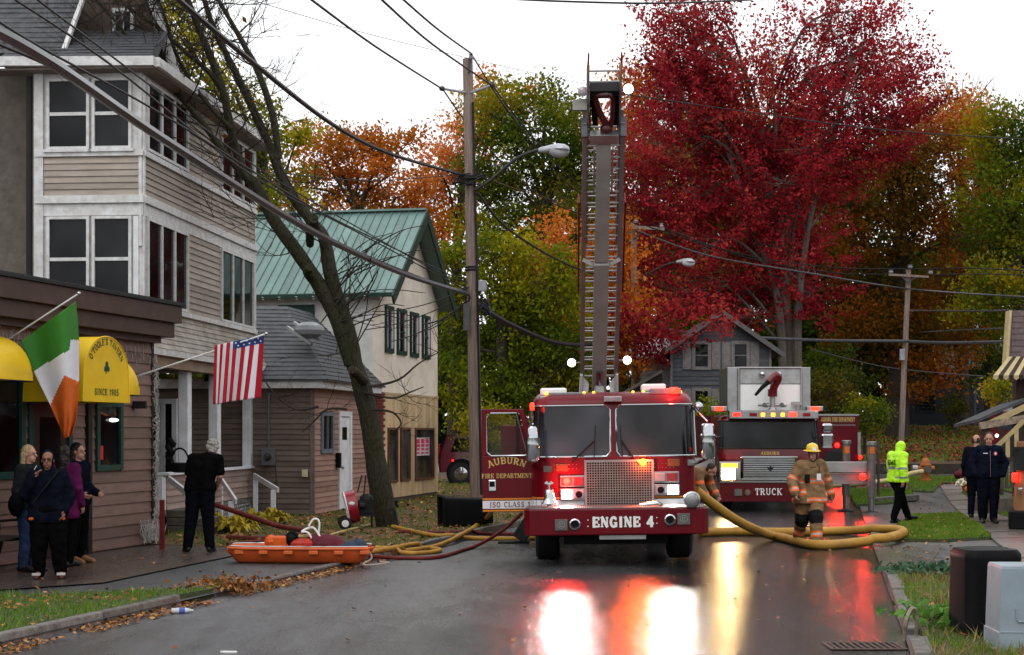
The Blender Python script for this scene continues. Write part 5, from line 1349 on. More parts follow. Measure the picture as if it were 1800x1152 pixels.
for px, m in ((1297, red_on), (1326, red_off), (1343, amber_on), (1361, amber_on), (1378, amber_on), (1396, red_hot), (1420, red_off)):
 wd_ = .09 if m in (red_on, red_off, red_hot) else .045
 MB().box(tx(px) - wd_, tx(px) + wd_, .17, .2, tz(732), tz(726)).build('visor_lamp', m, trk, bevel=.006)
for px, m in ((1267, red_hot), (1437, red_hot)):
 q = MB().box(tx(px) - .2, tx(px) + .2, .35, .7, tz(723), tz(714)).build('roof_bar', steel, trk, bevel=.02)
 MB().box(tx(px) - .1, tx(px) + .1, .3, .35, tz(722), tz(715)).build('lit_lens', m, q)
lamp_light('flasher_light', trk, (tx(1437), .2, tz(720)), 30, (1, .05, .03), 160, 0)
lettering('lettering', 'AUBURN', lambda x, y, l: Vector((tx(1356) + x, .235 - l, tz(800) + y)), .075, gold, trk, th=.22, gap=.14, wx=1.1)
gx0, gx1, z0, z1 = tx(1308), tx(1400), tz(842), tz(806)
MB().box(gx0, gx1, .2, .26, z0, z1).build('grille_back', dark_iron, trk)
for i in range(11):
 z = z0 + (z1 - z0) * (i + .5) / 11; MB().box(gx0 + .01, gx1 - .01, .17, .2, z - .011, z + .011).build('grille_slat', chrome, trk)
mb = MB(); mb.box(gx0 - .06, gx1 + .06, .16, .2, z1, z1 + .05); mb.box(gx0 - .06, gx1 + .06, .16, .2, z0 - .07, z0); mb.build('grille_frame', chrome, trk, bevel=.008)
ce = Vector((tx(1356), .16, (z0 + z1) / 2)); MB().prism([ce + Vector(q) for q in ((-.09, 0, .05), (-.03, 0, .03), (0, 0, .07), (.03, 0, .03), (.09, 0, .05), (.05, 0, -.03), (0, 0, -.07), (-.05, 0, -.03))], (0, .01, 0)).build('eagle_badge', dark_iron, trk)
for px0, px1, lens in ((1266, 1304, 'l'), (1404, 1446, 'r')):
 h_ = MB().box(tx(px0), tx(px1), .16, .26, tz(846), tz(812)).build('lamp_housing', chrome, trk, bevel=.015)
 MB().box(tx(px0 + 4), tx(px1 - 10), .14, .16, tz(843), tz(824)).build('lens', head_warm if lens == 'l' else clear_off, h_, bevel=.01)
 MB().box(tx(px0 + 4), tx(px1 - 6), .14, .16, tz(823), tz(815)).build('lens', amber_on if lens == 'l' else clear_off, h_, bevel=.01)
q = MB().ball((tx(1440), .14, tz(818)), (.07, .04, .1), 10, 6).build('turn_lamp', amber_on, trk)
warm = (1, .62, .27)
halo(trk, (tx(1283), -.15, tz(829)), 18, warm); halo(trk, (tx(1440), -.1, tz(818)), 3, (1, .4, .05)); halo(trk, (tx(1396), .05, tz(727)), 1.5, (1, .03, .02))
lamp_light('headlamp_light', trk, (tx(1283), .02, tz(830)), 32, warm, 60, 2)
lamp_light('headlamp_light', trk, (tx(1437), .02, tz(828)), 22, warm, 60, 2)
MB().box(tx(1264), tx(1448), -.25, .4, tz(882), tz(848)).build('bumper', truck_red, trk, bevel=.02)
MB().box(tx(1264), tx(1448), -.27, -.2, tz(848), tz(845)).build('bumper_trim', chrome, trk)
lettering('lettering', 'TRUCK', lambda x, y, l: Vector((tx(1325.5) - .01 + x, -.251 - l, tz(869.5) + y)), .155, letter_white, trk, th=.17, gap=.12, wx=.95, centre=False)
sp = MB().box(tx(1289), tx(1302), -.28, -.25, tz(871), tz(859)).build('siren_speaker', mat('speaker_grey', (.14, .13, .12), .5, .5), trk)
MB().lathe([(.06, 0), (.07, .02), (.03, .02)], 14, Matrix.Translation((tx(1312), -.25, tz(865))) @ Matrix.Rotation(R_(90), 4, 'X')).build('air_horn', chrome, trk)
MB().box(-1.1, 1.1, .4, 2.6, .4, .95).build('chassis', mat('chassis_black', (.006, .006, .007), .6), trk)
for x in (-1.0, 1.0): wheel(trk, x, 1.2, .53, .36)
for px, s in ((1244, -1), (1453, 1)):
 k = 1.25 if s < 0 else 1.0; x = tx(px); zc = tz(768)
 MB().box(x - .15 * k, x + .15 * k, -.1, .04, zc - .28, zc + .08).build('mirror', chrome, trk, bevel=.05); MB().box(x - .13 * k, x + .13 * k, -.1, .02, zc + .11, zc + .32).build('mirror', chrome, trk, bevel=.05)
 MB().tube([(x, .0, zc), (s * 1.15, .4, zc)], .025, 6).build('mirror_arm', steel, trk)
px0, px1 = tx(1284), tx(1432); z0, z1 = tz(722), tz(644)
MB().box(px0, px1, .62, 2.4, z0, z1).build('platform', steel, trk, bevel=.01)
MB().box(tx(1306), tx(1414), .58, .615, tz(721), tz(675)).build('platform_panel', mat('panel_bright', (.85, .85, .84), .5, 0, var=.05), trk)
MB().box(tx(1306), tx(1414), .57, .618, tz(673), tz(647)).build('platform_panel', mat('panel_grey', (.4, .4, .4), .4, .6), trk)
mb = MB()
for px in (1304, 1415): mb.tube([(tx(px), .55, z0), (tx(px), .55, z1 - .03)], .03, 6)
mb.tube([(tx(1304), .55, z1 - .02), (tx(1415), .55, z1 - .02)], .025, 6); mb.build('platform_rail', alum, trk)
mx = tx(1361)
mb = MB(); mb.tube([(mx, .3, z0), (mx, .3, tz(690))], .07, 10); mb.tube([(mx - .35, .3, tz(712)), (mx + .35, .3, tz(712))], .035, 8); mb.lathe([(.13, 0), (.06, .1)], 12, Matrix.Translation((mx, .3, z0))); mb.build('monitor_base', alum, trk, smooth=True)
for dx_ in (-.2, .22): MB().tube([(mx + dx_, .24, tz(712)), (mx + dx_, .3, tz(712) + .0), (mx + dx_ + .1, .3, tz(712))], .06, 8).build('valve', chrome, trk)
mb = MB(); mb.tube(spline([(mx, .3, tz(695)), (mx + .03, .25, tz(680)), (mx + .12, .2, tz(666)), (mx + .04, .12, tz(660)), (mx - .14, .05, tz(672))], 5), [.1] * 16 + [.09] * 5, 10); mb.tube([(mx, .3, tz(697)), (mx, .3, tz(684))], .12, 10); mb.build('water_monitor', mat('monitor_red', (.12, .004, .008), .35, coat=.5), trk, smooth=True)
MB().tube([(mx - .14, .05, tz(672)), (mx - .3, .0, tz(682)), (mx - .46, -.05, tz(695))], [.06, .05, .035], 8).build('nozzle', black_plastic, trk)
for px in (1345, 1375): MB().ball((tx(px), .5, tz(657)), .075, 10, 6).build('spot_lamp', chrome, trk, smooth=True)
mb = MB(); mb.box(tx(1396), tx(1414), .4, .5, tz(712), tz(706)); mb.tube([(tx(1405), .45, z0), (tx(1405), .45, tz(708))], .02, 6); mb.build('pedestal', alum, trk)
MB().box(-1.24, 1.24, 2.75, 11, .7, 2.35).build('rear_body', truck_red, trk)
def outrigger(xa, xb, yv, xs):
 s2 = F / (38.4 + yv)
 def uz(py): return CH - (py - 760) / s2 - trk.location.z
 b1 = MB().box(xa, xb, yv, yv + .2, uz(831), uz(812)).build('outrigger_beam', alum, trk, bevel=.01)
 MB().box(xa, xb - .1, yv + .25, yv + .45, uz(852), uz(833)).build('outrigger_beam', alum, trk, bevel=.01)
 for k, (x, top, yy_) in enumerate(xs):
  j = MB().tube([(x, yv - .1 + yy_, uz(874)), (x, yv - .1 + yy_, uz(top))], .1, 14).build('outrigger_jack', mat('jack_steel', (.17, .165, .165), .4, .6), trk, smooth=True)
  MB().tube([(x, yv - .1 + yy_, .06), (x, yv - .1 + yy_, uz(873))], .075, 12).build('jack_ram', steel, j)
  MB().lathe([(.2, 0), (.2, .03), (.08, .06)], 14, Matrix.Translation((x, yv - .1 + yy_, .0))).build('jack_foot', dark_iron, j)
  MB().lathe([(.125, 0), (.125, .07), (.1, .08)], 14, Matrix.Translation((x, yv - .1 + yy_, uz(top) - .06))).build('jack_cap', steel, j)
  MB().box(x - .055, x + .055, yv - .215 + yy_, yv - .2 + yy_, uz(798), uz(786)).build('warning_plate', mat('warning_orange', (.6, .14, .02), .5), j)
 return b1
s2 = F / 37.9
outrigger((1442 - 900) / s2 - 6.24, (1537 - 900) / s2 - 6.24, -.5, [((1530 - 900) / s2 - 6.24, 778, 0), ((1500 - 900) / s2 - 6.24, 776, 1.0)])
x = (1513 - 900) / s2 - 6.24; MB().ball((x, -.75, CH - (838 - 760) / s2), .085, 12, 6).build('warning_lamp', red_on, trk); lamp_light('flasher_light', trk, (x, -.95, CH - (838 - 760) / s2), 22, (1, .04, .02), 120, 6)
MB().box(-1.85, -1.25, .8, 1.0, tz(826), tz(806)).build('outrigger_beam', alum, trk)
MB().box(tx(1538), tx(1541), -.3, -.2, .4, tz(776)).build('flag_post', mat('rust_post', (.08, .05, .04), .6), trk)

# red truck side showing beyond
rt = thing('rescue_truck', 'dark red fire truck body with gold lettering partly hidden behind the tower truck', 'fire truck', (10.3, 50, rise(10.3, 50)), -.1)
rs = F / 50
def qx(px): return (px - 900) / rs - 10.3
def qz(py): return CH - (py - 760) / rs - rt.location.z
MB().box(qx(1408), qx(1509), 0, 2.2, .45, qz(728)).build('body', truck_red, rt, bevel=.03)
MB().box(qx(1408), qx(1509), -.02, 0, qz(731), qz(728)).build('roof_trim', alum, rt)
MB().box(qx(1446), qx(1500), -.012, -.001, qz(744), qz(732)).build('name_band', mat('name_band_brown', (.1, .03, .02), .5), rt)
lettering('lettering', 'AUBURN FIRE DEPARTMENT', lambda x, y, l: Vector((qx(1473) + x, -.012 - l, qz(741) + y)), .12, gold, rt, th=.2, gap=.14, wx=.46)
MB().box(qx(1445), qx(1503), -.01, 0, qz(748), qz(747)).build('trim_line', alum, rt)
M = Matrix.Translation((qx(1471), -.02, qz(812))) @ Matrix.Rotation(R_(90), 4, 'X'); MB().lathe([(.42, 0), (.42, .1), (.3, .12), (.12, .12)], 22, M).build('fender', black_rubber, rt)
MB().ball((qx(1471), -.1, qz(783)), .08, 10, 6).build('beacon', red_on, rt); lamp_light('flasher_light', rt, (qx(1471), -.25, qz(783)), 60, (1, .04, .02), 140, 4)
for x in (qx(1420), qx(1498)): wheel(rt, x, .5, .5, .3)
MB().box(qx(1507), qx(1512), -.06, 0, qz(800), qz(760)).build('grab_rail', alum, rt)
MB().ball((qx(1511), -.08, qz(804)), .06, 8, 5).build('tail_lamp', red_on, rt)

# PEOPLE
def blob(prims, vox, smooth=3, fold=0.0, fs=5.0, seed=0.0):
 """one closed skin grown over rounded limbs: ('c', a, ra, b, rb) or ('e', centre, radii, rotation)"""
 kk = vox * 1.6; pad = vox * 4 + kk
 lo = np.full(3, 1e9); hi = -lo; boxes = []
 for q in prims:
  if q[0] == 'c':
   A, B = np.array(q[1][:]), np.array(q[3][:]); r = max(q[2], q[4]); b0, b1 = np.minimum(A, B) - r, np.maximum(A, B) + r
  else:
   C = np.array(q[1][:]); r = max(q[2]); b0, b1 = C - r, C + r
  boxes.append((b0 - pad, b1 + pad)); lo = np.minimum(lo, b0 - pad); hi = np.maximum(hi, b1 + pad)
 n = np.ceil((hi - lo) / vox).astype(int) + 2
 Dm = np.full(tuple(n), .3, dtype=np.float32)
 for q, (b0, b1) in zip(prims, boxes):
  i0 = np.maximum(0, ((b0 - lo) / vox).astype(int)); i1 = np.minimum(n, ((b1 - lo) / vox).astype(int) + 2)
  gx, gy, gz_ = np.meshgrid(*[lo[d] + vox * np.arange(i0[d], i1[d]) for d in range(3)], indexing='ij')
  X = np.stack((gx, gy, gz_), -1)
  if q[0] == 'c':
   A, B = np.array(q[1][:]), np.array(q[3][:]); ab = B - A; L2 = max(1e-9, ab.dot(ab))
   t = np.clip(((X - A) @ ab) / L2, 0, 1); d = np.linalg.norm(X - A - t[..., None] * ab, axis=-1) - (q[2] + (q[4] - q[2]) * t)
  else:
   Y = X - np.array(q[1][:])
   if len(q) > 3: Y = Y @ np.array(q[3])
   R3 = np.array(q[2][:]); u = np.linalg.norm(Y / R3, axis=-1); d = (u - 1) * min(R3) * .5 + (u - 1) * np.mean(R3) * .5
  sl = tuple(slice(i0[d], i1[d]) for d in range(3)); o = Dm[sl]
  h = np.clip(.5 + .5 * (o - d) / kk, 0, 1); Dm[sl] = o * (1 - h) + d * h - kk * h * (1 - h) * .5
 ins = Dm < 0; cn = [x - 1 for x in n]
 acc = np.zeros((*cn, 3)); cnt = np.zeros(cn)
 cor = [(i, j, k) for i in (0, 1) for j in (0, 1) for k in (0, 1)]
 def sub(Z, c): return Z[c[0]:c[0] + cn[0], c[1]:c[1] + cn[1], c[2]:c[2] + cn[2]]
 for c in cor:
  for ax in range(3):
   if c[ax]: continue
   e = list(c); e[ax] = 1; d0, d1 = sub(Dm, c), sub(Dm, e); cr = (d0 < 0) != (d1 < 0)
   t = np.where(cr, d0 / np.where(cr, d0 - d1, 1), 0)
   for d in range(3): acc[..., d] += cr * (c[d] + (t if d == ax else 0))
   cnt += cr
 m = cnt > 0; idx = np.full(cn, -1, dtype=np.int64); cells = np.argwhere(m); idx[m] = np.arange(len(cells))
 V = lo + vox * (cells + acc[m] / cnt[m][:, None]); faces = []
 for ax in range(3):
  u, v = (ax + 1) % 3, (ax + 2) % 3
  s0 = [slice(1, x - 1) for x in n]; s1 = [slice(1, x - 1) for x in n]; s0[ax] = slice(0, n[ax] - 1); s1[ax] = slice(1, n[ax])
  a0, a1 = ins[tuple(s0)], ins[tuple(s1)]
  pos = np.argwhere(a0 != a1); fl = a0[tuple(pos.T)]; base = pos + 1; base[:, ax] -= 1
  def at(du, dv): q = base.copy(); q[:, u] -= du; q[:, v] -= dv; return idx[tuple(q.T)]
  Q = np.stack((at(1, 1), at(0, 1), at(0, 0), at(1, 0)), -1); Q[~fl] = Q[~fl][:, ::-1]; faces.append(Q)
 Fq = np.concatenate(faces); Fq = Fq[(Fq >= 0).all(1)]
 for _ in range(smooth):
  sm = np.zeros_like(V); ct = np.zeros(len(V))
  for i in range(4):
   for j in (1, 3): np.add.at(sm, Fq[:, i], V[Fq[:, (i + j) % 4]]); np.add.at(ct, Fq[:, i], 1)
  V = V * .5 + .5 * sm / np.maximum(ct, 1)[:, None]
 r = bpy.data.meshes.new('skin'); r.vertices.add(len(V)); r.vertices.foreach_set('co', V.astype(np.float32).ravel())
 r.loops.add(Fq.size); r.loops.foreach_set('vertex_index', Fq.ravel().astype(np.int32))
 r.polygons.add(len(Fq)); r.polygons.foreach_set('loop_start', np.arange(0, Fq.size, 4, dtype=np.int32))
 r.update(calc_edges=True)
 r.polygons.foreach_set('use_smooth', [True] * len(r.polygons))
 if fold:
  nr = np.empty(len(V) * 3, dtype=np.float32); r.vertex_normals.foreach_get('vector', nr); nr = nr.reshape(-1, 3); f = np.empty(len(V))
  for i, c in enumerate(V):
   q = Vector(c) * fs + Vector((seed, seed * 1.7, 0))
   f[i] = noise.noise(Vector((q.x * 1.6, q.y * 1.6, q.z * 2.2))) * .7 + noise.noise(q * 2.6) * .35 - .25 * abs(noise.noise(Vector((q.x, q.y, q.z * 2.4 + 9))))
  r.vertices.foreach_set('co', (V + nr * (f * fold)[:, None]).astype(np.float32).ravel())
 r.update()
 return r
BASE = dict(head=(0, -.02, 1.635), neck=(0, .0, 1.47), chest=(0, .0, 1.3), waist=(0, .0, 1.1), pelvis=(0, .0, .95),
   shR=(-.185, .0, 1.425), shL=(.185, .0, 1.425), elR=(-.245, .03, 1.13), elL=(.245, .03, 1.13), wrR=(-.26, -.06, .89), wrL=(.26, -.06, .89),
   hipR=(-.09, 0, .92), hipL=(.09, 0, .92), knR=(-.1, -.02, .5), knL=(.1, -.02, .5), anR=(-.105, .03, .09), anL=(.105, .03, .09), toR=(-.125, -.13, .03), toL=(.125, -.13, .03))
skin_a = mat('skin_fair', (.42, .22, .16), .5, var=.12, scale=12)
skin_b = mat('skin_brown', (.22, .105, .07), .5, var=.12, scale=12)
hand_pose = dict(curl=.9)
def person(name_label, loc, yaw, H=1.75, pose=None, build=1.0, skin=None, top=None, bottom=None, shoe=None, hair=None, head_yaw=0.0, head_tilt=0.0, hands=True, curl=.7, extra=None, group=None, hood=None):
 k = H / 1.75; J = {a: Vector(b) * k for a, b in BASE.items()}
 for a, b in (pose or {}).items(): J[a] = Vector(b) * k
 skin = skin or skin_a
 t = thing('person', name_label, 'person', loc, yaw, group)
 HR = Euler((head_tilt, 0, head_yaw)).to_matrix()
 hd = J['head']; b = build
 def hp(x, y, z): return hd + HR @ Vector((x * k, y * k, z * k))
 cap = lambda a, ra, c, rb: ('c', a, ra * k, c, rb * k)
 body = [('e', hp(0, .012, .03), (.076 * k, .095 * k, .098 * k), HR), ('e', hp(0, -.022, -.055), (.056 * k, .066 * k, .062 * k), HR),
   ('c', hp(0, -.088, .012), .011 * k, hp(0, -.108, -.022), .016 * k), ('e', hp(-.078, .012, -.005), (.012 * k, .022 * k, .034 * k), HR), ('e', hp(.078, .012, -.005), (.012 * k, .022 * k, .034 * k), HR),
   ('c', hp(-.02, -.078, -.058), .012 * k, hp(.02, -.078, -.058), .012 * k), ('c', hp(-.035, -.078, .036), .012 * k, hp(.035, -.078, .036), .012 * k), ('e', hp(0, -.062, -.095), (.025 * k, .022 * k, .02 * k), HR),
   cap(J['neck'] - Vector((0, 0, .04)), .062, hp(0, .012, -.05) , .052),
   cap(J['shR'], .062, J['shL'], .062), cap(J['neck'], .06, (J['shR'] + J['shL']) / 2, .075)]
 for s, sh in (('R', -1), ('L', 1)):
  o = Vector((sh * .08 * k, 0, 0))
  body += [cap(J['chest'] + o, .098, J['waist'] + o * .85, .088), cap(J['waist'] + o * .85, .088, J['pelvis'] + o, .095), cap(J['sh' + s] - Vector((sh * .06 * k, 0, .03)), .07, J['chest'] + o, .09),
                 cap(J['sh' + s], .056, J['el' + s], .043), cap(J['el' + s], .043, J['wr' + s], .03),
                 cap(J['hip' + s], .088, J['kn' + s], .058), cap(J['kn' + s], .056, J['an' + s], .038), cap(J['an' + s], .036, J['to' + s], .03)]
  if hands:
   w_ = J['wr' + s]; d = (w_ - J['el' + s]).normalized(); side = Vector((0, -1, 0)); side = (side - d * side.dot(d)).normalized()
   inn = d.cross(side) * (-sh); 
   if inn.x * sh > 0: inn = -inn
   pc = w_ + d * .05 * k
   body += [('e', w_ + d * .045 * k, (.03 * k, .03 * k, .045 * k)), cap(w_, .026, pc + d * .03 * k + side * .018 * k, .02), cap(w_, .026, pc + d * .03 * k - side * .02 * k, .02)]
   for i, ln in enumerate((.07, .08, .075, .058)):
    r0 = pc + d * .035 * k + side * (.03 - .02 * i) * k
    m1 = r0 + (d * math.cos(curl * .6) + inn * math.sin(curl * .6)) * ln * .5 * k
    m2 = m1 + (d * math.cos(curl * 1.7) + inn * math.sin(curl * 1.7)) * ln * .5 * k
    body += [cap(r0, .0105, m1, .0095), cap(m1, .0095, m2, .008)]
   th0 = w_ + d * .02 * k + side * .025 * k; th1 = th0 + (d * .6 + side * .7 + inn * .3).normalized() * .035 * k; th2 = th1 + (d * .9 + side * .1 + inn * .5).normalized() * .03 * k
   body += [cap(th0, .014, th1, .012), cap(th1, .012, th2, .0095)]
 me = blob(body, .0095, 2); me.materials.append(skin); me_obj('body', me, t)
 eye = mat('eye_dark', (.015, .01, .008), .2); lip = mat('lips', (.25, .07, .06), .5)
 for s in (-1, 1):
  MB().ball(hp(s * .03, -.083, .012), (.012 * k, .006 * k, .006 * k), 8, 5, M=HR).build('eye', eye, t)
 mb = MB(); mb.bar(hp(-.022, -.0905, -.058), hp(.022, -.0905, -.058), .004 * k, .009 * k); mb.build('mouth', lip, t)
 if hair: hair(t, hp, HR, k)
 def limb_near(P_, segs):
  best = (9, None, 0)
  for nm, a, c in segs:
   ab = c - a; u = max(0, min(1, (P_ - a).dot(ab) / ab.length_squared)); q = (P_ - a - ab * u).length
   if q < best[0]: best = (q, nm, u)
  return best
 if top:
  f = top.get('in', .025); hem = top.get('hem', .84) * k; sl = top.get('sleeve', 1.0)
  pr = [cap(J['shR'], .062 + f, J['shL'], .062 + f), cap(J['neck'] - Vector((0, 0, .05 * k)), .075 + f * .5, J['neck'] + Vector((0, 0, top.get('collar', 0) * k)), .06 + f * .5)]
  hz = Vector((J['pelvis'].x, J['pelvis'].y, max(hem, 0)))
  for s, sh in (('R', -1), ('L', 1)):
   o = Vector((sh * .08 * k * b, 0, 0)); bf = top.get('belly', 0)
   pr += [cap(J['chest'] + o, (.1 + f) * b, J['waist'] + o, (.092 + f) * b), cap(J['waist'] + o + Vector((0, -bf * .5 * k, 0)), (.092 + f + bf) * b, hz + o * 1.1 + Vector((0, 0, .06 * k)), (.1 + f + bf * .6 + top.get('flare', .012)) * b), cap(J['sh' + s] - Vector((sh * .06 * k, 0, .03 * k)), .075 + f, J['chest'] + o, (.095 + f) * b)]
   e_ = J['el' + s]; w_ = J['wr' + s]
   if sl > .6:
    wq = e_.lerp(w_, (sl - .5) * 2 * .97); pr += [cap(J['sh' + s], .058 + f, e_, .048 + f), cap(e_, .048 + f, wq, .034 + f * .9)]
   else:
    pr += [cap(J['sh' + s], .058 + f, J['sh' + s].lerp(e_, sl * 2), .05 + f)]
  if hood == 'up':
   pr += [('e', hp(0, .03, .035), (.105 * k, .115 * k, .125 * k), HR), ('c', hp(0, .05, -.06), .085 * k, J['neck'] + Vector((0, .02, -.02)), .1 * k)]
  elif hood == 'tight':
   pr += [('e', hp(0, .035, .04), (.093 * k, .1 * k, .108 * k), HR), ('c', hp(0, .06, -.04), .075 * k, J['neck'] + Vector((0, .03, -.02)), .09 * k), ('c', hp(.06, .0, -.09), .03 * k, hp(-.06, .0, -.09), .03 * k)]
  elif hood == 'down':
   pr += [('c', J['neck'] + Vector((-.08, .09, 0)) * k, .05 * k, J['neck'] + Vector((.08, .09, 0)) * k, .05 * k)]
  me = blob(pr, .013, 3, top.get('fold', .012) * k, 6, sum(loc))
  bmx = bmesh.new(); bmx.from_mesh(me)
  if hem: bmesh.ops.bisect_plane(bmx, geom=bmx.verts[:] + bmx.edges[:] + bmx.faces[:], plane_co=(0, 0, hem), plane_no=(0, 0, -1), clear_outer=True)
  if hood in ('up', 'tight'):     # open the hood over the face
   vd = [v for v in bmx.verts if (HR.transposed() @ (v.co - hd)).y < -.035 * k and abs((HR.transposed() @ (v.co - hd)).x) < .06 * k and -.085 * k < (HR.transposed() @ (v.co - hd)).z < .085 * k]
   bmesh.ops.delete(bmx, geom=vd, context='VERTS')
  bmx.to_mesh(me); bmx.free()
  for m in aslist(top['mats']): me.materials.append(m)
  if top.get('pick'):
   segs = [('arm' + s, J['sh' + s], J['wr' + s]) for s in 'RL'] + [('upper' + s, J['sh' + s], J['el' + s]) for s in ()] + [('torso', J['neck'], hz)]
   segs = [('uR', J['shR'], J['elR']), ('uL', J['shL'], J['elL']), ('fR', J['elR'], J['wrR']), ('fL', J['elL'], J['wrL']), ('torso', J['chest'] + Vector((0, 0, .1)), Vector((0, hz.y, hem)))]
   for p in me.polygons:
    q, nm, u = limb_near(p.center, segs); p.material_index = top['pick'](nm, u, p.center / k)
  me_obj(top.get('name', 'jacket'), me, t)
 if bottom:
  f = bottom.get('in', .022); bb = bottom.get('build', b); pr = []
  for s, sh in (('R', -1), ('L', 1)):
   o = Vector((sh * .08 * k * bb, 0, 0))
   cuff = J['an' + s] + Vector((0, 0, .0))
   pr += [cap(J['waist'] + o - Vector((0, 0, .02 * k)), (.085 + f) * bb, J['pelvis'] + o, (.1 + f) * bb), cap(J['hip' + s] + o * (bb - 1), (.09 + f) * bb, J['kn' + s], (.06 + f) * bb), cap(J['kn' + s], (.058 + f) * bb, J['an' + s], .046 + f)]
   pr += [cap(J['pelvis'] + o, (.1 + f) * bb, J['hip' + s] + o * (bb - 1), (.09 + f) * bb)]
  me = blob(pr, .013, 3, bottom.get('fold', .01) * k, 6, sum(loc) + 4)
  for m in aslist(bottom['mats']): me.materials.append(m)
  if bottom.get('pick'):
   segs = [('tR', J['hipR'], J['knR']), ('tL', J['hipL'], J['knL']), ('cR', J['knR'], J['anR']), ('cL', J['knL'], J['anL'])]
   for p in me.polygons:
    q, nm, u = limb_near(p.center, segs); p.material_index = bottom['pick'](nm, u, p.center / k)
  me_obj(bottom.get('name', 'trousers'), me, t)
 if shoe:
  m, boot = shoe
  for s in 'RL':
   a, to = J['an' + s], J['to' + s]; dr2 = (to - a); dr2.z = 0; dr2 = dr2.normalized() if dr2.length > .01 else Vector((0, -1, 0)); tp_ = to - a
   heel = a - dr2 * .05 * k + Vector((0, 0, -.05 * k))
   pr = [cap(heel, .042, a + tp_ * .75 + Vector((0, 0, -.005)), .042), cap(a + tp_ * .5, .045, to + tp_.normalized() * .06 * k + Vector((0, 0, .008 * k)), .04)]
   if boot: pr.append(cap(a + Vector((0, 0, boot * k)), .062, a - Vector((0, 0, .03 * k)), .055))
   me = blob(pr, .011, 2); me.materials.append(m); me_obj('boot' if boot else 'shoe', me, t)
 if extra: extra(t, J, hp, HR, k)
 return t
def hair_mesh(m, fn, name='hair', fold=.01, vox=.009):
 def f(t, hp, HR, k):
  me = blob(fn(hp, HR, k), vox, 2, fold * k, 14, 3); me.materials.append(m); me_obj(name, me, t)
 return f
blonde = mat('hair_blonde', (.36, .26, .14), .6, stretch=(30, 30, 2), scale=2, var=.4)
grey_h = mat('hair_grey', (.3, .29, .27), .6, c2=(.12, .115, .11), scale=30)
dark_h = mat('hair_dark', (.014, .01, .009), .45, var=.4, stretch=(30, 30, 2), scale=2)
short_dark = mat('hair_short_brown', (.04, .027, .02), .7, var=.4, scale=40)
long_hair = lambda hp, HR, k: [('e', hp(0, .03, .045), (.09 * k, .1 * k, .1 * k), HR), ('c', hp(-.07, .05, .0), .045 * k, hp(-.085, .06, -.2), .035 * k), ('c', hp(.07, .05, .0), .045 * k, hp(.085, .06, -.2), .035 * k), ('c', hp(0, .075, .0), .06 * k, hp(0, .085, -.24), .05 * k)]
vlong_hair = lambda hp, HR, k: long_hair(hp, HR, k) + [('c', hp(-.03, .09, -.1), .07 * k, hp(-.02, .11, -.38), .05 * k), ('c', hp(.05, .07, -.1), .05 * k, hp(.06, .07, -.36), .04 * k)]
crop_hair = lambda hp, HR, k: [('e', hp(0, .03, .052), (.083 * k, .094 * k, .088 * k), HR), ('c', hp(-.05, .055, -.0), .04 * k, hp(.05, .055, -.0), .04 * k)]
curly = lambda hp, HR, k: [('e', hp(0, .03, .055), (.092 * k, .1 * k, .09 * k), HR), ('c', hp(-.055, .06, -.01), .05 * k, hp(.055, .06, -.01), .05 * k), ('c', hp(-.04, .07, -.06), .04 * k, hp(.04, .07, -.06), .04 * k)]
navy = mat('navy_cloth', spec=.02, c=(.0055, .0065, .013), rough=1, var=.25, scale=8)
black_cloth = mat('black_cloth', spec=.02, c=(.004, .004, .0045), rough=1, var=.3, scale=8)
charcoal = mat('charcoal_knit', spec=.02, c=(.015, .016, .018), rough=1, var=.3, scale=20)
plum = mat('plum_cloth', spec=.02, c=(.085, .01, .055), rough=.8, var=.25)
denim = mat('denim_blue', spec=.02, c=(.02, .035, .075), rough=.85, c2=(.01, .018, .04), scale=9)
black_shoe = mat('black_leather', (.01, .01, .01), .4)
tan_boot = mat('tan_suede', (.22, .11, .05), .8)
def GP(px, D):
 x = (px - CX) / F * D; return Vector((x, D, gz(x, D)))
p = G(84, 1017); p.z = gz(p.x, p.y)
def x1(t, J, hp, HR, k):
 mb = MB()
 for s in (-1, 1):
  c = [hp(s * .032 + .026 * math.cos(a), -.094, .012 + .018 * math.sin(a)) for a in [2 * math.pi * i / 10 for i in range(11)]]; mb.tube(c, .003, 4)
 mb.bar(hp(-.008, -.096, .014), hp(.008, -.096, .014), .004); mb.build('glasses', black_plastic, t)
 MB().tube([J['wrR'] + Vector((.0, -.03, .1)), J['wrR'] + Vector((.03, -.045, .15))], .005, 5).build('cigarette', letter_white, t)
 MB().tube(spline([J['shL'] + Vector((-.02, -.1, .06)), J['chest'] + Vector((.0, -.17, -.02)), J['waist'] + Vector((-.17, -.13, -.06))], 5), .012, 5).build('bag_strap', charcoal, t)
 for q in ((-.2, -.16, .83), (.22, -.14, .83)): MB().ball(Vector(q) * k, (.035, .02, .02), 8, 5).build('pocket_lining', mat('orange_lining', (.6, .1, .02), .6), t)
 for s in 'RL':
  a = J['to' + s]; MB().bar(a + Vector((-.05, -.02, .035)), a + Vector((.05, -.02, .035)), .05, .03).build('sandal_strap', mat('pale_strap', (.5, .45, .43), .4), t)
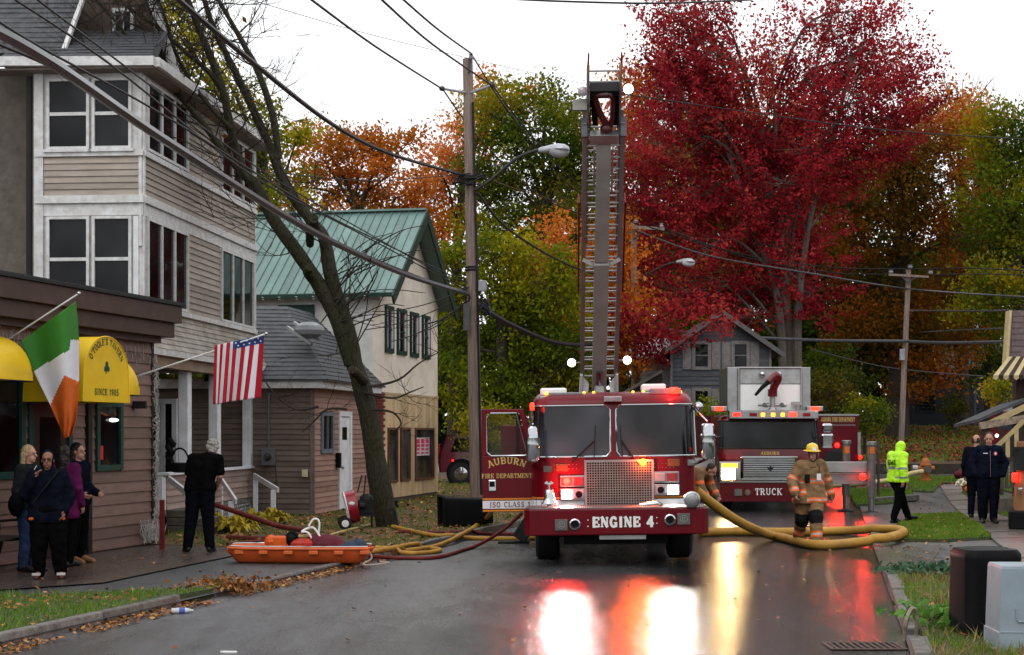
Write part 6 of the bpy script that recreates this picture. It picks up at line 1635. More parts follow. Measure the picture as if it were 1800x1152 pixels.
person('woman in black hooded coat and glasses raising a hand to her cheek outside the tavern', p, R_(8), 1.6,
       dict(elR=(-.3, -.08, 1.16), wrR=(-.15, -.17, 1.40), elL=(.29, .02, 1.14), wrL=(.24, -.1, .93), anR=(-.12, .02, .09), anL=(.17, .02, .09), toR=(-.13, -.14, .03), toL=(.2, -.13, .03), knR=(-.11, -.02, .5), knL=(.14, -.02, .5)),
       build=1.18, skin=skin_b, top=dict(mats=[navy], **{'in': .04}, hem=.78, fold=.02), bottom=dict(mats=[black_cloth], **{'in': .04}, build=1.2, fold=.018), shoe=None, hood='tight', extra=x1, curl=.4)
p = GP(50, 21.2)
def x2(t, J, hp, HR, k):
 me = blob([('e', J['pelvis'] + Vector((-.3, .0, .0)), (.12, .09, .16)), ('c', J['shR'] + Vector((0, 0, .07)), .012, J['pelvis'] + Vector((-.28, .0, .14)), .012)], .012, 2, .01, 8); me.materials.append(black_cloth); me_obj('shoulder_bag', me, t)
person('blonde woman in charcoal sweatshirt and jeans standing sideways by the tavern bench', p, R_(75), 1.66,
       dict(wrL=(.2, -.2, 1.0), elL=(.24, -.03, 1.14), wrR=(-.18, -.2, 1.0)), build=1.12, top=dict(mats=[charcoal], hem=.88, fold=.014), bottom=dict(mats=[denim], fold=.014), shoe=(black_shoe, 0), hair=hair_mesh(blonde, long_hair), extra=x2)
p = GP(112, 22.0)
person('woman in plum jacket with dark hair seen from behind in the tavern doorway', p, R_(165), 1.66, {}, build=1.08, top=dict(mats=[plum], hem=.7, fold=.014), bottom=dict(mats=[black_cloth]), shoe=(black_shoe, 0), hair=hair_mesh(dark_h, vlong_hair))
p = GP(136, 22.6)
person('woman with long dark hair, dark jacket and tan ankle boots beside the tavern doorpost', p, R_(70), 1.68, dict(wrL=(.2, -.22, 1.02), wrR=(-.2, -.22, 1.02)), build=1.1, top=dict(mats=[navy], hem=.86, fold=.014), bottom=dict(mats=[black_cloth]), shoe=(tan_boot, .08), hair=hair_mesh(dark_h, vlong_hair))
p = G(352, 970); p.z = gz(p.x, p.y)
person('grey haired man in black t-shirt and trousers leaning over, seen from behind', p, R_(176), 1.76,
       dict(head=(-.16, -.14, 1.60), neck=(-.11, -.06, 1.475), chest=(-.045, -.02, 1.3), waist=(.0, .0, 1.1), shR=(-.27, -.03, 1.42), shL=(.12, -.03, 1.43), elR=(-.31, -.02, 1.16), wrR=(-.2, -.2, .98), elL=(.2, -.0, 1.14), wrL=(.16, -.16, .93),
   anR=(-.15, .0, .09), toR=(-.16, -.13, .03), anL=(.19, .03, .09), toL=(.26, -.1, .03), knR=(-.12, -.02, .5), knL=(.14, -.0, .5)),
       build=1.1, top=dict(mats=[black_cloth], hem=.93, sleeve=.36, name='t_shirt', **{'in': .03}, fold=.012), bottom=dict(mats=[mat('black_trousers', spec=.02, c=(.005, .0055, .008), rough=1)], fold=.012, **{'in': .03}), shoe=(black_shoe, 0), hair=hair_mesh(grey_h, curly, fold=.02), head_tilt=.25, head_yaw=.15)
turnout = mat('turnout_tan', spec=.02, c=(.21, .13, .066), rough=.9, c2=(.13, .08, .04), scale=5)
band_o = mat('band_orange', (.75, .13, .03), .5, var=.08); band_s = mat('band_silver', (.42, .4, .36), .4)
blk_patch = mat('knee_black', spec=.02, c=(.014, .014, .014), rough=.7)
def pick_coat(nm, u, c):
 def band(v, a, h):
  if abs(v - a) < h * .28: return 2
  return 1 if abs(v - a) < h else 0
 if nm in ('uR', 'uL'): return band(u, .82, .14)
 if nm in ('fR', 'fL'): return band(u, .72, .17)
 z = c.z
 return band(z, 1.16, .042) or band(z, .83, .042)
def pick_trs(nm, u, c):
 if nm[0] == 'c':
  if u < .28: return 3
  if .58 < u < .80: return 2 if abs(u - .69) < .035 else 1
 if nm[0] == 't' and u > .80: return 3
 return 0
def x3(t, J, hp, HR, k):
 yl = mat('helmet_yellow', (.75, .52, .03), .3, var=.08, coat=.4)
 M = Matrix.Translation(hp(0, .01, .055)) @ HR.to_4x4()
 h = MB().lathe([(.152, -.0), (.155, .008), (.112, .02), (.108, .06), (.09, .105), (.05, .13), (.0, .137)], 22, M @ Matrix.Diagonal((.92, 1.12, 1, 1))).build('helmet', yl, t, smooth=True)
 mb = MB(); mb.tube([hp(0, -.12, .09), hp(0, -.09, .17), hp(0, 0, .2), hp(0, .1, .17)], .009, 5); mb.build('helmet_ridge', yl, h)
 MB().prism([hp(-.035, -.128, .075), hp(.035, -.128, .075), hp(.03, -.113, .13), hp(-.03, -.113, .13)], (0, -.008, 0)).build('helmet_shield', stripe_white, h)
 MB().tube([hp(-.075, -.02, .05), hp(-.06, -.06, -.08), hp(0, -.07, -.12), hp(.06, -.06, -.08), hp(.075, -.02, .05)], .008, 5).build('chin_strap', black_rubber, t)
 q = J['chest'] + Vector((.1, -.19, -.06)); MB().box(-.035, .035, -.006, .006, -.06, .05, M=Matrix.Translation(q)).build('id_card', stripe_white, t)
 MB().tube([q + Vector((0, 0, .05)), q + Vector((.01, .01, .16)), J['neck'] + Vector((.07, -.1, 0))], .007, 5).build('lanyard', charcoal, t)
 q = J['chest'] + Vector((-.1, -.2, -.08)); MB().box(-.04, .04, -.03, .03, -.09, .06, M=Matrix.Translation(q)).build('radio', black_plastic, t, bevel=.01)
 mb = MB(); mb.box(-.012, .012, -.012, .0, .8, 1.36, M=Matrix.Translation((0, -.165 * k, 0))); 
 me = blob([('c', J['neck'] + Vector((-.09, -.02, .0)), .035, J['neck'] + Vector((-.03, -.1, -.06)), .022), ('c', J['neck'] + Vector((.09, -.02, .0)), .035, J['neck'] + Vector((.03, -.1, -.06)), .022), ('c', J['neck'] + Vector((-.08, .05, .02)), .035, J['neck'] + Vector((.08, .05, .02)), .035)], .011, 2); me.materials.append(turnout); me_obj('collar', me, t)
p = G(1424, 962); p.z = gz(p.x, p.y)
person('firefighter in tan turnout gear and yellow helmet walking over the thick yellow hose', p, R_(4), 1.68,
       dict(head=(.02, -.07, 1.625), neck=(.01, -.03, 1.465), shR=(-.19, -.05, 1.41), shL=(.19, .02, 1.43), elR=(-.34, -.08, 1.15), wrR=(-.33, -.26, .93), elL=(.33, .1, 1.15), wrL=(.4, .1, .9), hipR=(-.1, 0, .92), knR=(-.13, .04, .5), anR=(-.13, .33, .18), toR=(-.15, .2, .08), knL=(.05, -.2, .53), anL=(.04, -.3, .1), toL=(.05, -.47, .06)),
       build=1.12, top=dict(mats=[turnout, band_o, band_s], pick=pick_coat, hem=.77, flare=.05, fold=.02, **{'in': .05}, name='coat'), bottom=dict(mats=[turnout, band_o, band_s, blk_patch], pick=pick_trs, **{'in': .05}, fold=.022), shoe=(black_shoe, .16), hair=None, extra=x3, head_tilt=.08, curl=.6)
hiv = mat('hi_vis_yellow', (.45, .85, .03), .5, var=.08, scale=4)
hv_s = mat('reflective_grey', (.22, .23, .22), .45)
def pick_hv(nm, u, c):
 if nm in ('uR', 'uL'): return 1 if abs(u - .98) < .08 else 0
 if nm in ('fR', 'fL'): return 1 if abs(u - .72) < .09 or (nm and u < .02 and False) else 0
 if abs(c.z - 1.17) < .032: return 1
 if c.z > 1.17 and c.y > 0 and abs(abs(c.x) - .11) < .026: return 1
 return 0
def x4(t, J, hp, HR, k):
 lettering('lettering', 'EMS', lambda x, y, l: Vector((-x, .165 + l, 1.24 + y)) * k, .1, black_cloth, t, th=.2)
 q = J['shL'].lerp(J['elL'], .35) + Vector((.092, -.02, 0)); MB().ball(q, (.012, .03, .04), 8, 6).build('sleeve_patch', navy, t)
p = G(1578, 920); p.z = gz(p.x, p.y)
person('medic in bright yellow hooded jacket and black trousers striding past the outrigger', p, R_(118), 1.68,
       dict(head=(0, -.1, 1.58), neck=(0, -.045, 1.45), elL=(.25, -.02, 1.14), wrL=(.22, -.14, .93), elR=(-.25, .08, 1.14), wrR=(-.25, .08, .9), hipL=(.09, 0, .92), knL=(.1, -.2, .53), anL=(.1, -.38, .12), toL=(.11, -.55, .1), knR=(-.1, .06, .5), anR=(-.1, .2, .1), toR=(-.11, .05, .03)),
       build=1.1, top=dict(mats=[hiv, hv_s], pick=pick_hv, hem=.87, fold=.018, **{'in': .04}), bottom=dict(mats=[black_cloth], fold=.014, **{'in': .025}), shoe=(black_shoe, 0), hood='up', head_tilt=.3, extra=x4)
def x5(t, J, hp, HR, k):
 q = J['chest'] + Vector((.1, -.155, .05)); MB().ball(q, (.036, .012, .045), 10, 6).build('badge_patch', mat('patch_red', (.55, .06, .08), .5), t); MB().ball(q + Vector((0, -.01, 0)), (.02, .008, .026), 8, 5).build('badge_patch', stripe_white, t)
 MB().box(-.045, .045, -.004, .004, -.008, .008, M=Matrix.Translation(J['chest'] + Vector((-.1, -.155, .06)))).build('name_tape', stripe_white, t)
 MB().tube([J['neck'] + Vector((-.07, -.06, .01)), J['neck'] + Vector((0, -.095, -.03)), J['neck'] + Vector((.07, -.06, .01))], .026, 8).build('collar', navy, t)
 MB().bar(J['neck'] + Vector((0, -.13, -.06)), Vector((0, -.15, .9)) * k, .008).build('zip', steel, t)
p = G(1738, 919); p.z = gz(p.x, p.y)
navy_q = mat('navy_quilt', spec=.02, c=(.007, .009, .02), rough=.9, var=.3, scale=14, bump=.6, bscale=18)
person('stocky man in navy quilted jacket with hands in pockets looking down the walk', p, R_(-4), 1.83,
       dict(elR=(-.33, .05, 1.16), wrR=(-.25, -.08, .93), elL=(.33, .05, 1.16), wrL=(.25, -.08, .93), anL=(.08, -.04, .09), toL=(.09, -.2, .03), anR=(-.1, .05, .09), toR=(-.13, -.1, .03)),
       build=1.1, hands=False, top=dict(mats=[navy_q], hem=.88, fold=.016, **{'in': .03}), bottom=dict(mats=[navy], fold=.012, build=1.1, **{'in': .03}), shoe=(black_shoe, 0), hair=hair_mesh(short_dark, crop_hair, fold=.003), head_tilt=.12, head_yaw=-.25, extra=x5)
p = GP(1716, 34.6)
person('man in dark clothes with balding head mostly hidden behind the navy jacket man', p, R_(150), 1.78, {}, build=1.1, top=dict(mats=[navy], hem=.86), bottom=dict(mats=[navy]), shoe=(black_shoe, 0), hair=hair_mesh(short_dark, lambda hp, HR, k: [('c', hp(-.05, .05, .0), .045 * k, hp(.05, .05, .0), .045 * k), ('c', hp(-.06, .02, .03), .03 * k, hp(-.04, .06, .03), .04 * k), ('c', hp(.06, .02, .03), .03 * k, hp(.04, .06, .03), .04 * k)], fold=.003))
p = Vector(((1206 - 900) / F * 30.5, 30.5, 0))
person('firefighter in tan turnout coat bending beside the red engine', p, R_(60), 1.75,
       dict(head=(0, -.52, 1.2), neck=(0, -.36, 1.2), chest=(0, -.25, 1.12), waist=(0, -.08, 1.02), shR=(-.2, -.34, 1.16), shL=(.2, -.34, 1.16), elR=(-.25, -.4, .9), wrR=(-.2, -.52, .7), elL=(.25, -.4, .9), wrL=(.2, -.55, .72), knR=(-.1, -.12, .5), knL=(.1, -.12, .5)),
       top=dict(mats=[turnout, band_o, band_s], pick=lambda nm, u, c: 1 if nm[0] in 'fu' and abs(u - .75) < .12 else 0, hem=0, fold=.015, **{'in': .04}), bottom=dict(mats=[turnout]), shoe=(black_shoe, .16), hair=hair_mesh(short_dark, crop_hair, fold=.003), head_tilt=.6)

# UTILITY POLES, LAMPS, WIRES
def pole(label, foot, top, r0, r1):
 t = thing('utility_pole', label, 'utility pole', foot)
 d = Vector(top) - Vector(foot); n = 10
 MB().tube([d * (i / n) + Vector((rnd.uniform(-.008, .008), rnd.uniform(-.008, .008), 0)) for i in range(n + 1)], [r0 + (r1 - r0) * i / n for i in range(n + 1)], 14).build('shaft', wood_grey, t, smooth=True)
 return t, (lambda k: d * k)
insul = mat('insulator_grey', (.3, .31, .33), .3)
iron = mat('bracket_iron', (.06, .062, .066), .5, .4)
f1 = Vector((-.78, 36, .05)); t1 = P(822, 104, 36)
pl, at = pole('tall weathered wooden utility pole behind the open engine door with a street lamp arm', f1, t1, .155, .115)
T = t1 - f1
def near(py, px, D=36): return P(px, py, D) - f1
mb = MB(); mb.tube([near(128, 824, 35.86), near(95, 827, 35.86)], .03, 8); mb.build('top_pin', iron, pl)
MB().lathe([(.05, 0), (.06, .05), (.03, .08), (.05, .11), (.02, .14)], 10, Matrix.Translation(near(104, 828, 35.86))).build('insulator', insul, pl)
for a, b2 in (((818, 163), (777, 156)), ((828, 163), (865, 150))):
 q0, q1 = near(a[1], a[0], 35.9), near(b2[1], b2[0], 35.8); MB().tube([q0, q1], .03, 7).build('side_arm', insul, pl)
 MB().ball(q1, (.07, .05, .06), 8, 6).build('insulator', iron, pl)
MB().tube([near(180, 831, 35.85), near(500, 839, 35.83), near(870, 846, 35.8)], .03, 6).build('riser_pipe', dark_iron, pl)
c = near(558, 820, 35.8); MB().box(-.07, .07, -.08, .08, -.3, .3, M=Matrix.Translation(c)).build('meter_box', mat('pole_box', (.09, .09, .09), .5), pl)
c = near(503, 848, 35.8); MB().box(-.09, .09, -.09, .09, -.12, .12, M=Matrix.Translation(c)).build('terminal_box', insul, pl, bevel=.01)
c = near(540, 858, 35.7); mb = MB()
for i in range(14): mb.tube(spline([c + Vector((rnd.uniform(-.15, .05), rnd.uniform(-.1, .1), rnd.uniform(-.2, .2))) for _ in range(4)], 3), .02, 5)
mb.build('cable_tangle', cable_black, pl)
c = near(310, 832, 35.8); mb = MB(); mb.box(-.35, .3, -.05, .05, -.05, .03, M=Matrix.Translation(c))
for i in range(8): mb.tube(spline([c + Vector((rnd.uniform(-.5, .3), rnd.uniform(-.1, .1), rnd.uniform(-.25, .1))) for _ in range(4)], 3), .014, 5)
mb.build('wire_clamps', cable_black, pl)
for py in (470, 475): MB().tube([near(py, 829, 36) + Vector((.15 * math.cos(a), .15 * math.sin(a), 0)) for a in [k * math.pi / 8 for k in range(17)]], .02, 5).build('steel_band', dark_iron, pl)
def street_lamp(label, host, pts, head_a, head_b, r, s=1.0):
 t = thing('street_lamp', label, 'street lamp', pts[0])
 o = Vector(pts[0])
 MB().tube(spline([Vector(p) - o for p in pts], 6), r, 8).build('lamp_arm', iron, t, smooth=True)
 a, b2 = Vector(head_a) - o, Vector(head_b) - o; d = (b2 - a); L = d.length; x = d.normalized(); y = Vector((0, 0, 1)).cross(x).normalized(); z = x.cross(y)
 rings = []
 for u, hw, up, dn in ((0, .05, .06, .05), (.12, .07, .08, .06), (.4, .11, .11, .06), (.65, .16, .13, .05), (.85, .15, .11, .04), (.97, .09, .06, .03), (1, .03, .02, .02)):
  rings.append([a + d * u + y * (hw * s * math.cos(k)) + z * ((up if math.sin(k) > 0 else dn) * s * math.sin(k)) for k in [2 * math.pi * i / 14 for i in range(14)]])
 hd = MB().loft(rings).build('lamp_head', mat('lamp_head_grey', (.42, .44, .47), .35, .2), t, smooth=True)
 mb = MB(); mb.ball(a + d * .68 - z * .05 * s, (.22 * s, .13 * s, .14 * s), 14, 8); mb.build('lens', glass('lamp_lens', (.35, .36, .36), .1), hd, smooth=True)
 return t
street_lamp('grey cobra head street lamp on a long curved arm from the tall pole', pl, [P(833, 335, 35.8), P(862, 318, 35.4), P(905, 281, 34.9), P(938, 266, 34.6), P(952, 264, 34.5)], P(948, 265, 34.5), P(1000, 262, 34.2), .035)
f2 = Vector(((1117 - 900) / F * 62, 62, rise(4.8, 62))); t2 = P(1114, 392, 62)
p2, _ = pole('utility pole with crossarm behind the ladder near the grey house', f2, t2, .15, .12)
def n2(px, py, D=61.8): return P(px, py, D) - f2
MB().bar(n2(1086, 398), n2(1168, 403), .1, .12).build('crossarm', wood_grey, p2)
for px, py in ((1092, 398), (1118, 392), (1163, 400)): MB().lathe([(.06, 0), (.09, .06), (.05, .1), (.08, .16)], 8, Matrix.Translation(n2(px, py))).build('insulator', insul, p2)
for px in (1098, 1132): MB().bar(n2(px, 400), n2(1115, 421), .05).build('arm_brace', iron, p2)
street_lamp('small grey street lamp on a thin arm in front of the red maple', p2, [P(1117, 500, 61.8), P(1140, 482, 61.3), P(1170, 466, 60.8), P(1194, 460, 60.5)], P(1190, 461, 60.5), P(1220, 460, 60), .035, 1.1)
f3 = Vector(((1583 - 900) / F * 60, 60, rise(14.6, 60))); t3 = P(1597, 474, 60)
p3, _ = pole('leaning utility pole with crossarm standing on the leaf covered bank', f3, t3, .115, .095)
def n3(px, py, D=59.8): return P(px, py, D) - f3
MB().bar(n3(1562, 483), n3(1632, 487), .08, .08).build('crossarm', wood_grey, p3)
for px, py in ((1566, 481), (1600, 472), (1636, 482)): MB().lathe([(.06, 0), (.1, .06), (.06, .1), (.12, .14)], 8, Matrix.Translation(n3(px, py))).build('insulator', insul, p3)
for px in (1585, 1613): MB().bar(n3(px, 485), n3(1595, 497), .05).build('arm_brace', iron, p3)
c = n3(1586, 624); MB().tube([c + Vector((0, 0, -.2)), c + Vector((0, 0, .22))], .1, 10).build('transformer_can', insul, p3)
wm = mat('wire_dark', (.014, .014, .016), .5)
wm_wet = mat('cable_wet_grey', (.085, .088, .094), .25, .3, spec=.4)
def wire(label, pts, r, m=wm, name='overhead_wire', sag=0.0, n=8, cat='wire'):
 """pts: (px, py, D) along the span"""
 q = [P(*p) for p in pts]
 if len(q) == 2:
  N = 18; q = [q[0].lerp(q[1], i / N) - Vector((0, 0, sag * 4 * (i / N) * (1 - i / N))) for i in range(N + 1)]
 else: q = spline(q, n)
 o = MB().tube(q, r, 6).build(name, m, smooth=True, solo=True)
 return setp(o, label, cat, 'overhead wires and cables')
wire('thick silvery wet cable sweeping from the upper left corner down to the tall pole', [(-40, 38, 13.5), (90, 110, 15), (300, 253, 19.5), (540, 402, 26), (700, 478, 31.5), (823, 517, 35.8)], .058, wm_wet, cat='cable')
wire('thick black spliced cable from the top edge through the bare tree to the tall pole', [(300, -12, 19), (420, 90, 22), (583, 218, 27.5), (690, 272, 31.5), (815, 308, 35.8)], .038, cat='cable')
wire('black wire from the top edge to the left insulator of the tall pole', [(545, -2, 23), (660, 82, 28), (778, 157, 35.8)], .02)
wire('black wire from the top edge to the right insulator of the tall pole', [(668, -3, 24), (760, 78, 29.5), (866, 151, 35.8)], .02)
wire('black wire from the top edge to the pin on top of the tall pole', [(706, -3, 26), (770, 52, 30.5), (828, 94, 35.8)], .02)
wire('hair thin pale wire crossing the white sky above the tall pole', [(438, -1, 26), (640, 58, 31), (860, 111, 37), (1045, 152, 44)], .007)
wire('short black wire at the very top of the sky above the ladder', [(890, -2, 20), (1000, 3, 21), (1160, 6, 22), (1320, 0, 24)], .014)
wire('wire falling from the pole top pin towards the far pole behind the ladder', [(829, 96, 35.8), (900, 205, 42), (1000, 325, 52), (1118, 394, 61.8)], .018)
wire('wire falling from the right insulator of the tall pole towards the far pole', [(866, 151, 35.8), (940, 245, 42), (1030, 335, 52), (1160, 401, 61.8)], .018)
wire('wire falling from the left insulator of the tall pole through the green tree', [(778, 157, 35.8), (850, 252, 42), (960, 352, 51), (1093, 399, 61.8)], .018)
wire('slack cable drooping from the street lamp bracket towards the ladder', [(840, 340, 35.8), (900, 408, 40), (1013, 472, 50), (1117, 500, 61.8)], .03, cat='cable')
wire('heavy drooping cable bundle from the tall pole behind the ladder to the far pole', [(845, 540, 35.8), (900, 572, 40), (980, 603, 47), (1050, 603, 54), (1115, 573, 61.8)], .07, cat='cable')
wire('twisted pale service wire from the tall pole sloping across the green tree', [(845, 308, 35.8), (900, 330, 40), (980, 356, 48), (1117, 420, 61.8)], .014, wm_wet)
wire('thin wire just above the thick silvery cable from the upper left corner', [(-20, 26, 14), (80, 88, 16), (300, 210, 20), (540, 360, 26.5), (700, 440, 31.5), (822, 498, 35.8)], .014)
wire('thin wire running from the grey shingle roof corner down past the bare tree', [(20, -5, 15), (200, 118, 18), (445, 310, 24.5), (650, 420, 30.5), (822, 512, 35.8)], .013)
wire('second thin wire crossing the upper house windows towards the tall pole', [(60, -5, 16), (250, 140, 20), (460, 300, 26), (650, 412, 31), (823, 508, 35.8)], .012)
wire('dark wire sagging in front of the lower house windows below the silver cable', [(-20, 70, 15), (150, 150, 18), (380, 300, 23), (600, 430, 29.5), (822, 520, 35.8)], .02)
wire('thin wire ending on the tall pole above the green roof ridge', [(500, 305, 30), (650, 318, 32.5), (820, 306, 35.8)], .009)
for i, (a, b2, lb) in enumerate((((742, 570, 41), (826, 522, 35.8), 'lowest'), ((735, 585, 41), (826, 524, 35.8), 'second lowest'), ((690, 600, 40.5), (826, 526, 35.8), 'steepest'), ((655, 548, 40), (824, 505, 35.8), 'upper'), ((640, 580, 40), (825, 515, 35.8), 'middle'))):
 wire(lb + ' of the service wires running from the cream house corner to the tall pole', [a, b2], .012 if i else .02, sag=.15)
wire('thick grey cable from the far pole across the shuttered house to the leaning pole', [(1118, 571, 61.8), (1230, 587, 61.4), (1420, 598, 60.8), (1590, 600, 59.8)], .06, wm_wet, cat='cable')
wire('thick grey cable from the leaning pole to the right edge above the bank', [(1590, 600, 59.8), (1660, 603, 58), (1780, 601, 55)], .06, wm_wet, cat='cable')
wire('upper wire from the far pole crossarm past the red maple to the leaning pole', [(1118, 392, 61.8), (1300, 446, 61.4), (1460, 470, 60.6), (1600, 473, 59.8)], .02)
wire('second wire from the far pole crossarm past the red maple to the leaning pole', [(1164, 400, 61.8), (1320, 455, 61.4), (1470, 480, 60.6), (1566, 482, 59.8)], .02)
wire('pale wire dipping below the crossarm between the far pole and the leaning pole', [(1100, 398, 61.8), (1240, 448, 61.4), (1420, 480, 60.6), (1597, 508, 59.8), (1810, 523, 50)], .03, wm_wet)
wire('highest wire from the leaning pole to the right edge of the trees', [(1600, 473, 59.8), (1700, 472, 55), (1815, 476, 48)], .02)
wire('second wire from the leaning pole crossarm to the right edge of the trees', [(1636, 483, 59.8), (1720, 482, 55), (1815, 484, 48)], .018)
wire('service wire from the leaning pole to the gable of the awning house', [(1600, 546, 59.8), (1690, 547, 50), (1778, 546, 40)], .03, wm_wet)
wire('thin low wire from the leaning pole sloping down to the left behind the tower truck', [(1425, 614, 62), (1560, 646, 60.4), (1730, 662, 58)], .02, wm_wet)
wire('thin wire crossing from the leaning pole to the eave of the awning house', [(1620, 584, 59.5), (1700, 580, 50), (1776, 577, 40)], .025, wm_wet)
wire('long thin wire across the red maple crown to the right edge', [(1092, 165, 40), (1300, 195, 39), (1550, 228, 37), (1815, 246, 34)], .013)

# TREES
def leaf_mat(name, cols, trans=.42):
 """colour follows each leaf's own 'tint' value"""
 m = bpy.data.materials.new(name); m.use_nodes = True
 t = m.node_tree; b = t.nodes['Principled BSDF']; L = t.links.new
 a = t.nodes.new('ShaderNodeAttribute'); a.attribute_name = 'tint'
 r = t.nodes.new('ShaderNodeValToRGB'); e = r.color_ramp.elements
 n = len(cols)
 e[0].position = 0; e[0].color = (*cols[0], 1); e[1].position = 1; e[1].color = (*cols[-1], 1)
 for i, c in enumerate(cols[1:-1], 1):
  q = e.new(i / (n - 1)); q.color = (*c, 1)
 L(a.outputs['Fac'], r.inputs[0]); L(r.outputs[0], b.inputs['Base Color']); b.inputs['Roughness'].default_value = .5; b.inputs['Specular IOR Level'].default_value = .08
 tr = t.nodes.new('ShaderNodeBsdfTranslucent'); L(r.outputs[0], tr.inputs['Color'])
 mx = t.nodes.new('ShaderNodeMixShader'); mx.inputs[0].default_value = trans
 out = [q for q in t.nodes if q.type == 'OUTPUT_MATERIAL'][0]
 L(b.outputs[0], mx.inputs[1]); L(tr.outputs[0], mx.inputs[2]); L(mx.outputs[0], out.inputs[0])
 return m
RG = np.random.default_rng(11)
def leaf_obj(name, C, size, tint, m, parent, off, asp=.55, droop=.25, stuff=False):
 """one leaf-sized rhombus per point"""
 N = len(C); nrm = RG.normal(size=(N, 3)); nrm[:, 2] = np.abs(nrm[:, 2]) * .8 + .1; nrm /= np.linalg.norm(nrm, axis=1)[:, None]
 a = RG.normal(size=(N, 3)); a[:, 2] -= droop * 2; a -= nrm * (a * nrm).sum(1)[:, None]; a /= np.linalg.norm(a, axis=1)[:, None]
 bb = np.cross(nrm, a); s = (size * RG.uniform(.5, 1.55, N))[:, None]
 C = C - np.array(off)
 V = np.stack((C - a * s * .5, C + bb * s * asp * .5 - a * s * .05 + nrm * s * .08, C + a * s * .5, C - bb * s * asp * .5 - a * s * .05 + nrm * s * .08), 1).reshape(-1, 3)
 me = bpy.data.meshes.new(name); me.vertices.add(4 * N); me.vertices.foreach_set('co', V.astype(np.float32).ravel())
 me.loops.add(4 * N); me.loops.foreach_set('vertex_index', np.arange(4 * N, dtype=np.int32)); me.polygons.add(N); me.polygons.foreach_set('loop_start', np.arange(0, 4 * N, 4, dtype=np.int32))
 at_ = me.attributes.new('tint', 'FLOAT', 'POINT'); at_.data.foreach_set('value', np.repeat(np.clip(tint, 0, 1), 4).astype(np.float32))
 me.materials.append(m); me.update(calc_edges=True)
 o = me_obj(name, me, parent)
 if stuff: o['kind'] = 'stuff'
 return o
bark = mat('bark_brown', (.055, .045, .035), .85, c2=(.028, .022, .017), scale=5, stretch=(5, 5, .8), bump=.8, bscale=14)
bark_moss = mat('bark_mossy', (.04, .032, .026), .7, c2=(.036, .038, .012), scale=1.3, bump=1.0, bscale=11, bdist=.12, stretch=(3, 3, .55))
bark_grey = mat('bark_grey', (.12, .1, .085), .85, c2=(.06, .05, .042), scale=5, stretch=(5, 5, .8), bump=.7, bscale=14)
def tree(label, foot, D, trunk, blobs, m, leaf=.13, dens=1.0, bk=bark, tshift=0.0, name='tree', spread=.32, depth=.75, up=.25, cl=88, limbs=True, twig=.016, dz=0.0, cat='tree', spray=0.0):
 """trunk: (px, py, radius) going up; blobs: (px, py, rx, ry[, tint]) crown masses in photo pixels at distance D"""
 t = thing(name, label, cat, foot); off = Vector(foot); s = F / D
 mb = MB(); tp = [Vector(foot)] + [P(px, py, D + rnd.uniform(-.3, .3)) for px, py, r in trunk]; rr = [trunk[0][2] * 1.35] + [r for _, _, r in trunk]
 tp2 = spline(tp, 4); rs = np.interp(np.linspace(0, len(tp) - 1, len(tp2)), range(len(tp)), rr)
 mb.tube([q - off for q in tp2], list(rs), 10)
 C = []; T = []
 for bl in blobs:
  px, py, rx, ry = bl[:4]; bt = bl[4] if len(bl) > 4 else .5
  dd = rnd.uniform(-1, 1) * 1.4 + (bl[5] if len(bl) > 5 else 0); cen = P(px, py, D + dd + dz); R = np.array((rx / s, (rx + ry) / 2 / s * depth, ry / s))
  vol = rx * ry / 1000.0
  k = max(5, int(vol * 9.5 * dens))
  j = min(len(tp2) - 1, max(1, int(len(tp2) * rnd.uniform(.55, .98)))); st = tp2[j]
  if st.z > cen.z: st = min(tp2[1:], key=lambda q: abs(q.z - (cen.z - .35 * (cen - q).length)))
  mid = st.lerp(cen, .5) + Vector((rnd.uniform(-.3, .3), rnd.uniform(-.3, .3), up * (cen - st).length * .4))
  lp = spline([st, mid, cen], 5); rl_ = min(.09, .022 * (cen - st).length + .012)
  if limbs and len(bl) < 6: mb.tube([q - off for q in lp], [rl_ * (1 - .7 * i / (len(lp) - 1)) for i in range(len(lp))], 5)
  u = RG.normal(size=(k, 3)); u /= np.linalg.norm(u, axis=1)[:, None]; rad = RG.uniform(.25, 1.08, k) ** .6
  cc = np.array(cen) + u * R * rad[:, None]
  for c in cc:
   v = Vector(c); b0 = lp[rnd.randint(len(lp) // 2, len(lp) - 1)]
   if limbs and len(bl) < 6:
    m_ = b0.lerp(v, .55) + Vector((rnd.uniform(-.1, .1), rnd.uniform(-.1, .1), -.06 * (v - b0).length)); mb.tube([b0 - off, m_ - off, v + (v - b0).normalized() * .35 - off], [twig, twig * .7, twig * .3], 3, caps=False)
   n = int(cl * rnd.uniform(.5, 1.5) * (sstep(-40, 260, py) * .5 + .5 if spray else 1)); dirv = (v - b0).normalized()
   g = RG.normal(size=(n, 3)) * spread * .82 * np.array((1, 1, .62)); al = RG.uniform(-.2, 1.1, n)[:, None] * np.array(dirv + Vector((0, 0, up)))[None, :] * spread * 1.6
   if spray:
    ax = np.array((dirv + Vector((rnd.uniform(-.3, .3), rnd.uniform(-.3, .3), up))).normalized()); g = g * (1 - .5 * spray) + ax[None, :] * (RG.uniform(-1, 1, n) * spread * 3.8 * spray)[:, None]
   C.append(c + g + al); ct = bt + .42 * noise.noise(v * .5) + rnd.gauss(0, .09)
   T.append(ct + RG.normal(size=n) * .06)
 mb.build('trunk', bk, t, smooth=True)
 if C: leaf_obj('crown', np.concatenate(C), leaf * 1.12, np.concatenate(T), m, t, off, stuff=False)
 return t
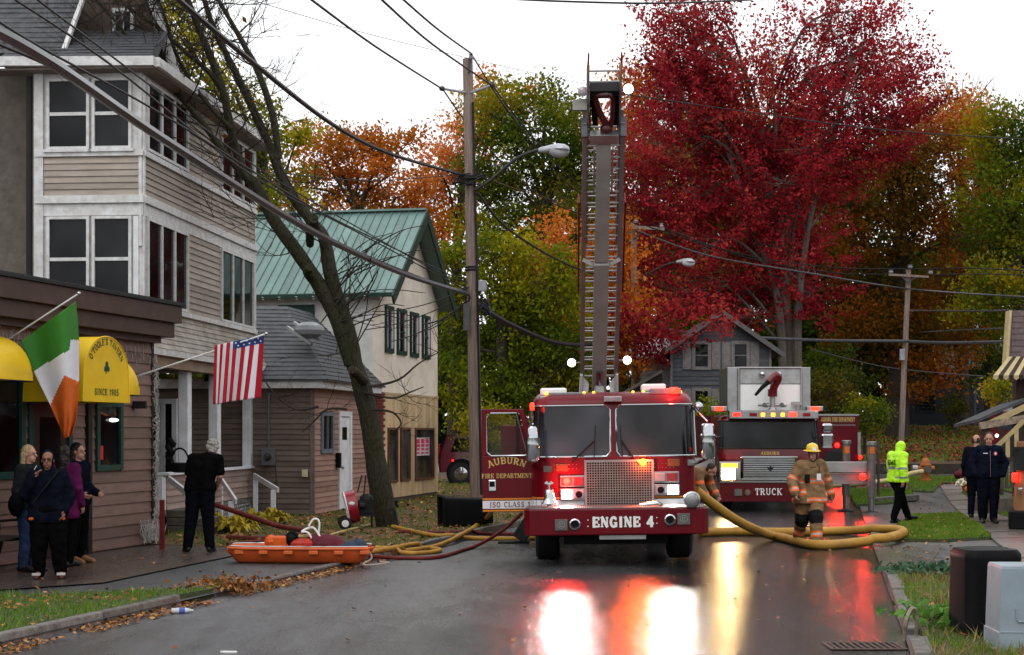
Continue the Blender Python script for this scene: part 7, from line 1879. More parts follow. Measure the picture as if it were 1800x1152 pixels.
RED = leaf_mat('leaf_red', [(.08, .006, .012), (.21, .01, .018), (.34, .018, .028), (.42, .045, .04), (.48, .16, .04)])
ORG = leaf_mat('leaf_orange', [(.1, .08, .008), (.24, .11, .008), (.44, .13, .008), (.58, .17, .02), (.66, .24, .07)])
GRN = leaf_mat('leaf_green', [(.025, .055, .005), (.065, .105, .006), (.14, .165, .008), (.32, .24, .006), (.58, .22, .02)])
YGR = leaf_mat('leaf_yellow_green', [(.045, .08, .006), (.11, .145, .006), (.22, .22, .007), (.36, .29, .008), (.44, .33, .01)])
RUST = leaf_mat('leaf_rust', [(.045, .055, .005), (.13, .065, .006), (.24, .085, .007), (.38, .11, .01), (.62, .23, .06)])
DKG = leaf_mat('leaf_dark_green', [(.01, .018, .004), (.02, .034, .006), (.04, .055, .008), (.07, .075, .01), (.13, .09, .012)])
def ft(px, D):
 x = (px - CX) / F * D; return (x, D, rise(x, D) - .1)
rb = [(1215, 45, 60, 60), (1200, 110, 75, 60), (1250, 90, 55, 60), (1190, 190, 70, 60), (1290, 170, 60, 55), (1255, 20, 40, 40), (1170, 20, 30, 30), (1350, 90, 30, 55), (1395, 110, 30, 50),
      (1460, 40, 65, 55), (1500, 20, 60, 45), (1470, 110, 75, 55), (1540, 85, 65, 50), (1560, 140, 65, 38), (1590, 150, 45, 28), (1490, 185, 80, 45), (1570, 205, 55, 28), (1400, 190, 70, 50), (1330, 230, 80, 60), (1440, 250, 90, 55), (1520, 250, 75, 45), (1590, 215, 45, 26),
      (1150, 270, 50, 50), (1220, 270, 80, 55), (1140, 350, 50, 60), (1200, 360, 75, 60), (1290, 320, 80, 55), (1380, 320, 75, 45), (1160, 440, 60, 55), (1230, 440, 70, 50), (1300, 410, 60, 45), (1140, 520, 45, 45), (1200, 520, 60, 45), (1270, 510, 60, 40), (1450, 330, 60, 35), (1500, 300, 60, 30),
      (1180, 572, 55, 20, .5, -9), (1250, 566, 40, 12, .45, -9), (1140, 610, 40, 22, .4, -8), (1430, 430, 50, 40, .4), (1430, 520, 45, 50, .35), (1340, 500, 50, 45, .35), (1400, 390, 60, 45), (1230, 220, 60, 60), (1300, 560, 60, 30, .35), (1370, 470, 45, 60, .35), (1340, 380, 60, 40, .35), (1250, 160, 60, 80), (1330, 270, 70, 70, .35)]
tree('tall red maple with upright branches and several grey stems behind the shuttered house', ft(1390, 64), 64, [(1388, 690, .3), (1385, 600, .26), (1378, 500, .2), (1360, 380, .14), (1330, 250, .09)], rb, RED, leaf=.13, dens=1.0, bk=bark_grey, spread=.36, up=.75, spray=.9)
for (pp, lb) in (([(1405, 800), (1402, 640), (1405, 520), (1425, 380), (1470, 220), (1500, 100)], 'pale grey maple stem rising right of the main red maple trunk'), ([(1375, 800), (1376, 640), (1366, 520), (1330, 400), (1270, 240), (1230, 90)], 'pale grey maple stem leaning left of the main red maple trunk')):
 fo = Vector(ft(pp[0][0], 63.7)); t = thing('tree', lb, 'tree', fo)
 q = [fo] + [P(a, b2, 63.7) for a, b2 in pp[1:]]; sp_ = spline(q, 5)
 MB().tube([v - fo for v in sp_], [.22 * (1 - .8 * i / len(sp_)) for i in range(len(sp_))], 8).build('trunk', bark_grey, t, smooth=True)
 mb = MB()
 for i in range(10, len(sp_) - 1):
  for s_ in range(2):
   d = Vector((rnd.uniform(-1.6, 1.6), rnd.uniform(-.5, .5), rnd.uniform(1, 2.6))); a = sp_[i] - fo
   mb.tube([a, a + d * .5 + Vector((0, 0, -.1)), a + d], [.05, .03, .012], 4)
 mb.build('branches', bark_grey, t)
tree('broad rust brown tree with a dark forked trunk behind the leaning pole', ft(1578, 72), 72, [(1578, 640, .42), (1575, 530, .38), (1580, 430, .3), (1600, 360, .2)],
     [(1560, 330, 80, 50, .35), (1640, 300, 85, 55, .5), (1700, 340, 60, 60, .55), (1660, 240, 70, 45, .6), (1580, 270, 70, 45, .4), (1540, 420, 70, 45, .3), (1690, 420, 60, 50, .5), (1620, 400, 60, 40, .3), (1520, 500, 60, 50, .25), (1660, 500, 60, 50, .3), (1720, 300, 40, 50, .6), (1500, 360, 50, 45, .3), (1650, 600, 70, 45, .45), (1520, 590, 60, 45, .25), (1610, 660, 60, 30, .5), (1600, 560, 55, 50, .25)], RUST, leaf=.16, dens=.9, spread=.45)
tree('orange crowned tree showing above the rust tree at the right', ft(1690, 82), 82, [(1690, 500, .3), (1690, 300, .2)], [(1670, 195, 45, 35, .85), (1710, 215, 40, 45, .8), (1640, 215, 40, 35, .75), (1690, 255, 50, 40, .7)], RUST, leaf=.17, dens=.9, spread=.5)
tree('dark olive tree filling the gap between the red maple and the rust tree', ft(1480, 80), 80, [(1480, 600, .3), (1480, 450, .2), (1485, 380, .1)], [(1450, 400, 60, 60, .3), (1520, 430, 60, 60, .25), (1440, 520, 60, 60, .25), (1510, 540, 60, 60, .3), (1460, 620, 70, 50, .25), (1560, 620, 60, 50, .2), (1600, 500, 60, 60, .3), (1380, 600, 50, 60, .25), (1620, 580, 60, 60, .25), (1320, 480, 60, 60, .35), (1260, 420, 60, 60, .4), (1200, 330, 60, 60, .6), (1290, 330, 60, 60, .6), (1380, 340, 70, 60, .55), (1470, 330, 60, 60, .5), (1250, 260, 60, 50, .75), (1400, 260, 60, 50, .6), (1180, 420, 60, 60, .6), (1370, 440, 70, 60, .4), (1220, 520, 60, 60, .4), (1550, 330, 60, 60, .35)], GRN, leaf=.2, dens=1.3, spread=.5)
bt = thing('tree', 'bare thin twigs of a leafless tree top above the orange tree', 'tree', ft(1690, 84)); fo = Vector(ft(1690, 84)); mb = MB()
mb.tube([Vector((0, 0, 0)), P(1685, 300, 84) - fo], [.25, .08], 6)
for i in range(40):
 a = P(1690 + rnd.uniform(-30, 30), 260, 84) - fo; b2 = P(1685 + rnd.uniform(-70, 70), rnd.uniform(120, 190), 84) - fo
 mb.tube(spline([a, a.lerp(b2, .5) + Vector((rnd.uniform(-.4, .4), 0, .3)), b2], 3), [.05, .045, .04, .03, .025, .018, .01], 3)
mb.build('trunk', bark, bt)
tree('green leafy tree at the right edge behind the awning house', ft(1790, 66), 66, [(1790, 600, .3), (1785, 420, .2), (1780, 300, .12)], [(1765, 250, 50, 50), (1800, 290, 60, 60), (1770, 360, 60, 55, .4), (1810, 420, 60, 60), (1760, 450, 50, 50, .35), (1800, 520, 60, 45, .4), (1730, 520, 40, 50, .55), (1750, 220, 30, 30, .6), (1830, 230, 50, 50)], GRN, leaf=.15, dens=1.0, spread=.42)
tree('dark yellow green tree low behind the leaning pole', ft(1740, 76), 76, [(1740, 640, .25), (1730, 480, .15)], [(1730, 440, 50, 50, .5), (1680, 560, 60, 45, .4), (1745, 560, 55, 50, .55), (1720, 620, 60, 40, .3), (1760, 660, 50, 35, .3)], GRN, leaf=.15, dens=.9, spread=.42)
tree('large green tree turning yellow with a dark spreading trunk left of the ladder', ft(950, 66), 66, [(950, 620, .42), (948, 480, .36), (952, 380, .26), (965, 300, .14)],
     [(890, 215, 55, 50, .35), (950, 250, 60, 55, .3), (870, 290, 55, 50, .38), (930, 330, 65, 50, .42), (1000, 260, 45, 60, .3), (880, 370, 55, 45, .5), (1000, 340, 50, 50, .5), (960, 190, 45, 30, .35), (850, 430, 50, 40, .4), (985, 205, 40, 40, .28), (910, 180, 40, 25, .5), (860, 200, 35, 40, .55), (930, 420, 60, 40, .6)], GRN, leaf=.14, dens=1.0, spread=.4)
tree('bright orange maple showing behind the tall pole', ft(800, 72), 72, [(800, 600, .3), (805, 420, .2), (815, 300, .1)],
     [(790, 320, 45, 35, .85), (815, 260, 45, 45, .85), (770, 300, 35, 25, .9), (870, 175, 35, 25, .85), (840, 235, 40, 35, .75), (800, 370, 50, 40, .6), (920, 185, 25, 18, .85), (1010, 240, 30, 35, .8), (755, 340, 35, 30, .6), (1030, 230, 25, 30, .85)], ORG, leaf=.15, dens=1.0, spread=.4, up=.5)
tree('brown orange maple behind the green roofed house', ft(620, 66), 66, [(620, 600, .3), (622, 420, .24), (625, 340, .15)],
     [(560, 270, 45, 35, .4), (615, 265, 50, 35, .5), (665, 270, 45, 30, .55), (580, 330, 45, 35, .45), (640, 330, 50, 35, .4), (700, 300, 40, 25, .5), (700, 345, 50, 35, .6), (545, 240, 30, 20, .45), (530, 330, 35, 40, .45), (750, 390, 45, 40, .6), (760, 440, 40, 45, .55), (710, 260, 25, 18, .5), (610, 385, 70, 25, .45), (680, 380, 60, 30, .5), (500, 360, 40, 40, .4)], ORG, leaf=.15, dens=.85, spread=.36)
tree('yellow green tree behind the three storey house', ft(470, 58), 58, [(470, 560, .28), (470, 400, .2), (465, 280, .1)],
     [(480, 230, 40, 35), (450, 300, 45, 45), (500, 300, 40, 45), (430, 210, 40, 40, .6), (380, 190, 45, 45, .5), (350, 130, 40, 45, .5), (320, 90, 40, 45, .4), (310, 40, 35, 40, .4), (470, 380, 60, 45, .6), (400, 260, 45, 45), (520, 250, 22, 25, .6), (300, 150, 40, 50, .4)], YGR, leaf=.14, dens=.7, spread=.36)
tree('weeping yellow green tree between the tall pole and the ladder', ft(880, 54), 54, [(885, 690, .22), (880, 560, .16), (885, 480, .1)],
     [(870, 450, 55, 40, .5), (930, 480, 50, 45, .45), (850, 530, 55, 45, .45), (920, 560, 60, 50, .4), (980, 560, 45, 50, .45), (870, 620, 60, 45, .35), (950, 640, 55, 45, .3), (800, 480, 35, 50, .4), (800, 580, 40, 55, .35), (1000, 630, 40, 45, .35), (800, 680, 45, 45, .3), (870, 690, 60, 40, .25), (990, 490, 35, 40, .5)], YGR, leaf=.13, dens=1.15, spread=.36, up=-.3)
tree('orange yellow tree behind the lower half of the ladder', ft(1010, 60), 60, [(1010, 650, .2), (1008, 520, .14), (1005, 450, .1)], [(985, 430, 40, 35, .7), (1010, 480, 40, 45, .65), (980, 500, 35, 30, .45), (1040, 540, 40, 50, .65), (1060, 620, 45, 45, .6), (1010, 580, 35, 40, .6), (1090, 560, 40, 50, .65), (1075, 460, 40, 60, .5), (1100, 620, 50, 40, .55)], ORG, leaf=.13, dens=1.1, spread=.36)
tree('golden orange tree between the ladder tip and the red maple', ft(1120, 70), 70, [(1125, 560, .25), (1130, 380, .18), (1130, 260, .08)], [(1120, 160, 40, 35, .55), (1150, 210, 45, 45, .5), (1105, 250, 40, 45, .5), (1160, 130, 30, 25, .6), (1130, 300, 45, 40, .5), (1090, 330, 40, 50, .45), (1185, 150, 35, 35, .55), (1105, 190, 30, 40, .5)], ORG, leaf=.15, dens=1.0, spread=.4)
def bush(label, px, py, rx, ry, D, m, leaf=.1, dens=2.2, tint=.5, name='bush'):
 fx = ft(px, D); s = F / D
 bl = [(px + rnd.uniform(-.5, .5) * rx, py + rnd.uniform(-.4, .4) * ry, rx * .62, ry * .62, tint + rnd.uniform(-.08, .08)) for _ in range(5)]
 return tree(label, fx, D, [(px, py + ry * .5, .05), (px, py, .03)], bl, m, leaf=leaf, dens=dens, spread=.2, cl=40, name=name, twig=.008, cat='bush')
bush('bright yellow green bush seen through the open engine door window', 885, 765, 60, 45, 44, YGR, .08, tint=.6)
bush('green shrub beside the dark red sport utility vehicle', 830, 790, 30, 30, 57, YGR, .09, tint=.3)
bush('dark shrub below the lowest orange tree left of the ladder base', 1000, 700, 60, 45, 56, DKG, .1, tint=.7)
bush('yellow green bush under the shuttered house window', 1245, 725, 30, 22, 52, YGR, .09, tint=.4)
bush('dark green bush right of the tower truck cab', 1480, 690, 55, 45, 62, DKG, .11, tint=.7)
bush('olive green bush with arching sprays behind the rescue truck', 1520, 735, 40, 40, 60, GRN, .1, tint=.35)
bush('olive bush at the left foot of the leaning pole', 1450, 640, 50, 45, 66, GRN, .12, tint=.35)
bush('dark bush in front of the dark blue house', 1680, 720, 30, 26, 74, DKG, .12, tint=.6)
bush('small yellow green shrub by the awning house wall', 1760, 690, 22, 22, 44, GRN, .08, tint=.6)
fo = P(681, 932, 31.3); fo.z = VERGE
bt = thing('bare_tree', 'leaning nearly bare street tree with mossy forked trunk on the verge', 'tree', fo)
def PT(px, py, D=31.0): return P(px, py, D) - fo
mb = MB()
def limb(pts, r0, r1, D0=31.0, D1=30.0, n=5, sides=10, nf=10):
 m = len(pts); q = spline([PT(a, b2, D0 + (D1 - D0) * i / (m - 1)) for i, (a, b2) in enumerate(pts)], n)
 L = len(q); rr = [.78 * (r0 + (r1 - r0) * i / (L - 1)) * (1 + .12 * noise.noise(q[i] * 2.1) + .06 * noise.noise(q[i] * 7)) for i in range(L)]
 mb.tube(q, rr, sides); return q
limbs_ = []
limb([(683, 940), (677, 900), (662, 820), (650, 740), (630, 660), (612, 620)], .30, .21, 31.3, 31.1)
L1 = limb([(618, 640), (595, 570), (560, 500), (520, 440), (480, 385), (452, 330), (421, 300)], .2, .13, 31.1, 30.6)
L2 = limb([(628, 660), (612, 580), (583, 490), (570, 420), (548, 390), (505, 330), (478, 265)], .2, .12, 31.1, 30.8)
A = limb([(430, 312), (408, 240), (393, 165), (368, 95), (345, 40), (325, -15)], .12, .06, 30.6, 29.6)
C_ = limb([(440, 320), (395, 270), (350, 210), (292, 144), (245, 95), (205, 40), (160, -10)], .085, .03, 30.6, 28.6)
B_ = limb([(480, 268), (455, 215), (430, 160), (400, 100), (372, 40), (355, -15)], .11, .06, 30.8, 30)
D_ = limb([(490, 280), (480, 205), (455, 130), (432, 85), (408, 42), (378, -10)], .1, .05, 30.8, 30.6)
E_ = limb([(395, 170), (370, 130), (330, 95), (285, 55), (225, 12), (190, -20)], .07, .03, 30.3, 28.8)
F_ = limb([(405, 225), (380, 200), (340, 150), (310, 95), (290, 30), (270, -20)], .06, .03, 30.2, 29.6)
limb([(570, 420), (556, 400), (552, 380)], .11, .08); limb([(548, 490), (540, 480), (545, 470)], .12, .1)
limb([(640, 670), (625, 655), (618, 650)], .13, .1); limb([(545, 430), (545, 405), (552, 385)], .1, .11)
mb.build('trunk', bark_moss, bt, smooth=True)
rt_ = random.Random(5)
def twigs(mb, base, d, L, r, depth):
 q = [base]; dd = d.normalized()
 for i in range(4):
  dd = (dd + Vector((rt_.uniform(-.3, .3), rt_.uniform(-.3, .3), rt_.uniform(-.18, .28)))).normalized(); q.append(q[-1] + dd * L / 4)
 mb.tube(q, [r * (1 - .18 * i) for i in range(5)], 4 if r > .012 else 3, caps=False)
 if depth > 0:
  for k in range(rt_.randint(3, 5)):
   j = rt_.randint(1, 4); nd = (dd + Vector((rt_.uniform(-1, 1), rt_.uniform(-.8, .8), rt_.uniform(-.5, .9)))).normalized()
   twigs(mb, q[j], nd, L * rt_.uniform(.45, .75), r * .55, depth - 1)
mb = MB()
for LB, n in ((A, 14), (B_, 8), (C_, 26), (D_, 10), (E_, 20), (F_, 14), (L1, 7), (L2, 6)):
 for i in range(n):
  j = rt_.randint(2, len(LB) - 2); d = Vector((rt_.uniform(-1.2, .8), rt_.uniform(-.8, .5), rt_.uniform(-.5, .9)))
  twigs(mb, LB[j], d, rt_.uniform(.8, 1.9), .018, 2)
for i in range(26):      # water shoots from the cut stubs
 a = PT(rt_.uniform(560, 640), rt_.uniform(440, 640), 30.9); b2 = PT(rt_.uniform(590, 780), rt_.uniform(400, 600), 30.7)
 if b2.z < a.z: b2.z = a.z + .5
 mb.tube(spline([a, a.lerp(b2, .5) + Vector((.1, 0, .15)), b2], 4), [.016] * 4 + [.011] * 4 + [.006], 4)
for (pp) in ([(650, 680), (700, 668), (735, 640), (770, 620)], [(640, 690), (690, 700), (720, 690), (745, 680)], [(560, 715), (520, 720), (480, 690), (450, 640)], [(610, 720), (575, 720), (548, 745), (530, 760)], [(655, 720), (690, 725), (705, 745), (690, 760)]):
 q = spline([PT(a, b2, 30.9) for a, b2 in pp], 4); mb.tube(q, [.03 * (1 - .75 * i / len(q)) for i in range(len(q))], 5)
 for i in range(4): twigs(mb, q[rt_.randint(2, len(q) - 1)], Vector((rt_.uniform(-1, 1), rt_.uniform(-.4, .4), rt_.uniform(-.3, .8))), .6, .01, 1)
mb.build('twigs', mat('twig_dark', (.035, .027, .022), .8), bt)
C = []
for LB in (A, C_, E_, L2):
 for i in range(12): C.append(np.array(LB[rt_.randint(2, len(LB) - 2)] + fo) + RG.normal(size=3) * .5)
leaf_obj('dead_leaves', np.array(C), .11, np.full(len(C), .35), RUST, bt, fo)
def far_wood(name, rings, m, leaf, zk, n, seed):
 rg = np.random.default_rng(seed); C = []; T = []
 for (a0, a1, R0, R1, h) in rings:
  k = int(n * (a1 - a0) / 60)
  a = np.radians(rg.uniform(a0, a1, k)); R = rg.uniform(R0, R1, k); x = R * np.sin(a); y = R * np.cos(a)
  hh = h * (.75 + .3 * np.sin(a * 37) * np.sin(a * 17 + 1) + .1 * np.sin(a * 90))
  z0 = np.array([rise(u, v) if v > 0 else 0 for u, v in zip(x, y)]); z = z0 + hh * rg.uniform(0, 1, k) ** .8
  C.append(np.stack((x, y, z), 1)); T.append(.45 + .25 * np.sin(a * 23) + rg.normal(size=k) * .15)
 o = leaf_obj(name, np.concatenate(C), leaf, np.concatenate(T), m, None, (0, 0, 0), asp=.8)
 o['kind'] = 'stuff'; o['label'] = 'far mass of trees ringing the street, in view and out of it'; o['category'] = 'wood'; return o
far_wood('distant_wood', [(-40, -2, 92, 104, 13), (-2, 36, 92, 104, 15)], DKG, .9, 1, 22000, 3)
far_wood('wood', [(36, 320, 60, 75, 11)], DKG, 1.6, 1, 2600, 4)  # unseen ring behind the camera, added to darken reflections and low sky

# FLAGS
def cloth_flag(name, label, base, tip, D, fn_pos, fn_mat, mats, nu, nv, pole_r, ball_m, loc, cat='flag'):
 t = thing(name, label, cat, loc); o = Vector(loc)
 mb = MB(); mb.tube([Vector(base) - o, Vector(tip) - o], pole_r, 8); mb.build('flag_pole', white_paint, t, smooth=True)
 MB().ball(Vector(tip) - o, pole_r * 2.2, 10, 6).build('finial', ball_m, t, smooth=True)
 vs = []; fs = []; mi = []
 for j in range(nv + 1):
  for i in range(nu + 1): vs.append(fn_pos(i / nu, j / nv)[0] - o)
 for j in range(nv):
  for i in range(nu):
   fs.append((j * (nu + 1) + i, j * (nu + 1) + i + 1, (j + 1) * (nu + 1) + i + 1, (j + 1) * (nu + 1) + i)); mi.append(fn_mat((i + .5) / nu, (j + .5) / nv))
 me = bpy.data.meshes.new('cloth'); me.from_pydata([tuple(v) for v in vs], [], fs)
 for m in mats: me.materials.append(m)
 me.polygons.foreach_set('material_index', mi); me.polygons.foreach_set('use_smooth', [True] * len(fs)); me.update()
 c = me_obj('cloth', me, t); md = c.modifiers.new('thick', 'SOLIDIFY'); md.thickness = .003
 return t, o
def poly_at(pts, v):
 f = v * (len(pts) - 1); i = min(len(pts) - 2, int(f)); f -= i
 return (pts[i][0] + (pts[i + 1][0] - pts[i][0]) * f, pts[i][1] + (pts[i + 1][1] - pts[i][1]) * f)
fl_g = mat('flag_green', (.035, .17, .02), .6, var=.08); fl_w = mat('flag_white', (.62, .62, .66), .6, var=.05); fl_o = mat('flag_orange', (.5, .095, .012), .6, var=.08)
fl_r = mat('flag_red', (.36, .008, .02), .6, var=.08); fl_b = mat('flag_blue', (.02, .04, .16), .6, var=.08)
IL = [(37, 600), (49, 628), (60, 655), (74, 684), (88, 712), (98, 735), (106, 752), (112, 772)]
IR = [(133, 530), (137, 566), (139, 600), (139, 630), (139, 662), (138, 700), (134, 740), (126, 766)]
def ip(u, v):
 a, b2 = poly_at(IL, v), poly_at(IR, v); px = a[0] + (b2[0] - a[0]) * u; py = a[1] + (b2[1] - a[1]) * u
 fold = .10 * math.sin(u * 6.5 + v * 2) * (1 - v * .3) + (.12 * max(0, (u - .82)) / .18 if v < .6 else 0) + .05 * math.sin(u * 15 + v * 9) * max(0, v - .55) * 2
 return P(px, py, 21.9 + fold), px, py
def im(u, v):
 _, x, y = ip(u, v)
 xf = 124 - max(0, y - 600) * .12
 if x < xf:
  if y < 652 - (x - 60) * .6: return 0
 elif y < 598: return 0
 if x < 113: return 2 if y > 713 - (x - 88) * 2.1 else 1
 return 2 if y > 660 + (x - 113) * .45 else 1
cloth_flag('tricolour_flag', 'green white and orange flag hanging from a slanted pole outside the tavern', P(-28, 624, 22.2), P(139, 516, 21.8), 21.9, ip, im, [fl_g, fl_w, fl_o], 56, 90, .012, chrome, P(37, 600, 22))
UT = [(377, 607), (395, 604), (415, 599.5), (440, 594), (464, 589)]; UB = [(374, 711), (385, 711), (398, 707), (415, 705), (430, 703), (458, 699)]
def up_(u, v):
 a, b2 = poly_at(UT, u), poly_at(UB, u)
 fold = .05 * math.sin(u * 14) * (.25 + v) + .02 * math.sin(u * 31 + 1)
 return P(a[0] + (b2[0] - a[0]) * v + 1.2 * math.sin(u * 20) * v, a[1] + (b2[1] - a[1]) * v, 25.0 + fold), 0, 0
def um(u, v):
 if u > .44 and v < .13: return 2
 k = int(u / .44 * 6) if u < .44 else 6 + int((u - .44) / .56 * 7)
 return 0 if k % 2 == 0 else 1
us, o = cloth_flag('striped_flag', 'red and white striped flag with starred blue corner on a slanted pole', P(243, 661, 25.5), P(468, 587, 24.9), 25, up_, um, [fl_r, fl_w, fl_b], 78, 46, .013, chrome, P(243, 661, 25.5))
for r in range(2):
 for i in range(5):
  c = up_(.5 + i * .1 + (.05 if r else 0), .035 + r * .055)[0] - o + Vector((0, -.012, 0)); q = []
  if .5 + i * .1 + (.05 if r else 0) > .98: continue
  for k in range(10):
   a = math.pi / 2 + k * math.pi / 5; rr = .019 if k % 2 == 0 else .008; q.append(c + Vector((rr * math.cos(a), 0, rr * math.sin(a))))
  mb = MB(); mb.add(q, [tuple(range(10))]); mb.build('star', fl_w, us)

# BENCH
bn = thing('bench', 'dark slatted park bench with iron frame against the tavern wall', 'bench', GP(-18, 20.9), R_(76))
iron_b = mat('bench_iron', (.015, .014, .014), .45, .3); slat_b = mat('bench_slat', (.035, .028, .026), .45)
for i in range(5): MB().box(-.75, .75, -.22 + i * .1, -.14 + i * .1, .43, .455).build('seat_slat', slat_b, bn, bevel=.005)
for i in range(4):
 z = .52 + i * .1; MB().box(-.75, .75, .3 + i * .035, .325 + i * .035, z, z + .08).build('back_slat', slat_b, bn, bevel=.005)
for s in (-.66, .66):
 mb = MB(); mb.tube(spline([(s, -.26, 0), (s, -.2, .2), (s, -.22, .42), (s, .25, .42), (s, .38, .9)], 5), .02, 6); mb.tube(spline([(s, .42, 0), (s, .28, .2), (s, .22, .42)], 5), .02, 6)
 mb.tube(spline([(s, -.24, .44), (s, -.26, .62), (s, -.1, .67), (s, .3, .64)], 5), .018, 6); mb.build('bench_frame', iron_b, bn, smooth=True)
sp0 = G(285, 966); MB_ = MB().box(-.035, .035, -.035, .035, 0, .78, M=Matrix.Translation(sp0)).build('stake', mat('faded_red_paint', (.16, .015, .015), .6), solo=True); setp(MB_, 'faded red stake standing at the tavern corner beside the string lights', 'stake')
q = P(316, 831, 28.8); bk_ = thing('wicker_basket', 'black handled basket on the porch rail behind the grey haired man', 'basket', q)
MB().lathe([(.1, 0), (.17, .02), (.19, .16), (.17, .18), (.15, .05)], 14).build('bowl', black_plastic, bk_); MB().tube([(.17 * math.cos(a), 0, .14 + .3 * math.sin(a)) for a in np.linspace(0, math.pi, 14)], .018, 6).build('handle', black_plastic, bk_)
mb = MB()
for i in range(8): mb.ball((.2 + rnd.uniform(-.05, .05), rnd.uniform(-.05, .05), .12 + rnd.uniform(-.05, .08)), .03, 6, 4)
mb.build('pink_bow', mat('pink_ribbon', (.55, .1, .25), .6), bk_)
me = blob([('e', Vector((rnd.uniform(-.05, .05), rnd.uniform(-.03, .03), .06 * i)), (.07, .06, .07)) for i in range(9)], .014, 1, .02, 12); me.materials.append(mat('swag_dark', (.015, .014, .013), .7)); o = me_obj('door_swag', me); o.location = P(300, 818, 31.6); setp(o, 'dark dried swag hanging by the porch door of the tall house', 'swag')
tb = G(466, 900); MB().box(-.2, .2, -.2, .2, 0, .55, M=Matrix.Translation(tb + Vector((0, .3, 0)))).build('blue_tub', mat('blue_grey_plastic', (.05, .06, .075), .5), solo=True, bevel=.03); setp(bpy.data.objects['blue_tub'], 'blue grey plastic tub behind the porch stair rail', 'tub')

# RESCUE BASKET
rb_ = thing('rescue_basket', 'long orange plastic rescue basket with steel rail lying at the road edge', 'stretcher', (P(525, 990, 22.7).x, 22.9, .06), -.06)
org = mat('basket_orange', (.52, .085, .018), .38, var=.12, coat=.2); org_l = mat('basket_orange_light', (.62, .13, .04), .4)
rings = []
for i in range(25):
 u = -1 + 2 * i / 24; x = u * 1.02; e = (1 - abs(u) ** 5); wd = .3 * (1 - .35 * abs(u) ** 4) + .0; zb = .2 * (1 - min(1, (1 - abs(u)) / .16)) ** 1.6; wb = wd * .78
 ring = [(-wd, .21), (-wd * .97, .16), (-wb, zb * .8 + .03), (-wb * .8, zb * .8), (wb * .8, zb * .8), (wb, zb * .8 + .03), (wd * .97, .16), (wd, .21), (wd - .012, .21), (wb - .015, zb * .8 + .05), (-wb + .015, zb * .8 + .05), (-wd + .012, .21)]
 rings.append([Vector((x, a, min(b2, .215))) for a, b2 in ring])
MB().loft(rings).build('shell', org, rb_, smooth=True)
path = [Vector((x, -.31 * (1 - .35 * abs(x / 1.02) ** 4), .215)) for x in np.linspace(-1.0, 1.0, 22)] + [Vector((1.05, 0, .215))] + [Vector((x, .31 * (1 - .35 * abs(x / 1.02) ** 4), .225)) for x in np.linspace(1.0, -1.0, 22)] + [Vector((-1.05, 0, .215))]
MB().tube(path + [path[0]], .022, 8).build('rim', org_l, rb_, smooth=True)
MB().tube([q + Vector((0, .012, .028)) for q in path] + [path[0] + Vector((0, .012, .028))], .011, 6).build('steel_rail', chrome, rb_, smooth=True)
for i in range(6):
 x = -.9 + i * .36; MB().box(x, x + .13, -.325 * (1 - .35 * abs(x / 1.02) ** 4) - .012, -.29 * (1 - .35 * abs((x + .13) / 1.02) ** 4), .135, .19).build('hand_hold', org_l, rb_, bevel=.01)
MB().tube(spline([(1.0, -.18, .2), (1.06, -.2, .08), (.95, -.3, .0), (1.1, -.35, .0), (1.25, -.25, .01), (1.3, -.1, .01), (1.15, -.05, .02)], 5), .012, 5).build('rope', mat('rope_pale', (.4, .33, .27), .7), rb_)
bo = rb_.location
sw_ = thing('power_saw', 'orange and black power saw lying in the rescue basket', 'saw', bo + Vector((-.15, .0, .1)), .1)
orm = mat('tool_orange', (.6, .1, .015), .4)
mb = MB(); mb.box(-.3, -.05, -.1, .1, .1, .28); mb.ball((-.27, 0, .2), (.1, .12, .1), 10, 6); mb.build('motor_housing', orm, sw_, bevel=.03)
mb = MB(); mb.tube(spline([(-.05, 0, .25), (.02, 0, .33), (.1, 0, .28), (.12, 0, .16)], 5), .03, 7); mb.ball((.02, 0, .22), (.08, .08, .1), 8, 6); mb.build('grip', black_plastic, sw_)
MB().ball((.2, -.02, .16), (.22, .13, .09), 12, 7).build('guard', mat('tool_red', (.4, .03, .015), .4), sw_); MB().tube([(.1, 0, .27), (.42, .02, .28)], .028, 7).build('shaft', mat('pale_wood', (.4, .28, .12), .6), sw_)
me = blob([('e', Vector((0, 0, .14)), (.27, .2, .16)), ('e', Vector((.12, .0, .12)), (.25, .18, .12)), ('e', Vector((-.15, 0, .2)), (.13, .13, .12))], .014, 2, .015, 7); me.materials.append(mat('maroon_cloth', (.09, .004, .014), .6)); mg = me_obj('maroon_bag', me); mg.location = bo + Vector((.38, .05, .1)); setp(mg, 'soft maroon bag heaped in the rescue basket beside the saw', 'bag')
me = blob([('e', Vector((0, 0, .1)), (.24, .17, .09)), ('e', Vector((.1, 0, .12)), (.12, .14, .1))], .014, 2, .018, 9); me.materials.append(mat('blue_bag_cloth', (.02, .032, .06), .6)); mg = me_obj('blue_bag', me); mg.location = bo + Vector((.74, .02, .12)); setp(mg, 'dark blue bag at the right end of the rescue basket', 'bag')
mb = MB(); mb.tube(spline([(0, 0, .1), (-.1, -.02, .3), (-.2, 0, .32), (-.05, .02, .38), (.06, 0, .25), (.1, -.05, .08)], 6), .016, 6); mb.tube(spline([(.02, 0, .12), (.05, .02, .45), (-.03, .02, .5), (-.1, 0, .4)], 6), .014, 6); wcb = mb.build('white_cable', letter_white, smooth=True); wcb.location = bo + Vector((.22, -.02, .12)); setp(wcb, 'coil of thick white cable looping up between saw and maroon bag', 'cable')

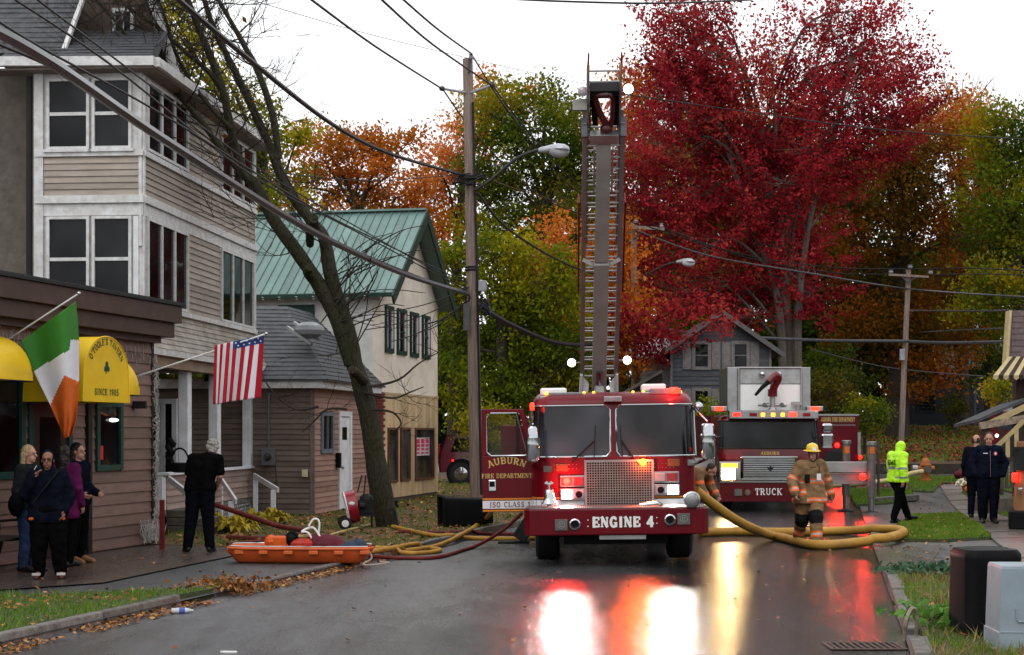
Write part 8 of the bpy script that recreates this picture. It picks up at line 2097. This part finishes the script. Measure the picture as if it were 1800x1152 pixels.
# FAN, BINS, TOOLS
fn = thing('blower_fan', 'red wheeled smoke blower fan with black engine and tall handle beside the street tree', 'fan', G(626, 930), .15)
fr_ = mat('fan_red', (.28, .008, .02), .35, coat=.4)
M = Matrix.Translation((-.08, 0, .42)) @ Matrix.Rotation(R_(78), 4, 'Y')
MB().lathe([(.29, -.1), (.31, -.1), (.31, .1), (.29, .1)], 26, M).build('shroud', fr_, fn, smooth=True)
MB().tube([M @ Vector((.31 * math.cos(a), .31 * math.sin(a), -.105)) for a in np.linspace(0, 2 * math.pi, 26)], .016, 6).build('rim', white_paint, fn)
mb = MB(); mb.ball((-.1, -.315, .5), (.06, .012, .035), 10, 6); mb.build('round_badge', letter_white, fn)
mb = MB(); mb.box(.04, .32, -.16, .16, .3, .55); mb.ball((.2, 0, .56), (.14, .14, .12), 10, 6); mb.box(.0, .36, -.15, .15, .24, .29); mb.tube([(.3, -.1, .24), (.3, -.1, .02)], .015, 6); mb.tube([(.3, .1, .24), (.3, .1, .02)], .015, 6); mb.tube([(.06, -.2, .45), (.16, -.2, .45)], .06, 10); mb.build('engine_block', dark_iron, fn)
mb = MB(); hp_ = [(.02, -.1, .7), (.1, -.1, 1.02), (.18, -.1, 1.03), (.14, -.1, .66)]; mb.tube(hp_, .014, 6); mb.build('handle', dark_iron, fn)
for y in (-.3, .3):
 w_o = wheel(fn, 0, 0, .12, .06, letter_white); w_o.rotation_euler = (0, 0, R_(90)); w_o.location = (-.22, y, 0)
tl = G(702, 932); mb = MB(); mb.tube([tl, P(692, 884, 31.6)], .02, 7); mb.bar(P(687, 886, 31.6), P(699, 882, 31.6), .05); mb.bar(P(694, 884, 31.55), P(700, 892, 31.55), .05)
setp(mb.build('pry_bar', black_plastic, solo=True), 'black forcible entry bar leaning against the street tree trunk', 'pry bar')
def bin_mesh(t, m, w0, w1, h, ribs=True):
 def rr(w_, d_, z, r=.06): 
  out = []
  for (sx, sy, a0) in ((1, 1, 0), (-1, 1, 90), (-1, -1, 180), (1, -1, 270)):
   for k in range(5):
    a = R_(a0 + k * 22.5); out.append(Vector((sx * (w_ - r) + r * math.cos(a), sy * (d_ - r) + r * math.sin(a), z)))
  return out
 MB().loft([rr(w0, w0 * 1.05, 0), rr(w0 + (w1 - w0) * .5, (w0 + (w1 - w0) * .5) * 1.05, h * .5), rr(w1, w1 * 1.05, h - .05), rr(w1 + .03, w1 * 1.05 + .03, h - .045), rr(w1 + .03, w1 * 1.05 + .03, h), rr(w1 - .01, w1 * 1.05 - .01, h), rr(w0 - .02, w0 * 1.05 - .02, .05)]).build('tub', m, t, smooth=True)
lb = thing('fallen_bin', 'black wheeled bin lying on its side on the grass by the kerb', 'bin', P(862, 925, 31.4), 0)
lb.location.z = VERGE + .31; lb.rotation_euler = (0, R_(-92), R_(12))
bin_mesh(lb, black_plastic, .24, .31, 1.0)
MB().box(-.3, .3, .3, .36, .93, .99).build('lid_hinge', black_plastic, lb, bevel=.01); MB().tube([(-.22, .3, .06), (.22, .3, .06)], .1, 12).build('bin_wheel', black_rubber, lb)
bb_ = thing('upturned_bin', 'black round cornered bin upside down in the grass by the kerb', 'bin', G(1732, 1116), .1)
def rr2(w_, z, r=.1): return [Vector((sx * (w_ - r) + r * math.cos(R_(a0 + k * 18)), sy * (w_ - r) + r * math.sin(R_(a0 + k * 18)), z)) for sx, sy, a0 in ((1, 1, 0), (-1, 1, 90), (-1, -1, 180), (1, -1, 270)) for k in range(6)]
MB().loft([rr2(.275, 0), rr2(.27, .3), rr2(.262, .68), rr2(.265, .70), rr2(.262, .75), rr2(.24, .785), rr2(.2, .79)]).build('tub', black_plastic, bb_, smooth=True); MB().tube([(.2 * math.cos(a), .2 * math.sin(a) * .9, .78) for a in np.linspace(0, 2 * math.pi, 20)], .014, 6).build('base_ring', black_plastic, bb_)
gbm = mat('bin_blue_grey', (.25, .30, .34), .45, c2=(.2, .245, .28), scale=2, bump=.1)
gb = thing('grey_bin', 'blue grey square plastic bin upside down at the lower right edge', 'bin', G(1806, 1142), -.05)
MB().loft([[Vector((x * k, y * k, z)) for x, y in ((-.3, -.25), (.3, -.25), (.3, .25), (-.3, .25))] for z, k in ((0, 1.03), (.17, 1.02), (.171, .985), (.30, .975), (.70, .93), (.725, .9))]).build('tub', gbm, gb, bevel=.018)
MB().box(-.3, .3, -.259, -.25, .165, .18).build('ridge', gbm, gb, bevel=.003)
mb = MB(); mb.tube([(-.16, -.249, .37), (-.15, -.251, .27), (-.14, -.252, .26), (.3, -.252, .26)], .008, 6); mb.build('groove', gbm, gb)

# HOSES
hose_y = mat('hose_yellow', (.42, .23, .035), .5, c2=(.26, .13, .025), scale=3, stretch=(1, 1, 1), bump=.25, bscale=90)
hose_m = mat('hose_maroon', (.13, .018, .016), .6, c2=(.08, .012, .01), scale=5)
hose_p = mat('hose_pale', (.5, .4, .2), .5, c2=(.36, .27, .12), scale=4)
def hose(label, pts, r, m, n=8, ground=True):
 q = []
 for p in pts:
  if len(p) == 2: v = G(*p); v.z += r
  else: v = P(*p)
  q.append(v)
 sp = spline(q, n)
 for i in range(1, len(sp) - 1):
  if sp[i].z < gz(sp[i].x, sp[i].y) + r * .9: sp[i].z = gz(sp[i].x, sp[i].y) + r * .9
 return setp(MB().tube(sp, r, 12).build('fire_hose', m, smooth=True, solo=True), label, 'hose', 'fire hoses')
hose('thick yellow supply hose looping from the engine siren across the road and back', [(1222, 862, 25.2), (1250, 884, 25.4), (1300, 918, 26), (1360, 951), (1430, 966), (1500, 963), (1565, 953), (1588, 943), (1560, 938), (1480, 941), (1380, 943), (1290, 942), (1230, 944)], .08, hose_y)
hose('pale supply hose running right from behind the tower truck to the orange hydrant', [(1180, 905, 35.5), (1245, 890, 37.3), (1285, 880, 40), (1420, 858, 42), (1510, 850, 43), (1560, 845, 44.5), (1600, 833, 45.8), (1622, 829, 46)], .07, hose_p)
hose('yellow hose curving down from under the open engine door to the road edge', [(868, 893, 26.5), (850, 921), (820, 945), (770, 964), (710, 974), (655, 974), (640, 969), (600, 966)], .042, hose_y)
hose('yellow hose lying straight from the street tree to the engine stabiliser', [(690, 930), (760, 945), (830, 950), (900, 951), (960, 950)], .04, hose_y)
hose('short yellow hose end doubled back beside the rescue basket', [(660, 967), (720, 977), (765, 974), (772, 970), (740, 967), (690, 968)], .035, hose_y)
hose('thin yellow hose running from the blower fan towards the rescue basket', [(650, 925), (600, 938), (560, 950), (520, 957)], .025, hose_p)
hose('dark maroon hose running from the porch steps over the grass to the rescue basket', [(380, 888, 27.5), (430, 905, 27), (490, 925, 26.5), (535, 938), (520, 946), (460, 952), (400, 950)], .045, hose_m)
hose('maroon hose snaking along the road edge past the rescue basket to the engine', [(640, 984), (700, 985), (770, 983), (830, 966), (880, 935, 27), (918, 902, 27)], .03, hose_m)
hose('maroon hose lying across the grass behind the fallen bin', [(700, 938), (780, 940), (860, 942), (940, 943)], .035, hose_m)
hose('flat maroon hose lying near the yellow hostas and the rescue basket', [(400, 960), (460, 955), (520, 957), (580, 962)], .03, hose_m)

# HYDRANT, FLOWERS, BAG
hy = thing('fire_hydrant', 'rusty orange fire hydrant with a hose coupled on the far lawn', 'hydrant', G(1627, 846) )
ho = mat('hydrant_orange', (.35, .12, .03), .5, c2=(.2, .06, .015), scale=6)
MB().lathe([(.2, 0), (.2, .05), (.13, .06), (.12, .45), (.17, .46), (.17, .5), (.13, .52), (.12, .6), (.07, .68), (.03, .7), (.03, .76)], 16).build('barrel', ho, hy, smooth=True)
mb = MB(); mb.tube([(-.26, 0, .38), (.26, 0, .38)], .075, 10); mb.tube([(0, 0, .36), (0, -.24, .36)], .1, 12); mb.build('outlet', ho, hy)
MB().tube([(0, -.24, .36), (0, -.27, .36)], .11, 12).build('cap', steel, hy); MB().tube([(-.25, 0, .38), (-.4, 0, .38)], .1, 10).build('coupling', alum, hy)
fp = G(1699, 866); pot = thing('flower_pot', 'pot of white and yellow mums with an orange pumpkin by the walk', 'flowers', fp)
MB().lathe([(.1, 0), (.14, .2), (.12, .2)], 12).build('pot', mat('terracotta', (.3, .1, .05), .7), pot)
for nm, col, xo, seed in (('white_bloom', (.7, .66, .5), -.08, 1), ('yellow_bloom', (.75, .5, .03), .16, 2)):
 mb = MB(); r9 = random.Random(seed)
 for i in range(60):
  v = Vector((r9.gauss(0, 1), r9.gauss(0, 1), abs(r9.gauss(0, 1)))).normalized(); mb.ball(Vector((xo, 0, .2)) + Vector((v.x * .2, v.y * .2, v.z * .17)), .035, 6, 4)
 o = mb.build(nm, mat(nm + '_m', col, .6), pot); o['kind'] = 'stuff'
pk_ = fp + Vector((.0, -.35, 0)); pm = MB(); 
rings = [[Vector(((.02 + .13 * math.sin(math.pi * j / 8)) * (1 + .07 * math.cos(8 * a)) * math.cos(a), (.02 + .13 * math.sin(math.pi * j / 8)) * (1 + .07 * math.cos(8 * a)) * math.sin(a), .1 - .1 * math.cos(math.pi * j / 8))) for a in np.linspace(0, 2 * math.pi, 32, endpoint=False)] for j in range(9)]
pm.loft(rings); pmo = pm.build('pumpkin', mat('pumpkin_orange', (.5, .13, .01), .5), smooth=True); pmo.location = pk_; setp(pmo, 'small orange pumpkin in front of the pot of mums', 'pumpkin'); pot['label'] = 'pot of white and yellow mums beside the walk on the far lawn'
me = blob([('e', Vector((0, 0, .16)), (.34, .2, .17)), ('c', Vector((-.2, 0, .2)), .05, Vector((.2, 0, .25)), .05)], .02, 2, .02, 6); me.materials.append(mat('dark_red_cloth', (.09, .006, .015), .7)); o = me_obj('red_bag', me); q = G(1696, 844); o.location = q; setp(o, 'dark red bag lying on the far lawn left of the navy jacket man', 'bag')

# VEHICLES AT THE EDGES
sv = thing('parked_suv', 'dark red sport utility vehicle parked behind the cream gable house', 'car', (P(772, 800, 55).x, 54.2, rise(-2, 55) + .02), .0)
svr = mat('suv_red', (.1, .006, .02), .25, .1, coat=.8)
prof = [(0.05, .45), (0.0, .75), (.03, 1.05), (.22, 1.68), (.5, 1.76), (2.6, 1.78), (3.2, 1.68), (3.9, 1.15), (4.9, 1.0), (5.0, .6), (4.9, .4)]
rings = [[Vector((x, y0, z)) for x, z in prof] for y0 in (0, 1.9)]
MB().loft([[Vector((x * .97 + .07, .08 + (0 if z < 1.1 else .12), z)) for x, z in prof], [Vector((x, .0 + (0 if z < 1.1 else .14), z)) for x, z in prof], [Vector((x, 1.9 - (0 if z < 1.1 else .14), z)) for x, z in prof]]).build('body', svr, sv, smooth=True)
MB().prism([Vector((.42, .125, 1.15)), Vector((1.35, .125, 1.15)), Vector((1.35, .125, 1.6)), Vector((.58, .125, 1.6))], (0, -.012, 0)).build('side_window', glass_dark, sv)
MB().prism([Vector((1.45, .125, 1.15)), Vector((2.4, .125, 1.15)), Vector((2.4, .125, 1.6)), Vector((1.45, .125, 1.6))], (0, -.012, 0)).build('side_window', glass_dark, sv)
MB().prism([Vector((2.5, .125, 1.15)), Vector((3.5, .125, 1.15)), Vector((3.05, .125, 1.58)), Vector((2.5, .125, 1.6))], (0, -.012, 0)).build('side_window', glass_dark, sv)
for x in (.78, 3.95):
 w_o = wheel(sv, 0, 0, .4, .26, chrome); w_o.rotation_euler = (0, 0, R_(90)); w_o.location = (x, .1, 0)
 for k in range(5):
  a = k * 2 * math.pi / 5; MB().bar((x, -.04, .4), (x + .23 * math.cos(a), -.04, .4 + .23 * math.sin(a)), .07, .03).build('wheel_spoke', chrome, sv)
 MB().lathe([(.43, 0), (.5, 0), (.5, .03), (.43, .03)], 24, Matrix.Translation((x, .01, .42)) @ Matrix.Rotation(R_(90), 4, 'X')).build('wheel_arch', black_plastic, sv)
MB().box(-.05, .03, .2, .5, .4, .75).build('rear_bumper', stripe_white, sv, bevel=.02); MB().box(-.01, .06, .05, .12, 1.0, 1.4).build('tail_lamp', red_off, sv); MB().ball((.5, -.01, .85), .03, 6, 4).build('side_marker', red_on, sv)
MB().box(.6, 3.0, .25, .3, 1.79, 1.83).build('roof_rack', dark_iron, sv)
vn = thing('parked_van', 'corner of a copper coloured van with black step bumper at the right edge', 'van', (P(1779, 900, 30.5).x, 30.5, .05), -.42)
cop = mat('copper_paint', (.3, .15, .075), .4, .3, coat=.3)
MB().loft([[Vector((x, y, z)) for x, y in ((.0, .2), (.05, .06), (.2, 0), (2.2, 0), (2.2, 4.5), (0, 4.5))] for z in (.38, .6)] + [[Vector((x + .06, y + .02, z)) for x, y in ((.0, .2), (.05, .06), (.2, 0), (2.2, 0), (2.2, 4.5), (0, 4.5))] for z in (1.25, 1.7)]).build('body', cop, vn, smooth=True)
MB().box(.02, 2.2, -.02, .1, 1.15, 1.6).build('rear_window', glass_dark, vn); MB().box(-.0, .1, -.03, .1, .93, 1.1).build('tail_lamp', red_on, vn, bevel=.02)
MB().tube([(.14, -.05, .7), (.14, -.1, .8), (.2, -.1, .8)], .03, 6).build('door_handle', chrome, vn)
MB().box(-.05, 2.2, -.12, .0, .02, .38).build('bumper', black_plastic, vn, bevel=.03); MB().box(-.1, .5, .15, .9, .0, .42).build('rear_tyre', black_rubber, vn, bevel=.08)
f2_ = thing('distant_fire_truck', 'red fire truck with bright lamps seen under the awning house porch roof', 'fire truck', (P(1775, 800, 58).x, 58, rise(18, 58)), -.36)
MB().box(-.7, 1.6, 0, 6, .5, 1.75).build('body', truck_red, f2_, bevel=.04); MB().box(-.5, 1.4, -.02, .0, 1.05, 1.6).build('windshield', glass_screen, f2_); MB().box(-.7, 1.6, -.1, .1, .35, .55).build('bumper', chrome, f2_)
for x in (-.45, .1): MB().ball((x, -.05, .85), .06, 8, 5).build('headlamp', glow('far_lamp_lit', (1, 1, 1), 5), f2_)
MB().box(-.3, .3, .4, .6, 1.76, 1.95).build('light_bar', steel, f2_); MB().ball((-.2, .38, 1.86), .06, 8, 5).build('beacon', red_on, f2_)
for x in (-.4, 1.3): wheel(f2_, x, .6, .42, .3)

# GRASS, LEAVES, SMALL LITTER
def in_poly(poly, n, rg):
 A = np.array(poly); lo, hi = A.min(0), A.max(0); out = []
 while sum(len(o) for o in out) < n:
  p = rg.uniform(lo, hi, (n * 2, 2)); c = np.zeros(len(p), bool); j = len(A) - 1
  for i in range(len(A)):
   xi, yi, xj, yj = A[i, 0], A[i, 1], A[j, 0], A[j, 1]
   c ^= ((yi > p[:, 1]) != (yj > p[:, 1])) & (p[:, 0] < (xj - xi) * (p[:, 1] - yi) / ((yj - yi) or 1e-9) + xi); j = i
  out.append(p[c])
 return np.concatenate(out)[:n]
GR = leaf_mat('grass_blade', [(.04, .07, .01), (.075, .145, .014), (.11, .21, .022), (.17, .24, .03), (.28, .23, .08)], .25)
STRAW = leaf_mat('dead_grass_blade', [(.08, .05, .02), (.16, .1, .04), (.26, .17, .075), (.33, .23, .11), (.38, .28, .15)], .2)
FALL = leaf_mat('fallen_leaf', [(.06, .03, .012), (.14, .055, .018), (.24, .095, .03), (.34, .17, .06), (.45, .29, .12)], .1)
FALLRED = leaf_mat('fallen_red_leaf', [(.05, .012, .008), (.12, .02, .012), (.2, .03, .02), (.25, .07, .03), (.3, .14, .05)], .1)
def grass(label, poly, n, h, wd, m=GR, z0=.085, seed=1, patch=.6, lean=.5, name='grass', keep=None):
 rg = np.random.default_rng(seed); p = in_poly(poly, n, rg)
 nz = np.array([noise.noise(Vector((x * 1.1, y * 1.1, seed))) for x, y in p])
 p = p[(nz > -patch) | (rg.uniform(size=n) < .25)]; nz = np.array([noise.noise(Vector((x * 1.6, y * 1.6, seed + 5))) for x, y in p]); k = len(p)
 z = np.array([rise(x, y) for x, y in p]) + z0 - .02
 a = rg.uniform(0, 2 * math.pi, k); H = h * rg.uniform(.5, 1.4, k) * (1 + .5 * nz); W = wd * rg.uniform(.7, 1.4, k); ln = rg.uniform(0, lean, k) * H; b2 = rg.uniform(0, 2 * math.pi, k)
 B = np.stack((p[:, 0], p[:, 1], z), 1); S_ = np.stack((np.cos(a), np.sin(a), 0 * a), 1) * W[:, None]; T_ = B + np.stack((np.cos(b2) * ln, np.sin(b2) * ln, H), 1)
 V = np.stack((B - S_, B + S_, T_), 1).reshape(-1, 3); me = bpy.data.meshes.new(name); me.vertices.add(3 * k); me.vertices.foreach_set('co', V.astype(np.float32).ravel())
 me.loops.add(3 * k); me.loops.foreach_set('vertex_index', np.arange(3 * k, dtype=np.int32)); me.polygons.add(k); me.polygons.foreach_set('loop_start', np.arange(0, 3 * k, 3, dtype=np.int32))
 at_ = me.attributes.new('tint', 'FLOAT', 'POINT'); at_.data.foreach_set('value', np.repeat(np.clip(.45 + .3 * nz + rg.normal(size=k) * .16, 0, 1), 3).astype(np.float32))
 me.materials.append(m); me.update(calc_edges=True); o = me_obj(name, me); return setp(o, label, 'grass', kind='stuff')
def litter(label, poly, n, size, m=FALL, z0=.1, seed=1, patch=0.0, name='fallen_leaves', flat=.35):
 rg = np.random.default_rng(seed + 50); p = in_poly(poly, n, rg)
 if patch: nz = np.array([noise.noise(Vector((x * .9, y * .9, seed + 2))) for x, y in p]); p = p[(nz > patch - .3 + rg.normal(size=n) * .15)]
 k = len(p); C = np.stack((p[:, 0], p[:, 1], np.array([rise(x, y) for x, y in p]) + z0 + rg.uniform(0, .02, k)), 1)
 nrm = rg.normal(size=(k, 3)) * flat; nrm[:, 2] = 1; nrm /= np.linalg.norm(nrm, axis=1)[:, None]; a = rg.normal(size=(k, 3)); a -= nrm * (a * nrm).sum(1)[:, None]; a /= np.linalg.norm(a, axis=1)[:, None]; b2 = np.cross(nrm, a); s = (size * rg.uniform(.5, 1.3, k))[:, None]
 V = np.stack((C - a * s * .5, C + b2 * s * .35, C + a * s * .5 + nrm * s * .15, C - b2 * s * .35), 1).reshape(-1, 3)
 me = bpy.data.meshes.new(name); me.vertices.add(4 * k); me.vertices.foreach_set('co', V.astype(np.float32).ravel()); me.loops.add(4 * k); me.loops.foreach_set('vertex_index', np.arange(4 * k, dtype=np.int32)); me.polygons.add(k); me.polygons.foreach_set('loop_start', np.arange(0, 4 * k, 4, dtype=np.int32))
 at_ = me.attributes.new('tint', 'FLOAT', 'POINT'); at_.data.foreach_set('value', np.repeat(np.clip(rg.normal(size=k) * .22 + .5, 0, 1), 4).astype(np.float32)); me.materials.append(m); me.update(calc_edges=True)
 return setp(me_obj(name, me), label, 'leaves', kind='stuff')
grass('bright short grass of the near left lawn strip', front, 26000, .07, .008, seed=1, z0=.1, lean=.9)
grass('short grass of the leaf strewn verge around the street tree', back, 60000, .075, .011, seed=2, patch=.05)
grass('grass round the two upturned bins', lawn_a, 30000, .085, .008, seed=3, z0=.09, lean=.8, patch=.1)
grass('matted dead straw grass round the two upturned bins', lawn_a, 16000, .11, .007, STRAW, .09, 33, .0, 1.8, 'dead_grass')
grass('bright grass of the middle lawn triangle', lawn_b, 26000, .07, .01, seed=4)
grass('grass by the outrigger feet', lawn_c, 8000, .07, .012, seed=5)
grass('grass round the hydrant', lawn_d, 16000, .07, .014, seed=6)
grass('grass by the porch', lawn_e, 9000, .07, .013, seed=7)
litter('brown leaves on the near left lawn strip', front, 2300, .062, seed=1, z0=.12, patch=.1)
litter('brown leaves over the verge around the street tree', back, 9500, .1, seed=2, patch=.12)
kb = [(kerb_l(y) - .05, y) for y in (9, 13, 17, 21, 24)] + [(kerb_l(y) + .32, y) for y in (24, 21, 17, 13, 9)]
litter('brown leaves gathered in the left gutter', kb, 2600, .062, seed=3, z0=.012, patch=.1)
litter('stray leaves on the left pavement', lot, 260, .07, seed=4, z0=.062)
litter('stray leaves on the right drive', [gxy(1555, 1000), gxy(1700, 990), gxy(1690, 880), gxy(1560, 890)], 260, .07, seed=5, z0=.04)
litter('stray leaves on the wet road', [(kerb_l(y), y) for y in (12, 36)] + [(kerb_r(y), y) for y in (36, 12)], 160, .06, seed=6, z0=.004)
litter('leaves among the grass near the bins', lawn_a, 500, .07, seed=7, z0=.13)
litter('leaves on the middle lawn', lawn_b, 250, .06, seed=8, z0=.12)
bankp = [(8, 57), (34, 57), (36, 82), (8, 82)]
litter('red brown leaves covering the bank', bankp, 26000, .17, FALLRED, .0, 9, patch=.05)
litter('fallen leaves beside the far road', [(9, 46), (24, 47), (24, 51), (9, 48)], 2500, .1, FALLRED, .06, 10)
grass('grass on the far bank', bankp, 30000, .12, .03, seed=11, z0=0, patch=.0)
hp0 = G(405, 1042); rg = np.random.default_rng(8); k = 500; v = rg.normal(size=(k, 3)) * np.array((.26, .2, .05)); v[:, 2] = np.abs(v[:, 2]); C = np.array(hp0) + v; o = leaf_obj('leaf_heap', C, .065, rg.normal(size=k) * .2 + .45, FALL, None, (0, 0, 0)); setp(o, 'small heap of wet brown leaves in the left gutter', 'leaves', kind='stuff')
HO = leaf_mat('hosta_yellow', [(.2, .16, .015), (.32, .24, .02), (.42, .32, .03), (.5, .38, .05), (.36, .34, .05)], .3)
for (px, py, n, lb) in ((415, 938, 46, 'clump of yellow hosta leaves left of the porch stair rail'), (385, 932, 22, 'small clump of yellow hosta leaves behind the grey haired man'), (445, 925, 34, 'clump of yellow hosta leaves below the porch stair rail'), (478, 922, 34, 'rightmost clump of yellow hosta leaves by the low house')):
 c = G(px, py); t = thing('hosta', lb, 'plant', c); r8 = random.Random(px)
 src = None
 for i in range(n):
  a = r8.uniform(0, 2 * math.pi); R0 = r8.uniform(.05, .42); b0 = Vector((math.cos(a) * R0 * .3, math.sin(a) * R0 * .3, 0)); tip = Vector((math.cos(a) * R0, math.sin(a) * R0, .34 - .5 * R0 + r8.uniform(-.05, .06)))
  d = tip - b0; sd = Vector((-math.sin(a), math.cos(a), 0)) * r8.uniform(.05, .09); m_ = b0 + d * .6 + Vector((0, 0, .05)); e = tip + Vector((math.cos(a) * .1, math.sin(a) * .1, -.12))
  me = bpy.data.meshes.new('leaf'); q = [b0, m_ - sd, m_ + Vector((0, 0, -.02)), m_ + sd, tip - sd * .8, tip + Vector((0, 0, -.015)), tip + sd * .8, e]
  me.from_pydata([tuple(x) for x in q], [], [(0, 1, 2), (0, 2, 3), (1, 4, 5, 2), (2, 5, 6, 3), (4, 7, 5), (5, 7, 6)]); at_ = me.attributes.new('tint', 'FLOAT', 'POINT'); at_.data.foreach_set('value', [min(1, max(0, r8.gauss(.5, .25)))] * 8); me.materials.append(HO); me_obj('leaf', me, t)
bottle = thing('litter_bottle', 'crushed clear plastic bottle in the left gutter', 'bottle', G(320, 1079) + Vector((0, 0, .03)), .2)
MB().lathe([(.0, -.11), (.03, -.11), (.033, -.03), (.028, 0), (.033, .04), (.014, .1), (.012, .12)], 10, Matrix.Rotation(R_(90), 4, 'Y')).build('bottle_body', mat('clear_plastic', (.5, .52, .56), .2), bottle, smooth=True); MB().tube([(.03, 0, 0), (-.03, 0, 0)], .034, 10).build('blue_wrapper', mat('wrapper_blue', (.08, .1, .35), .4), bottle)
o = MB().box(-.07, .07, -.025, .025, 0, .012).build('paper_scrap', letter_white); o.location = G(402, 1148); o.rotation_euler = (0, .05, .3); setp(o, 'scrap of white paper on the near wet road', 'litter')
WD = leaf_mat('weed_leaf', [(.03, .09, .015), (.05, .14, .02), (.08, .2, .03), (.1, .22, .04), (.14, .24, .05)], .25)
for (px, py, n, sx, lb, m) in ((1640, 1012, 420, .3, 'low patch of blue green clover by the drive edge', leaf_mat('clover_leaf', [(.03, .07, .04), (.05, .11, .06), (.07, .14, .08)], .2)), (1650, 1090, 260, .22, 'broad leaved green weeds in front of the black bin', WD), (1690, 1110, 160, .16, 'small weeds at the foot of the black bin', WD)):
 c = G(px, py); rg = np.random.default_rng(px); C = np.array(c) + rg.normal(size=(n, 3)) * np.array((sx, sx * .8, .02)); C[:, 2] = c.z + .04 + np.abs(rg.normal(size=n)) * .05
 t = thing('weeds', lb, 'weeds', c); leaf_obj('foliage', C, .075, rg.normal(size=n) * .2 + .5, m, t, tuple(c), asp=.8)
st_ = G(1638, 1003); o = MB().tube(spline([st_, st_ + Vector((.02, 0, .14)), st_ + Vector((.1, .02, .24))], 5), .006, 5).build('dead_stalk', mat('stalk_brown', (.09, .06, .04), .7), solo=True); setp(o, 'single dead stalk standing at the drive edge near the clover', 'stalk')
